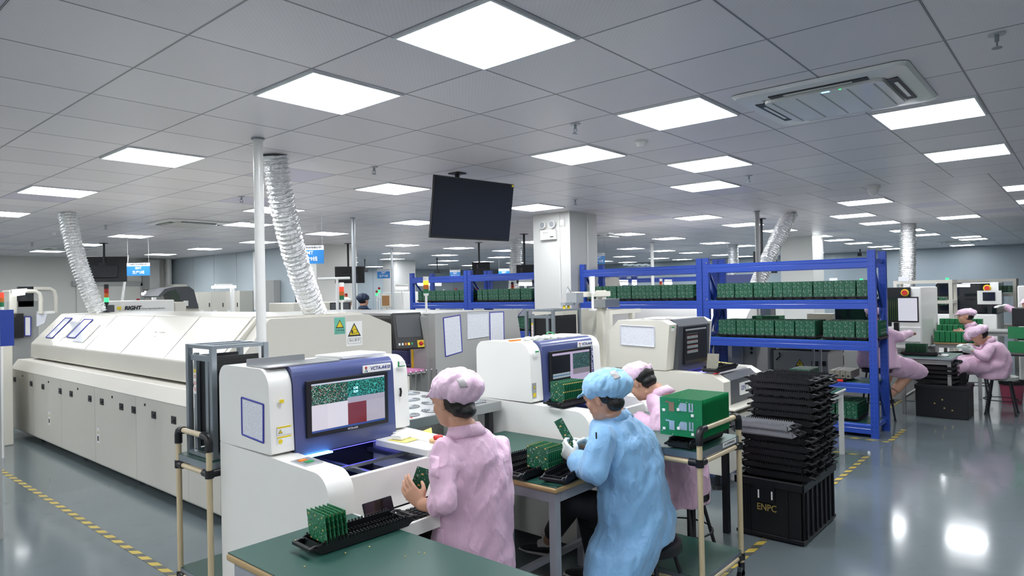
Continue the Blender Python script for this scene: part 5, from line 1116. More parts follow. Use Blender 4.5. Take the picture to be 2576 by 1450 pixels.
m_scr('screen_wide', scr_wide, .5)
b = MB(); bX(b, 8.41, 2224, 751, 2308, 808, .008); o = b.build('screen', 'screen_wide', rr)
b = MB(); p = atx(2255, 812, 8.46); b.box(8.44, p.y-.03, p.z-.12, 8.50, p.y+.03, p.z); b.build('stand', 'black_plastic', rr)
# cream shelf racks with green boards at right
def cream_shelf(X, px0, px1, pyt, levels, label, dep=.5):
    a = atx(px0, pyt, X); c = atx(px1, pyt, X); y0, y1 = min(a.y, c.y), max(a.y, c.y); zt = (a.z+c.z)/2
    r = root('shelf_rack', (X+dep/2, (y0+y1)/2, 0), label, 'shelf rack', 'cream angle-iron shelf racks')
    for x in (X, X+dep-.04):
        for y in (y0, y1-.05): b = MB(); b.box(x, y, 0, x+.04, y+.05, zt); b.build('upright', 'beige_panel', r)
    for z in [zt]+levels: b = MB(); b.box(X+.003, y0+.003, z-.05, X+dep-.003, y1-.003, z+.001); b.build('shelf', 'beige_panel', r)
    return y0, y1, zt
y0, y1, zt = cream_shelf(10.6, 2247, 2395, 706, [.5, .95, 1.35], 'cream metal shelf rack behind the placement machine at right')
for k in range(2): b = MB(); bX(b, 10.62, 2343+k*18, 748, 2359+k*18, 768, .3); one(b, 'board_block', 'pcb_x', 'block of green boards on the cream rack, %s of two' % ORDN[k], 'circuit boards', 'board blocks on the cream rack')
b = MB(); bX(b, 10.6, 2260, 697, 2284, 708, .02); one(b, 'shelf_sign', 'sign_white', 'small white and blue sign on top of the cream rack', 'sign')
b = MB(); bX(b, 10.59, 2262, 700, 2282, 704, .008); 
text('待检区', 'sign_text_piece', 'sign_blue', bpy.data.objects[[o.name for o in bpy.data.objects if o.name.startswith('shelf_sign')][0]], (0, 0, 0), .07, (0, -1, 0), (0, 0, 1), .001).location = (-.012, 0, .04)
b = MB(); bX(b, 10.59, 2086, 700, 2106, 712, .02); one(b, 'shelf_sign', 'sign_white', 'small pale sign left of the right rack post', 'sign')
r = root('placement_machine', (13.2, 0, 0), 'black-fronted placement machine with lit strip behind the man in pink cap', 'placement machine')
b = MB(); bX(b, 12.6, 2353, 713, 2510, 790, 1.2); b.build('black_front', 'black_gloss', r, .02); b = MB(); bX(b, 12.6, 2353, 790, 2510, 880, 1.2, True); b.build('base', 'white_metal', r, .02)
b = MB(); bX(b, 12.58, 2399, 716, 2440, 722, .02); b.build('lit_strip', 'tube_on', r); b = MB(); bX(b, 12.58, 2490, 710, 2512, 732, .02); b.build('white_panel', 'white_metal', r)
b = MB(); p = atx(2483, 725, 12.57); b.m('yellow'); b.cyl(p, p+V((.01, 0, 0)), .06, n=16); b.m('red'); b.cyl(p+V((-.02, 0, 0)), p, .04, n=14); b.build('stop_button', None, r)
rr = root('monitor', atx(2489, 750, 11.8), 'pink-tinted monitor at the upper right above the seated woman', 'monitor')
b = MB(); bX(b, 11.8, 2458, 732, 2520, 766, .05); b.build('case', 'white_metal', rr); b = MB(); bX(b, 11.8, 2472, 736, 2504, 757, .01, off=-.012); b.build('screen', 'screen_off', rr)
b = MB(); bX(b, 11.83, 2484, 766, 2494, 790, .04); b.build('stand', 'dark_metal', rr)
cream_shelf(13.9, 2409, 2556, 703, [.8, 1.1, 1.4], 'cream metal shelf rack at the far right behind the monitor', .6)
for k in range(4): b = MB(); bX(b, 13.95, 2514+k*10, 719, 2523+k*10, 736, .4); one(b, 'board_block', 'pcb_x', 'tiny block of green boards on the far right cream rack, %s of four' % ORDN[k], 'circuit boards', 'board blocks on the far right rack')
b = MB(); bX(b, 12.0, 2559, 719, 2576+40, 900, .8, True); one(b, 'white_machine', 'white_metal', 'white machine side at the right picture edge', 'machine', bevel=.02)
table(11.0, -1.5, 11.6, .1, .86, 'distant grey bench at the upper right', legm='grey_panel', mt='grey_panel', edge='grey_panel')
# rows of green boards behind the seated woman
bt = table(9.4, -.52, 10.2, .05, .78, 'long bench full of bright green boards behind the seated woman', legm='grey_panel')
for j in range(3):
    for k in range(8):
        y = .04-k*.066; add_board(14-j, (9.48+j*.22, y-.03, .785+.075+.04*j), (.16, .058, .15+.08*j), 'pcb_green', 'bright green board block on the far bench, %s row, %s from left' % (('front', 'middle', 'back')[j], ORDN[k]), 'bright boards on the far bench')
# desk of the seated woman
t4 = table(7.70, -.40, 8.55, .16, .71, 'green-topped bench beside the seated woman holding a black tray of boards', legm='grey_panel', edge='galv')
tray((7.95, -.02, .712), 0.0, 'black tray on the seated woman bench')
for i in range(14): add_board(30-i, (7.97, .13-i*.0175, .80), (.13, .0022, .12), 'pcb_dark', 'dark green board standing in the seated woman tray, %s from the left' % ORDN[i], 'boards beside the seated woman')
paper_stack((7.98, -.24, .712), .12, .16, .02, 0, 'white paper pad on the bench of the seated woman')
for k in range(10): tray((7.78+(k % 2)*.2, -.22, .40+k*.027), random.uniform(-.04, .04), 'black tray under the right bench, %s from the bottom' % ORDN[k], 'trays under the right bench')
r = root('plastic_crate', (7.86, -.25, 0), 'large black crate under the right bench beside the stool', 'crate')
b = MB(); b.box(7.62, -.56, .0, 8.1, -.02, .385); b.build('shell', 'crate_black', r, .006); b = MB(); b.box(7.61, -.57, .34, 8.11, -.01, .386); b.build('rim', 'crate_black', r, .004)
b = MB()
for y, z in ((-.30, .22), (-.22, .17), (-.32, .12), (-.40, .10)): b = MB(); b.cyl((7.614, y, z), (7.62, y, z), .010, n=6); b.build('yellow_fleck', 'gold', r)
# stool builder
def stool(c, h, label, seat_m='black_plastic', r0=.165, rseat=.17, legm='dark_metal'):
    c = V(c); r = root('stool', c, label, 'stool', None)
    b = MB(); b.cyl((c.x, c.y, h-.045), (c.x, c.y, h-.006), rseat, rseat, n=28); b.cyl((c.x, c.y, h-.006), (c.x, c.y, h), rseat, rseat-.02, n=28); b.build('seat', seat_m, r)
    for k in range(4):
        a = PI/4+k*PI/2; d = V((math.cos(a), math.sin(a), 0)); b = MB(); b.cyl(c+d*(r0+.05), V((c.x, c.y, h-.045))+d*(r0-.04), .011, n=10); b.cyl(c+d*(r0+.05), c+d*(r0+.048)+V((0, 0, .02)), .014, n=10); b.build('leg', legm, r)
    b = MB(); n = 20; b.tube([V((c.x+(r0+.02)*math.cos(t), c.y+(r0+.02)*math.sin(t), h*.38)) for t in [i*2*PI/n for i in range(n+1)]], .006, 6); b.build('foot_ring', legm, r); return r
# pink waste bin
r = root('waste_bin', (9.3, -.85, 0), 'pink woven waste bin with black liner under the right stool', 'bin')
b = MB(); b.cyl((9.3, -.85, 0), (9.3, -.85, .27), .11, .14, n=24, cap=True); b.build('bin', 'bin_pink', r); b = MB(); b.cyl((9.3, -.85, .25), (9.3, -.85, .30), .145, .15, n=24, cap=False); b.cyl((9.3, -.85, .272), (9.3, -.85, .278), .135, n=24); b.build('liner', 'black_plastic', r)
# right edge: black boxes and boards
b = MB(); bX(b, 9.0, 2545, 776, 2620, 822, .4); one(b, 'black_box', 'crate_black', 'black box stack at the right picture edge before the half seen worker', 'box', bevel=.005)
for k, (a_, c_) in enumerate(((824, 852), (858, 890))):
    add_board(40, atx(2572, (a_+c_)/2, 8.9), (.003, .30, .15), 'pcb_big', 'green board with white connectors at the right edge, %s one' % ('upper', 'lower')[k], 'boards at the right edge')
b = MB(); bX(b, 8.9, 2535, 892, 2640, 900, .5); one(b, 'edge_bench', 'crate_black', 'black bench edge under the boards at the right edge', 'bench')
b = MB(); bX(b, 9.0, 2560, 852, 2620, 858, .4); bX(b, 9.0, 2575, 823, 2620, 892, .4, off=.03); one(b, 'edge_box', 'crate_black', 'dark box holding the green boards at the right edge', 'box')
# ---- left background
r = root('side_post', (-.75, 3.98, 0), 'grey square post at the left picture edge', 'post')
b = MB(); b.box(-.95, 3.98, 0, -.685, 4.06, 1.95); b.build('post', 'grey_panel', r)
b = MB(); bY(b, 4.3, -60, 782, 36, 870, .10); one(b, 'plastic_curtain', 'blue_panel', 'folded blue panel hanging beside the post at the left edge', 'panel')
b = MB(); bY(b, 7.6, -60, 868, 32, 905, .8, True); bY(b, 8.0, 12, 818, 28, 905, .3, True); one(b, 'beige_machine', 'beige_paint', 'low beige machine beyond the oven at the left edge', 'machine', bevel=.01)
b = MB(); bY(b, 7.9, 4, 884, 30, 894, .2); one(b, 'blue_sheet', 'sign_blue', 'light blue sheet on the low beige machine at the left edge', 'sheet')
r = root('placement_machine', (.3, 10.5, 0), 'cream placement machine with black bay and two arched tubes at the far left', 'placement machine')
b = MB(); bY(b, 9.4, -40, 760, 98, 900, 2.0, True); b.build('body', 'perforated_small', r); b = MB(); bY(b, 9.35, 28, 790, 60, 850, .06); b.build('black_bay', 'black_gloss', r)
b = MB(); bY(b, 9.5, 36, 745, 75, 790, .5); b.build('dark_head', 'charcoal', r); b = MB(); bY(b, 9.5, 40, 722, 80, 772, .06, off=-.1); b.build('glass_door', 'black_gloss', r)
b = MB(); bY(b, 9.4, 20, 730, 42, 790, .4, off=-.05); bY(b, 9.4, 72, 735, 85, 790, .3, off=.1); b.build('side_cover', 'beige_paint', r, .02)
for (x0, x1, yt, yb, Y) in ((30, 103, 733, 790, 9.3), (50, 140, 727, 787, 9.8)):
    P = [aty(x0, yt+4, Y), aty(x0+12, yt, Y), aty(x1-14, yt, Y), aty(x1-4, yt+6, Y), aty(x1, yt+20, Y), aty(x1, yb, Y)]; b = MB(); b.tube(P, .028, 8); b.build('arched_tube', 'beige_paint', r)
rr = root('tube_lamp', aty(45, 740, 9.2), 'glowing tube lamp under the arched tubes at the far left', 'lamp'); b = MB(); b.tube([aty(31, 742, 9.2), aty(62, 738, 9.2)], .022, 8); b.build('tube', 'tube_on', rr); b = MB(); b.tube([aty(28, 734, 9.25), aty(68, 731, 9.25)], .03, 6); b.build('housing', 'beige_paint', rr)
framed_sheet([aty(62, 797, 9.38), aty(77, 797, 9.38), aty(77, 845, 9.38), aty(62, 845, 9.38)], (0, -1, 0), 'violet-framed white sheet on the far left perforated panel', 'frame_violet', 'paper', fr=.008)
framed_sheet([aty(92, 788, 9.3), aty(118, 790, 9.3), aty(112, 812, 9.3), aty(92, 822, 9.3)], (0, -1, 0), 'pale sheet hanging from the bar behind the oven corner', 'plastic_sleeve', 'print_xz', fr=.004)
b = MB(); bY(b, 9.3, 95, 784, 138, 789, .06); one(b, 'paper_bar', 'white_metal', 'white bar holding the pale sheet behind the oven corner', 'bar')
# roller door in the back wall
b = MB(); a = aty(225, 720, 18.18); c = aty(352, 712, 18.18); b.m('wall_grey'); b.box(a.x-.3, 18.16, 0, c.x, 18.195, c.z-.08); b.m('grey_panel'); b.box(a.x-.4, 18.12, c.z-.08, c.x+.1, 18.2, c.z+.05); b.box(c.x, 18.12, 0, c.x+.12, 18.2, c.z); struct(b.build('door_1', None))
b = MB(); bY(b, 17.6, 376, 655, 402, 728, .5); r = one(b, 'wall_box', 'grey_panel', 'tall grey control box right of the line 2 sign', 'electrical box')
b = MB(); b.cyl((6.15, 18.05, 0), (6.15, 18.05, CEIL-.001), .09, n=16); one(b, 'corner_duct', 'white_metal', 'vertical white round duct in the left corner', 'duct')
b = MB(); bX(b, 6.1, 636, 633, 645, 780, .12); p = atx(640, 633, 6.1); one(b, 'vertical_duct', 'white_metal', 'white vertical duct left of the electrical box', 'duct')
# cleaning machine with RIGHT lettering
r = root('cleaning_machine', (3.5, 11, 0), 'cream machine with RIGHT lettering behind the oven', 'cleaning machine')
b = MB(); bY(b, 10.2, 300, 757, 440, 800, .9, True); b.build('body', 'white_paint', r, .02)
b = MB(); bY(b, 10.2, 440, 760, 470, 800, .8, True); b.build('end_cover', 'beige_paint', r, .02); b = MB(); bY(b, 10.15, 296, 772, 305, 780, .04); b.build('switch', 'yellow', r)
text('RIGHT', 'lettering', 'ink', r, aty(334, 775.5, 10.19), .085, (1, 0, 0), (0, 0, 1), .001, bold=.004, shear=.2)
text('Dross Separating Machine', 'small_lettering', 'grey_panel', r, aty(386, 776, 10.19), .035, (1, 0, 0), (0, 0, 1), .001, bold=.001)
b = MB(); bY(b, 8.75, 267, 768, 288, 778, .2, True); one(b, 'dark_box', 'charcoal', 'small dark box on the oven top left of the RIGHT machine', 'box')
r = root('hooded_machine', (4.6, 11.3, 0), 'machine with raised curved grey hood behind the oven', 'machine')
b = MB()
hp2 = [aty(x, y, 10.9) for x, y in ((462, 776), (450, 742), (440, 728), (420, 735), (404, 748), (398, 745), (415, 727), (440, 722), (476, 721), (488, 730), (500, 776))]
b._add([p for p in hp2]+[p+V((0, .7, 0)) for p in hp2], [(i, (i+1) % 11, 11+(i+1) % 11, 11+i) for i in range(11)]+[(0, 1, 9, 10), (1, 2, 8, 9), (2, 3, 7, 8), (3, 4, 6, 7), (4, 5, 6)]+[tuple(11+i for i in q) for q in ((0, 1, 9, 10), (1, 2, 8, 9), (2, 3, 7, 8), (3, 4, 6, 7), (4, 5, 6))]); b.build('raised_hood', 'charcoal', r)
b = MB(); bY(b, 10.95, 430, 765, 500, 800, .8, True); b.build('body', 'beige_paint', r); b = MB(); bY(b, 10.88, 462, 757, 474, 770, .01); b.build('label', 'paper', r)
b = MB(); bY(b, 11.6, 430, 740, 440, 776, .05); b.build('frame_post', 'white_metal', r)
def work_lamp(px0, px1, py, pxp, pyb, Y, label):
    r = root('work_lamp', aty(pxp, pyb, Y), label, 'lamp', 'white T-shaped work lamps'); b = MB(); b.tube([aty(px0, py, Y), aty(px1, py-1, Y)], .028, 8); b.build('tube', 'tube_on', r)
    b = MB(); a = aty(px0+8, py-8, Y); c = aty(px1-10, py-4, Y); b.box(a.x, Y-.04, a.z-.04, c.x, Y+.04, a.z+.0); b.build('housing', 'white_metal', r); b = MB(); p = aty(pxp, pyb, Y); q = aty(pxp, py+3, Y); b.box(p.x-.035, Y-.03, 0, p.x+.035, Y+.03, q.z); b.build('post', 'white_metal', r)
work_lamp(533, 593, 723, 585, 776, 12.2, 'T-shaped work lamp with glowing tube right of the grey hood'); work_lamp(357, 388, 740, 388, 776, 12.6, 'glowing work lamp behind the RIGHT machine')
for i, (a, c, py, d) in enumerate(((996, 1026, 725, 15), (1050, 1110, 716, 15), (1305, 1338, 715, 12), (1545, 1580, 714, 14), (1590, 1602, 714, 14), (1672, 1690, 713, 14))):
    p = atd(a, py, d); q = atd(c, py, d); rr = root('tube_lamp', (p+q)/2, 'small glowing tube lamp in the far hall, %s from the left' % ORDN[i], 'lamp', 'distant tube lamps'); b = MB(); b.tube([p, q], .03, 8); b.build('tube', 'tube_on', rr); b = MB(); b.tube([p+V((0, 0, .05)), q+V((0, 0, .05))], .035, 4); b.build('housing', 'white_metal', rr); b = MB(); m_ = (p+q)/2; b.cyl((m_.x, m_.y, m_.z), (m_.x, m_.y, 0), .02, n=8); b.build('post', 'white_metal', rr)
# cabinets along the side wall
for i in range(6):
    y1 = 17.9-i*.72; h = 2.02 if i == 0 else 1.78; r = root('electric_cabinet', (6.12, y1-.35, 0), 'beige electric cabinet along the blue side wall, %s from the corner' % ORDN[i], 'cabinet', 'beige cabinets along the side wall')
    b = MB(); b.box(5.95, y1-.71, 0, 6.29, y1, h); b.build('body', 'beige_panel', r, .004); b = MB(); b.m('paper'); b.box(5.947, y1-.28, 1.10, 5.949, y1-.10, 1.32); warn_tri(b, (5.946, y1-.19, 1.20), .06, (0, -1, 0), (0, 0, 1), (-1, 0, 0)); b.build('warning_label', None, r); b = MB(); b.box(5.935, y1-.62, 1.40, 5.949, y1-.60, 1.50); b.build('handle', 'dark_metal', r)
b = MB(); a = atx(666, 711, 6.20); c = atx(690, 765, 6.20); b.box(6.12, 12.35, 1.05, 6.29, 12.9, 2.0); r = one(b, 'electrical_box', 'grey_panel', 'grey electrical box on the wall left of the line 9 column', 'electrical box', bevel=.006)
wall('wall_side_panel', 6.3, 11.7, 6.36, 13.2)
# grey work area before the far wall: benches, monitors
b = MB(); q_ = atd(856, 772, 11.6); b.box(q_.x-.2, q_.y-.1, 0, q_.x+.25, q_.y+.35, q_.z-.08); one(b, 'monitor_desk', 'grey_panel', 'grey stand under the dark monitor left of the navy cap', 'stand')
q_ = atd(972, 757, 12.0); b = MB(); b.cyl((q_.x, q_.y+.02, 0), (q_.x, q_.y+.02, q_.z-.1), .03); one(b, 'monitor_stand', 'beige_paint', 'post under the beige monitor with brown screen', 'stand')
r = root('monitor', atd(856, 772, 12), 'dark grey monitor left of the navy-capped person', 'monitor'); b = MB(); P = atd(856, 772, 11.5)
b.cbox((0, 0, 0), (.34, .05, .15), Matrix.Translation(P) @ Matrix.Rotation(-.75, 4, 'Z')); b.build('case', 'black_plastic', r, .01); b = MB(); b.cbox((0, -.027, .0), (.30, .004, .12), Matrix.Translation(P) @ Matrix.Rotation(-.75, 4, 'Z')); b.build('screen', 'charcoal', r)
r = root('monitor', atd(972, 757, 12), 'small beige monitor with brown screen right of the navy cap', 'monitor'); P = atd(972, 757, 12); b = MB(); b.cbox((0, 0, 0), (.185, .05, .235), Matrix.Translation(P) @ Matrix.Rotation(-.75, 4, 'Z')); b.build('case', 'beige_paint', r, .01); b = MB(); b.cbox((-.01, -.027, .0), (.13, .004, .18), Matrix.Translation(P) @ Matrix.Rotation(-.75, 4, 'Z')); b.build('screen', 'cardboard', r)
b = MB(); b.cbox((0, .3, -.52), (1.1, .6, 1.04), Matrix.Translation(V((atd(1000, 768, 12.5).x, atd(1000, 768, 12.5).y, 1.28))) @ Matrix.Rotation(-.75, 4, 'Z')); one(b, 'printer_machine', 'beige_paint', 'beige machine with dark handle right of the brown screen monitor', 'machine', bevel=.01)
b = MB(); b.cbox((0, 0, 0), (1.6, .8, 1.02), Matrix.Translation(V((atd(940, 760, 14.5).x, atd(940, 760, 14.5).y, .75))) @ Matrix.Rotation(-.75, 4, 'Z')); one(b, 'distant_machine', 'white_metal', 'long pale machine behind the navy-capped person', 'machine', bevel=.02)
for i, (px, py, d, w, h, m) in enumerate([(1035, 752, 17, 1.2, .35, 'white_metal'), (1400, 740, 15, 1.0, .3, 'beige_paint'), (1575, 745, 16.5, 1.2, .4, 'beige_paint'), (1690, 745, 19, 1.2, .35, 'white_metal'), (770, 775, 12, 1.0, .2, 'beige_paint'), (1240, 745, 16, 1.6, .3, 'grey_panel')]):
    p = atd(px, py, d); b = MB(); b.cbox((0, 0, 0), (w, .8, p.z+h/2), Matrix.Translation(V((p.x, p.y, (p.z+h/2)/2))) @ Matrix.Rotation(-.0, 4, 'Z')); one(b, 'distant_machine', m, 'distant pale machine in the far hall, %s from the left' % ORDN[i], 'machine', 'distant machines', bevel=.02)
b = MB()
for px in (790, 850): p = atd(px, 698, 10); q = atd(px+60, 698, 10); 
a = atd(800, 702, 10); c = atd(880, 700, 10); d_ = atd(848, 790, 10); b.tube([a, c], .02, 6); b.tube([atd(848, 702, 10), V((d_.x, d_.y, 0))], .022, 6); one(b, 'pipe_stand', 'white_metal', 'thin white pipe frame right of the big duct bottom', 'frame')
# white cover seen through the left bay, and blue-framed screen behind the rack
b = MB(); P = [atd(x, y, 11) for x, y in ((1515, 718), (1540, 694), (1556, 700), (1562, 722))]; b._add(P+[p+V((.3, .3, 0)) for p in P], [(0, 1, 2, 3), (4, 5, 6, 7), (0, 1, 5, 4), (1, 2, 6, 5), (2, 3, 7, 6), (3, 0, 4, 7)]); one(b, 'raised_cover', 'beige_paint', 'raised beige machine cover beside the column seen through the rack', 'cover')
b = MB(); bX(b, 9.6, 1800, 693, 1895, 712, .5); o = one(b, 'blue_display', 'aoi_blue', 'dark display with violet rim between rack posts', 'display')
for x0, x1, y0, lab in ((1892, 1902, 795, 'left'), (1917, 1960, 795, 'right')): b = MB(); q0 = atx(x0, y0, 6.62); q1 = atx(x1, y0, 6.62); b.box(6.62, q1.y, 1.001, 6.82, q0.y, q0.z); one(b, 'board_block', 'pcb_green', 'green board block behind the middle rack shelf, %s one' % lab, 'circuit boards', 'board blocks behind the rack')
b = MB(); b.box(6.60, .85, .985, 6.9, 1.75, 1.0); [b.box(x_, y_, 0, x_+.025, y_+.025, .985) for x_ in (6.60, 6.87) for y_ in (.85, 1.725)]; one(b, 'side_table', 'grey_panel', 'grey stand carrying green blocks behind the middle shelf', 'stand')
b = MB(); bX(b, 9.8, 2030, 790, 2093, 812, .3); one(b, 'board_block', 'module_steel', 'row of pale boards with white tags behind the rack', 'circuit boards', 'board blocks behind the rack')
b = MB(); bX(b, 9.75, 2002, 814, 2040, 850, .5, True); one(b, 'instrument', 'white_metal', 'pale instrument with blue display behind the middle shelf', 'instrument')
r = root('security_camera', atd(918, 681, 22), 'small dark security camera on the far wall', 'camera', 'far wall cameras')
for i, (px, py) in enumerate(((918, 681), (1100, 684), (2164, 641))):
    p = atd(px, py, 21); rr = r if i == 0 else root('security_camera', p, 'small dark security camera on the far wall, %s from the left' % ORDN[i], 'camera', 'far wall cameras'); rr.location = p; ORG[rr.name] = p; rr['label'] = 'small dark security camera on the far wall, %s from the left' % ORDN[i]
    b = MB(); b.cbox(p, (.15, .12, .1)); b.build('case', 'dark_metal', rr); b = MB(); b.cyl(p, (p.x, p.y, CEIL-.001), .02, n=8); b.build('stem', 'dark_metal', rr)
b = MB()
for k in range(8): p = atd(1575+k*8, 667+(k % 2)*2, 9.5); b.sphere(p, (.05, .05, .018), 8, 5)
one(b, 'plastic_film', 'clear_edge', 'loose clear plastic film on the top beam of the long rack', 'film')
# ================================================================ people
def bake(ob, vox, smooth=4, disp=None):
    m = ob.modifiers.new('r', 'REMESH'); m.mode = 'VOXEL'; m.voxel_size = vox; m.use_smooth_shade = True
    if smooth: s = ob.modifiers.new('s', 'SMOOTH'); s.iterations = smooth; s.factor = .5
    if disp:
        em = bpy.data.objects.new('e', None); COL.objects.link(em); em.scale = (1, 1, 2.6); em.rotation_euler = (.25, .35, .3); em.location = ob.matrix_world.translation; bpy.context.view_layer.update()
        for i, (sc, st) in enumerate(disp):
            tx = bpy.data.textures.new('folds%d' % i, 'CLOUDS'); tx.noise_scale = sc; tx.noise_depth = 2
            d = ob.modifiers.new('d', 'DISPLACE'); d.texture = tx; d.strength = st; d.mid_level = .5; d.texture_coords = 'OBJECT'; d.texture_coords_object = em
        s = ob.modifiers.new('s2', 'SMOOTH'); s.iterations = 1; s.factor = .5
    dg = bpy.context.evaluated_depsgraph_get(); dg.update()
    me = bpy.data.meshes.new_from_object(ob.evaluated_get(dg)); old = ob.data; mt = old.materials[0]
    ob.modifiers.clear()
    if disp: bpy.data.objects.remove(em)
    ob.data = me; me.materials.clear(); me.materials.append(mt); me.name = ob.name
    for p in me.polygons: p.use_smooth = True
    bpy.data.meshes.remove(old); return ob
def hand(b, wrist, d, n, t, curl=.5, s=1., r=.0085, thumb=.6):
    # wrist point, finger direction, palm normal, direction of the thumb side
    wrist = V(wrist); d = V(d).normalized(); n = (V(n)-d*V(n).dot(d)).normalized(); t = (V(t)-d*V(t).dot(d)-n*V(t).dot(n)).normalized()
    palm = .085*s
    b.loft([(wrist-d*.01, t*.026*s, n*.018*s), (wrist+d*.02*s, t*.032*s, n*.016*s), (wrist+d*palm*.6, t*.040*s, n*.014*s), (wrist+d*palm, t*.040*s, n*.011*s)], 14)
    for i, (off, L) in enumerate(((.031, .070), (.011, .079), (-.010, .073), (-.030, .058))):
        p = wrist+d*(palm-.006)+t*off*s; ang = 0; pts = [p-d*.02, p]; q = p; L *= s
        c = curl*(1+.08*i)
        for k, f in enumerate((.44, .31, .25)):
            ang += c*(.9 if k else .6); dv = d*math.cos(ang)+n*math.sin(ang); q = q+dv*L*f; pts.append(q)
        b.tube(pts, [r*1.05, r*1.05, r, r*.95, r*.8], 8); b.sphere(pts[-1], r*.8, 8, 6)
    p = wrist+d*.02*s+t*.026*s; q1 = p+(t*.75+d*.5+n*.2).normalized()*.032*s; q2 = q1+(t*.2*(1-thumb)+d*.8+n*thumb).normalized()*.028*s; q3 = q2+(d*.8+n*thumb*1.2-t*.25).normalized()*.024*s
    b.tube([p-d*.01-t*.006, p, q1, q2, q3], [r*1.5, r*1.5, r*1.25, r*1.1, r*.85], 8); b.sphere(q3, r*.85, 8, 6)
def head_mesh(b, c, f, up, s=1.):
    c = V(c); f = V(f).normalized(); up = (V(up)-f*V(up).dot(f)).normalized(); l = up.cross(f).normalized()   # l = its left
    def P(x, y, z): return c+l*x*s+f*y*s+up*z*s
    def E(p, rx, ry, rz, n=16, k=12):
        o = len(b.v); vs = []
        for i in range(k+1):
            t = PI*i/k
            for j in range(n): a = 2*PI*j/n; vs.append(p+l*rx*s*math.sin(t)*math.cos(a)+f*ry*s*math.sin(t)*math.sin(a)+up*rz*s*math.cos(t))
        b._add(vs, [(i*n+j, (i+1)*n+j, (i+1)*n+(j+1) % n, i*n+(j+1) % n) for i in range(k) for j in range(n)], True)
    E(P(0, -.012, .03), .074, .094, .088); E(P(0, .022, -.035), .058, .062, .075); E(P(0, .055, -.075), .028, .026, .024)     # skull, face, chin
    for x in (-.034, .034): E(P(x, .055, -.02), .022, .022, .028)
    E(P(0, .078, .028), .046, .016, .014); b.loft([(P(0, .078, .02), l*.008*s, f*.008*s), (P(0, .094, -.012), l*.012*s, f*.010*s), (P(0, .086, -.022), l*.014*s, f*.006*s)], 10)
    E(P(0, .080, -.045), .020, .009, .006); E(P(0, .077, -.054), .018, .009, .006)
    for x in (-1, 1): E(P(x*.029, .074, .012), .013, .008, .009); E(P(x*.073, -.004, -.008), .006, .013, .026); E(P(x*.079, -.010, .004), .004, .010, .012)
def ellipsoid(b, c, ax, n=20, k=12, jit=0):
    c = V(c); x, y, z = [V(a) for a in ax]; vs = []
    for i in range(k+1):
        t = PI*i/k
        for j in range(n): a = 2*PI*j/n; q = 1+random.uniform(-jit, jit); vs.append(c+x*math.sin(t)*math.cos(a)*q+y*math.sin(t)*math.sin(a)*q+z*math.cos(t)*q)
    return b._add(vs, [(i*n+j, (i+1)*n+j, (i+1)*n+(j+1) % n, i*n+(j+1) % n) for i in range(k) for j in range(n)], True)
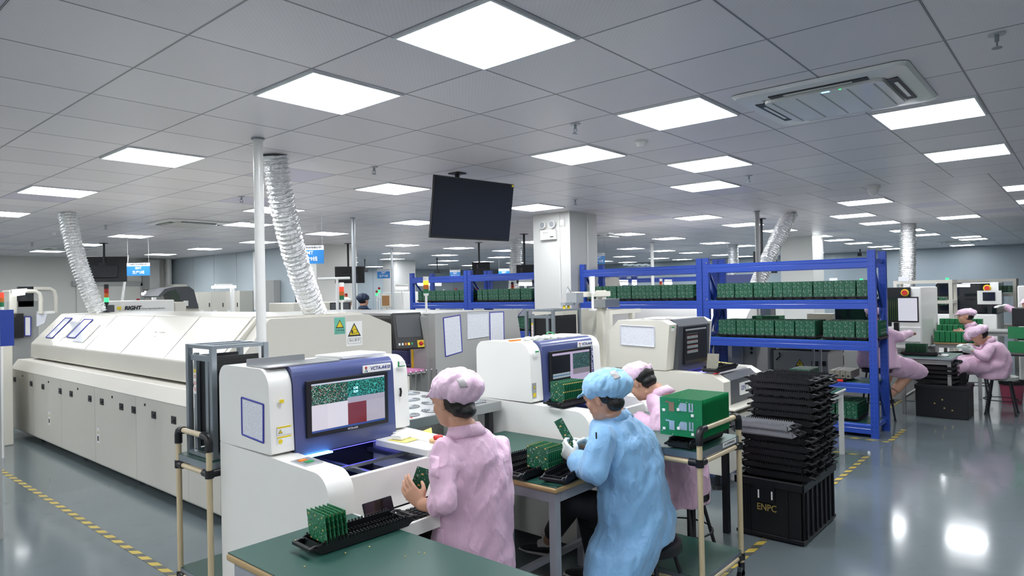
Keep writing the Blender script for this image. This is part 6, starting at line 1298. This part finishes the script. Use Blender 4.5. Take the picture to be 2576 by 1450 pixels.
def person(label, base, head, face, up, neck, torso, arms, legs, coat='cloth_pink', cap='cloth_pink_cap', cap_off=(0, -.012, .062), cap_r=(.108, .125, .07), vox=.005, cvox=.011, hands=True, gloves=False, hair=None, patch=False, skirt=None, shoe_m='shoe', brim=True, sl=.055, folds=((.13, .050), (.05, .020)), rolled=False, leg_m='trouser'):
    r = root('person', base, label, 'person'); head = V(head); f = V(face).normalized(); u = (V(up)-f*V(up).dot(f)).normalized(); l = u.cross(f).normalized()
    b = MB(); head_mesh(b, head, f, u)
    nb = V(neck); b.tube([head-u*.05-f*.02, (head-u*.09-f*.02)*.5+nb*.5, nb], [.052, .052, .062], 14)
    # trunk and limbs under the clothes
    b.loft([(c, V(a)*.72, V(d)*.72) for c, a, d in torso], 16)
    for sh, el, wr, hd, hn, ht, cu in arms:
        b.tube([V(sh)-Z*.02, (V(sh)+V(el))/2, el], [.030, .036, .034], 12); b.tube([el, (V(el)*.6+V(wr)*.4), wr], [.038, .037, .026], 12); b.sphere(el, .038)
        if hands and not gloves: hand(b, wr, hd, hn, ht, cu)
        elif hands: b.tube([wr, V(wr)+V(hd).normalized()*.05], [.024, .02], 8)
    for hp, kn, an, toe in legs:
        b.tube([hp, (V(hp)+V(kn))/2, kn], [.055, .055, .045], 12); b.tube([kn, V(kn)*.65+V(an)*.35, an], [.05, .052, .032], 12); b.sphere(kn, .052); b.tube([V(an), V(an)*.6+V(toe)*.4+V((0, 0, -.02))], [.026, .02], 8)
    body = b.build('body', 'skin', r); bake(body, vox, 3)
    # coat
    b = MB(); b.loft(torso, 28)
    if skirt: b.loft(skirt, 28)
    for sh, el, wr, hd, hn, ht, cu in arms:
        sh, el, wr = V(sh), V(el), V(wr); e = wr if not rolled else el*.62+wr*.38
        b.tube([sh+Z*-.012, sh*.5+el*.5, el], [sl*1.0, sl*1.1, sl], 14); b.sphere(sh+Z*-.018, sl*.98); b.sphere(el, sl*1.02); b.tube([el, el*.5+e*.5, e], [sl, sl*.95, sl*.80], 14)
        if rolled: b.tube([el*.74+wr*.26, el*.66+wr*.34, el*.60+wr*.40], [sl*1.04, sl*1.08, sl*.98], 14)
    ct = b.build('coat', coat, r); bake(ct, cvox, 3, folds)
    ax = ((nb-head).normalized()+V((0, 0, -1.2))).normalized(); a1 = l; a2 = ax.cross(l).normalized()
    b = MB(); b.loft([(nb+ax*.030, a1*.105, a2*.090), (nb+ax*.004, a1*.086, a2*.076), (nb-ax*.018, a1*.072, a2*.066)], 24, False)
    cl = b.build('collar', coat, r) if True else None; so = cl.modifiers.new('t', 'SOLIDIFY'); so.thickness = .008
    # cap: puffy crown, band and short peak
    cc = head+l*cap_off[0]+f*cap_off[1]+u*cap_off[2]; b = MB(); rx, ry, rz = cap_r
    if cap:
        ellipsoid(b, cc, (l*rx, f*ry, u*rz)); ellipsoid(b, cc-f*ry*.28-u*rz*.18, (l*rx*.97, f*ry*.80, u*rz*.95)); b.loft([(head+u*.030-f*.008, l*.081, f*.098), (head+u*.062-f*.01, l*.090, f*.106)], 24)
        if brim: b.loft([(head+u*.052+f*.05, l*.062, u*.006), (head+u*.045+f*.10, l*.058, u*.006), (head+u*.035+f*.125, l*.038, u*.004)], 16)
        cp = b.build('cap', cap, r); bake(cp, .0055 if vox < .007 else .009, 3, ((.045, .024), (.018, .008)))
        if patch:
            pc, pd = patch; pc = V(pc); b = MB(); n_ = (CAM-pc).normalized(); xx = V(pd[0]); yy = V(pd[1]); P = [pc-xx-yy, pc+xx-yy, pc+xx+yy, pc-xx+yy]; b._add([p+n_*.002 for p in P]+[p-n_*.012 for p in P], [(0, 1, 2, 3), (4, 5, 6, 7), (0, 1, 5, 4), (1, 2, 6, 5), (2, 3, 7, 6), (3, 0, 4, 7)]); b.build('cap_patch', 'patch_grey', cp)
    if hair:
        b = MB()
        for (x, y, z, ra, rb, rc) in hair: ellipsoid(b, head+l*x+f*y+u*z, (l*ra, f*rb, u*rc))
        bake(b.build('hair', 'hair', r), .006, 2, ((.02, .006),))
    # eyes and brows
    for s in (-1, 1):
        b = MB(); b.m('ink'); ellipsoid(b, head+l*s*.029+f*.079+u*.010, (l*.011, f*.004, u*.0035), 10, 6); ellipsoid(b, head+l*s*.030+f*.083+u*.030, (l*.016, f*.004, u*.003), 10, 6); b.build('eye', None, r)
    if gloves and hands:
        for sh, el, wr, hd, hn, ht, cu in arms:
            b = MB(); hand(b, wr, hd, hn, ht, cu, 1.02, .0098); b.tube([V(wr)-V(hd).normalized()*.03, V(wr)+V(hd).normalized()*.02], [.031, .030], 12); bake(b.build('glove', 'glove', r), vox, 2)
    for hp, kn, an, toe in legs:
        hp, kn, an, toe = V(hp), V(kn), V(an), V(toe)
        b = MB(); e = kn*.25+an*.75; b.tube([hp, (hp+kn)/2, kn], [.092, .084, .068] if leg_m == 'trouser' else [.05, .055, .055], 14); b.sphere(kn, .069); b.tube([kn, (kn+e)/2, e], [.068, .062, .056], 14); bake(b.build('trouser_leg', leg_m, r), .012, 3)
        dv = (toe-an); dv.z = 0; dv.normalize(); sd = V((-dv.y, dv.x, 0)); g = V((an.x, an.y, 0))
        b = MB(); b.tube([an+V((0, 0, .05)), an+V((0, 0, -.01)), an+dv*.05+V((0, 0, -.035))], [.038, .040, .036], 12); b.build('sock', 'sock', r)
        zf = an.z-.085
        b = MB(); b.loft([(an-dv*.045+V((0, 0, -.045)), sd*.030, V((0, 0, .030))), (an+V((0, 0, -.04)), sd*.038, V((0, 0, .036))), (an+dv*.08+V((0, 0, -.052)), sd*.044, V((0, 0, .026))), (an+dv*.15+V((0, 0, -.060)), sd*.040, V((0, 0, .018))), (an+dv*.185+V((0, 0, -.064)), sd*.022, V((0, 0, .010)))], 14)
        so = b.build('shoe', shoe_m, r); b = MB(); b.loft([(an-dv*.055+V((0, 0, -.075)), sd*.028, V((0, 0, .010))), (an+dv*.02+V((0, 0, -.075)), sd*.040, V((0, 0, .010))), (an+dv*.12+V((0, 0, -.075)), sd*.047, V((0, 0, .010))), (an+dv*.195+V((0, 0, -.075)), sd*.025, V((0, 0, .008)))], 14); b.build('sole', 'sock', so)
    return r
from mathutils.bvhtree import BVHTree
def conform(target, quad, m, nm, out=.006, n=6, rim=None):
    # sews a small piece of cloth onto the surface of target
    o = ORG[target.name]; bm = bmesh.new(); bm.from_mesh(target.data); bt = BVHTree.FromBMesh(bm); bm.free(); G = []
    for i in range(n+1):
        for j in range(n+1):
            u, v = i/n, j/n; a, b_, c_, e_ = quad; x = (a[0]*(1-u)+b_[0]*u)*(1-v)+(e_[0]*(1-u)+c_[0]*u)*v; y = (a[1]*(1-u)+b_[1]*u)*(1-v)+(e_[1]*(1-u)+c_[1]*u)*v
            rr_ = ray(x, y).normalized(); h = bt.ray_cast(CAM-o, rr_)
            if h[0] is None: return None
            G.append((h[0]+o, -rr_))
    b = MB(); N = (n+1)**2; vs = [p+q*out for p, q in G]+[p-q*.006 for p, q in G]
    fs = [(i*(n+1)+j, (i+1)*(n+1)+j, (i+1)*(n+1)+j+1, i*(n+1)+j+1) for i in range(n) for j in range(n)]; ed = [(i, 0) for i in range(n)]+[(n, j) for j in range(n)]+[(n-i, n) for i in range(n)]+[(0, n-j) for j in range(n)]; ix = [i*(n+1)+j for i, j in ed]
    b._add(vs, fs+[tuple(k+N for k in f) for f in fs]+[(ix[k], ix[(k+1) % len(ix)], ix[(k+1) % len(ix)]+N, ix[k]+N) for k in range(len(ix))], True)
    return b.build(nm, m, target)
def kid(r, nm): return [c for c in r.children if c.name.startswith(nm)][0]
R2 = V((RT.x, RT.y, 0)).normalized(); F2 = V((FW.x, FW.y, 0)).normalized(); Z = V((0, 0, 1))
# ---- the pink worker in front, at the keyboard
d = 2.95
X_, Y_ = V((1, 0, 0)), V((0, 1, 0))
hc = atd(1137, 1012, d)
tor = [(atd(1172, 1082, d), X_*.085, Y_*.07), (atd(1180, 1105, d), X_*.155, Y_*.095), (atd(1188, 1150, d), X_*.205, Y_*.12), (atd(1190, 1220, d), X_*.20, Y_*.135), (atd(1195, 1310, d), X_*.195, Y_*.145), (atd(1190, 1400, d), X_*.215, Y_*.17), (atd(1180, 1500, d), X_*.225, Y_*.20), (atd(1175, 1580, d), X_*.235, Y_*.22)]
pel = atd(1190, 1400, d)
armL = (atd(1118, 1118, 2.84), atd(1122, 1268, 2.72), atd(1062, 1272, 2.86), V((-.25, .8, .75)), V((.9, .3, 0)), V((-.2, -.4, .9)), .35)
armR = (atd(1250, 1112, 3.08), atd(1262, 1262, 3.15), atd(1150, 1265, 3.18), V((-.6, .7, .2)), V((0, 0, -1)), V((-.8, -.2, 0)), .4)
kn = [pel+V((s*.12-.03, .36, -.02)) for s in (-1, 1)]; an = [V((k.x, k.y+.05, .087)) for k in kn]
p1 = person('seated worker in pink coat and pink cap at the keyboard, in front', (pel.x, pel.y, 0), hc, V((-.12, .97, -.18)), Z+V((0, .15, 0)), atd(1170, 1078, d), tor, [armL, armR], [(pel+V((s*.10, .02, .02)), kn[i], an[i], an[i]+V((0, .15, -.04))) for i, s in enumerate((-1, 1))],
    cap_off=(0, -.035, .066), cap_r=(.100, .122, .080), hair=[(0, -.034, .012, .079, .080, .066), (0, -.078, -.048, .050, .036, .030), (0, -.055, -.03, .066, .050, .045)], rolled=True, sl=.053,
    skirt=[(pel+V((0, .12, .0)), X_*.19, Y_*.17), (pel+V((-.03, .17, -.12)), X_*.20, Y_*.15), (pel+V((-.05, .18, -.25)), X_*.20, Y_*.12)])
stool((pel.x, pel.y-.0, 0), pel.z-.06, 'round stool under the front pink worker', 'cushion')
# coat details: pockets and shoulder seam
def patch_pocket(parent, c, xx, yy, m, nm='pocket', out=.004):
    c = V(c); xx = V(xx); yy = V(yy); n_ = xx.cross(yy).normalized(); n_ = n_ if n_.dot(CAM-c) > 0 else -n_
    b = MB(); P = [c-xx-yy, c+xx-yy, c+xx+yy, c-xx+yy]; b._add([p+n_*out for p in P]+[p-n_*.02 for p in P], [(0, 1, 2, 3), (4, 5, 6, 7), (0, 1, 5, 4), (1, 2, 6, 5), (2, 3, 7, 6), (3, 0, 4, 7)]); return b.build(nm, m, parent, .003)
add_board(200, atd(1056, 1222, 2.95), (.0024, .075, .155), 'pcb_x', 'green board held in the hand of the front pink worker', 'boards held by workers', Matrix.Rotation(.85, 4, 'Z') @ Matrix.Rotation(.35, 4, 'X'))
# ---- the blue worker
d = 3.4; fd = (-R2*.85+F2*.52).normalized(); la = fd.cross(Z).normalized()*-1; la = Z.cross(fd).normalized()
hc = atd(1517, 1003, 3.34)
def P3(x, y, dd=3.4): return atd(x, y, dd)
tor = [(P3(1544, 1036), la*.08, fd*.07), (P3(1552, 1060), la*.16, fd*.115), (P3(1566, 1100), la*.215, fd*.15), (P3(1580, 1160), la*.225, fd*.168), (P3(1592, 1230), la*.23, fd*.175), (P3(1600, 1300), la*.24, fd*.19), (P3(1592, 1350), la*.25, fd*.20)]
pel = P3(1600, 1310)
sk = [(P3(1592, 1320, 3.38), la*.22, fd*.19), (P3(1570, 1370, 3.32), la*.21, fd*.18), (P3(1550, 1440, 3.28), la*.19, fd*.15), (P3(1545, 1500, 3.26), la*.17, fd*.11)]
aL = (P3(1512, 1092, 3.22), P3(1498, 1186, 3.14), P3(1452, 1160, 3.32), V(-RT)*.6+FW*.45+Z*.45, FW*.6+RT*.7, Z, .75)
aR = (P3(1600, 1085, 3.62), P3(1560, 1165, 3.68), P3(1482, 1122, 3.52), V(-RT)*.9+Z*.15, -FW*.5-Z*.4, Z, .75)
k1 = P3(1440, 1262, 3.45); k2 = P3(1480, 1285, 3.62)
a1 = atz(1378, 1362, .10); a2 = atz(1500, 1425, .10)
p2 = person('seated worker in bright blue coat and blue cap wearing white gloves, holding a board', (pel.x, pel.y, 0), hc, fd+V((0, 0, -.30)), Z, P3(1545, 1040, 3.38), tor, [aL, aR], [(pel+la*(-.08)+fd*.05, k1, a1, a1+fd*.14+V((0, 0, -.04))), (pel+la*.08+fd*.05, k2, a2, a2+fd*.14+V((0, 0, -.04)))],
    coat='cloth_blue', cap='cloth_blue_cap', gloves=True, cap_off=(0, -.035, .064), cap_r=(.102, .126, .080), hair=[(0, -.030, .018, .078, .080, .060), (0, -.060, -.035, .062, .042, .042)], skirt=sk, sl=.064)
stool((pel.x+.06, pel.y-.03, 0), pel.z-.10, 'round black stool under the blue-coated worker')
conform(kid(p2, 'coat'), [(1462, 1096), (1489, 1104), (1484, 1142), (1460, 1134)], 'cloth_blue', 'chest_pocket'); conform(kid(p2, 'coat'), [(1486, 1279), (1521, 1283), (1529, 1364), (1490, 1354)], 'cloth_blue', 'hip_pocket'); conform(kid(p2, 'cap'), [(1532, 937), (1549, 932), (1562, 950), (1547, 956)], 'patch_grey', 'cap_patch', .002)
conform(kid(p1, 'coat'), [(1082, 1146), (1106, 1150), (1104, 1206), (1080, 1198)], 'cloth_pink', 'sleeve_pocket'); conform(kid(p1, 'coat'), [(1092, 1330), (1118, 1332), (1117, 1385), (1094, 1383)], 'cloth_pink', 'hip_pocket'); conform(kid(p1, 'cap'), [(1148, 955), (1167, 954), (1178, 975), (1158, 976)], 'patch_grey', 'cap_patch', .002)
b = MB(); p = kid(p2, 'coat'); bm = bmesh.new(); bm.from_mesh(p.data); h_ = BVHTree.FromBMesh(bm).ray_cast(CAM-ORG[p.name], ray(1480, 1098).normalized())[0]; bm.free(); p = (h_+ORG[p.name]-FW*.006) if h_ else atd(1500, 1098, 3.1); b.cyl(p-V((0, 0, .012)), p+V((0, 0, .018)), .0035, n=8); b.build('pen_in_pocket', 'black_plastic', p2)
b = MB(); w0 = aL[2]; dv = V(aL[3]).normalized(); b.tube([w0-dv*.035, w0-dv*.018], [.0345, .0345], 16); b.build('wrist_band', 'watch_blue', p2)
add_board(199, atd(1424, 1094, 3.42), (.0024, .045, .17), 'pcb_x', 'green board held up in the white gloves of the blue worker', 'boards held by workers', Matrix.Rotation(.45, 4, 'Z') @ Matrix.Rotation(-.5, 4, 'X'))
# ---- the man in pink behind
d = 4.15
def P4(x, y, dd=4.15): return atd(x, y, dd)
fd = (-R2*.75+F2*.62).normalized(); la = Z.cross(fd).normalized()
tor = [(P4(1662, 990), la*.075, fd*.075), (P4(1680, 1005), la*.15, fd*.11), (P4(1700, 1040), la*.20, fd*.13), (P4(1712, 1100), la*.20, fd*.14), (P4(1715, 1160), la*.20, fd*.15), (P4(1714, 1220), la*.21, fd*.17), (P4(1710, 1262), la*.21, fd*.17)]
pel = P4(1712, 1190)
aL = (P4(1665, 1030, 4.02), P4(1655, 1085, 3.95), P4(1610, 1060, 4.12), -RT*.9+FW*.2, -Z, FW, .6)
aR = (P4(1715, 1020, 4.35), P4(1680, 1100, 4.45), P4(1610, 1075, 4.35), -RT, -Z, -FW, .6)
k1 = P4(1610, 1175, 4.25); k2 = P4(1590, 1180, 4.45)
person('man in pink coat and pink cap bending his head down, behind the blue worker', (pel.x, pel.y, 0), P4(1612, 962, 4.2), fd*.9+V((0, 0, -.62)), Z*.8+fd*.6, P4(1658, 985, 4.18), tor, [aL, aR], [(pel+la*.09, k1, V((k1.x, k1.y, .09)), V((k1.x, k1.y, .05))+fd*.14), (pel-la*.09, k2, V((k2.x, k2.y, .09)), V((k2.x, k2.y, .05))+fd*.14)],
    cap_off=(0, .020, .070), cap_r=(.094, .108, .066), hair=[(0, -.030, .028, .079, .082, .064), (0, -.05, -.02, .064, .05, .045)], sl=.062, gloves=True)
stool((pel.x, pel.y, 0), pel.z-.10, 'round dark stool under the man in pink coat')
# ---- workers in the right half, farther away
def far_person(label, d, hd, fdir, nk, pts, arms, legs, coat='cloth_pink', cap='cloth_pink_cap', gloves=False, look=-.1, w=.2, capr=(.095, .12, .06), stoolh=None, base=None, hair=None, skirt=None, leg_m='trouser'):
    fd = V(fdir).normalized(); la = Z.cross(fd).normalized(); tor = [(atd(x, y, dd), la*w*a, fd*w*c) for x, y, dd, a, c in pts]
    pel = tor[-2][0]
    return person(label, (pel.x, pel.y, 0) if not base else base, hd, fd+V((0, 0, look)), Z, nk, tor, arms, legs, coat=coat, cap=cap, gloves=gloves, vox=.009, cvox=.016, cap_off=(0, -.02, .058), cap_r=capr, hair=hair or [(0, -.03, .0, .076, .08, .06)], folds=((.16, .045),), sl=.058, skirt=skirt, leg_m=leg_m), pel
d = 8.25; fd = (-R2*.9+F2*.3)
def leg(pel, fd, la, s, kz=None, up=0, kl=.38, tw=0):
    fd = V(fd).normalized(); k = pel+la*s*.10+fd*kl+V((0, 0, up)); a = V((k.x-fd.x*tw, k.y-fd.y*tw, .09)); return (pel+la*s*.08, k, a, a+fd*.14+V((0, 0, -.04)))
la = Z.cross(V(fd).normalized()).normalized()
pel = atd(2500, 918, d)
far_person('seated woman in pink coat and cap soldering a board, at the right', d, atd(2462, 845, d), fd, atd(2484, 855, d), [(2486, 858, d, .4, .4), (2495, 865, d, .85, .55), (2505, 885, d, 1, .68), (2510, 905, d, 1., .75), (2508, 925, d, 1.0, .8), (2500, 942, d, 1.0, .85), (2496, 952, d, .95, .8)],
    [(atd(2490, 872, d-.16), atd(2478, 900, d-.2), atd(2452, 885, d-.08), -RT*.9+Z*.2, FW, Z, .6), (atd(2500, 868, d+.18), atd(2470, 895, d+.2), atd(2436, 870, d+.12), -RT*.9+Z*.1, -Z, FW, .7)], [leg(pel, fd, la, 1, up=-.0), leg(pel, fd, la, -1, up=-.0)], gloves=True, look=-.65, w=.2, skirt=[(pel-V(fd)*.06, la*.20, Z*.13), (pel+V(fd)*.15, la*.21, Z*.13), (pel+V(fd)*.33, la*.20, Z*.12), (pel+V(fd)*.45-Z*.06, la*.19, Z*.12), (pel+V(fd)*.46-Z*.16, la*.17, Z*.06)])
stool((pel.x+.10, pel.y-.06, 0), .47, 'round stool with pale cushion and black legs under the seated woman', 'cushion', rseat=.18)
add_board(90, atd(2424, 874, 8.1), (.10, .14, .003), 'pcb_z', 'thin green board in the gloved hands of the seated woman', 'boards held by workers')
d = 9.6; pel = atd(2455, 900, d)
far_person('man in pink cap looking left, behind the seated woman at the right', d, atd(2428, 797, d), fd, atd(2440, 815, d), [(2442, 818, d, .4, .4), (2448, 826, d, .85, .55), (2454, 845, d, 1, .65), (2456, 870, d, 1, .7), (2456, 900, d, 1, .8), (2456, 920, d, 1, .8)],
    [(atd(2440, 830, d-.16), atd(2438, 850, d-.2), atd(2425, 838, d-.1), -RT*.7+Z*.1, FW, Z, .6), (atd(2455, 830, d+.15), atd(2450, 860, d+.15), atd(2430, 855, d+.1), -RT*.9, -Z, FW, .6)], [leg(pel, fd, la, 1), leg(pel, fd, la, -1)], look=-.1, w=.2)
stool((pel.x, pel.y, 0), pel.z-.10, 'stool hidden under the man in pink cap at right', rseat=.15)
# worker seen through the rack
d = 7.95; fd = (R2*.5+F2*.86); la = Z.cross(fd).normalized(); pel = atd(2205, 905, d)
far_person('seated worker in pink seen through the right end of the blue rack', d, atd(2197, 792, d+.1), fd, atd(2198, 815, d+.05), [(2198, 820, d, .4, .4), (2200, 826, d, .9, .6), (2203, 850, d, 1, .7), (2205, 880, d, 1.05, .8), (2207, 905, d, 1.1, .9), (2212, 925, d, 1.1, .9)],
    [(atd(2225, 832, d-.1), atd(2262, 850, d-.1), atd(2290, 838, d+.1), RT*.6+FW*.6, -Z, -RT, .4), (atd(2180, 835, d+.1), atd(2190, 870, d+.3), atd(2220, 850, d+.5), FW, -Z, RT, .4)], [(atd(2230, 915, d-.05), atd(2292, 935, d+.05), atd(2238, 1000, d+.1), atd(2228, 1012, d+.05)), (atd(2200, 915, d+.1), atd(2240, 925, d+.4), atd(2215, 995, d+.5), atd(2212, 1000, d+.6))], look=0, w=.2, leg_m='skin', skirt=[(atd(2205, 912, d), la*.22, Z*.14), (atd(2240, 918, d), la*.21, Z*.13), (atd(2275, 928, d+.02), la*.20, Z*.12), (atd(2296, 936, d+.05), la*.17, Z*.10)])
stool((pel.x, pel.y, 0), pel.z-.10, 'dark stool under the worker behind the rack', rseat=.16)
d = 10.2; fd = -R2*.9+F2*.3; la = Z.cross(fd).normalized()
far_person('worker at the right picture edge reaching a gloved hand left', d, atd(2590, 768, d), fd, atd(2602, 790, d), [(2604, 792, d, .4, .4), (2610, 800, d, .85, .55), (2615, 830, d, 1, .65), (2615, 870, d, 1, .7), (2615, 900, d, 1, .7), (2615, 930, d, 1, .7)], [(atd(2590, 805, d-.1), atd(2565, 790, d-.1), atd(2528, 770, d), -RT, -Z, FW, .3), (atd(2620, 810, d+.1), atd(2600, 840, d+.1), atd(2580, 830, d), -RT, -Z, FW, .3)], [leg(atd(2615, 905, d), fd, la, 1, up=-.38, kl=.03), leg(atd(2615, 905, d), fd, la, -1, up=-.38, kl=.03)], gloves=True)
# far hall: the two seen from behind the grey machines
d = 12.0; fd = F2*.8+R2*.6; la = Z.cross(fd).normalized()
far_person('person seen from behind in navy work jacket and navy cap', d, atd(915, 757, d), fd, atd(914, 772, d), [(914, 776, d, .4, .4), (914, 780, d, .9, .6), (914, 792, d, 1.1, .7), (914, 830, d, 1, .7), (914, 860, d, 1, .7), (914, 870, d, 1, .7)], [(atd(892, 790, d), atd(888, 825, d), atd(890, 850, d+.2), FW, -Z, RT, .3), (atd(938, 790, d), atd(942, 825, d), atd(940, 850, d+.2), FW, -Z, -RT, .3)], [leg(atd(914, 865, d), fd, la, 1, up=-.35, kl=.03), leg(atd(914, 865, d), fd, la, -1, up=-.35, kl=.03)], coat='navy', cap='navy_cap', capr=(.10, .12, .075), w=.19)
d = 12.6; fd = R2*.9+F2*.2; la = Z.cross(fd).normalized()
far_person('person in white cap beside the pipe frame in the far hall', d, atd(872, 764, d), fd, atd(868, 780, d), [(868, 784, d, .4, .4), (867, 788, d, .9, .6), (866, 800, d, 1, .7), (866, 830, d, 1, .7), (866, 860, d, 1, .7), (866, 870, d, 1, .7)], [(atd(860, 795, d-.1), atd(862, 825, d-.1), atd(875, 830, d), RT, -Z, FW, .3), (atd(872, 795, d+.1), atd(875, 825, d+.1), atd(885, 830, d), RT, -Z, FW, .3)], [leg(atd(866, 865, d), fd, la, 1, up=-.35, kl=.03), leg(atd(866, 865, d), fd, la, -1, up=-.35, kl=.03)], coat='white_cloth', cap='white_cloth', w=.18)
# ================================================================ place the circuit boards
BOARDS.sort(key=lambda t: -t[0])
for sc, c, d_, m, lab, grp, rot in BOARDS[:300]:
    o = bpy.data.objects.new('circuit_board', board_mesh(d_, m)); COL.objects.link(o)
    o.matrix_world = Matrix.Translation(c) @ (rot or Matrix.Identity(4)); tag(o, lab, 'circuit board', grp)
    if 'front of the block' in lab: ARTWORK.data.transform(o.matrix_world.inverted()); ARTWORK.parent = o
b = MB(); cur = None; rest = BOARDS[300:]
for sc, c, d_, m, lab, grp, rot in rest:
    th = d_.index(min(d_)); b.m(m); b.cbox((0, 0, 0), d_, Matrix.Translation(c) @ (rot or Matrix.Identity(4)))
o = one(b, 'circuit_boards', None, 'remaining green circuit boards standing behind the front ones in the rack trays', 'circuit boards', kind='stuff')
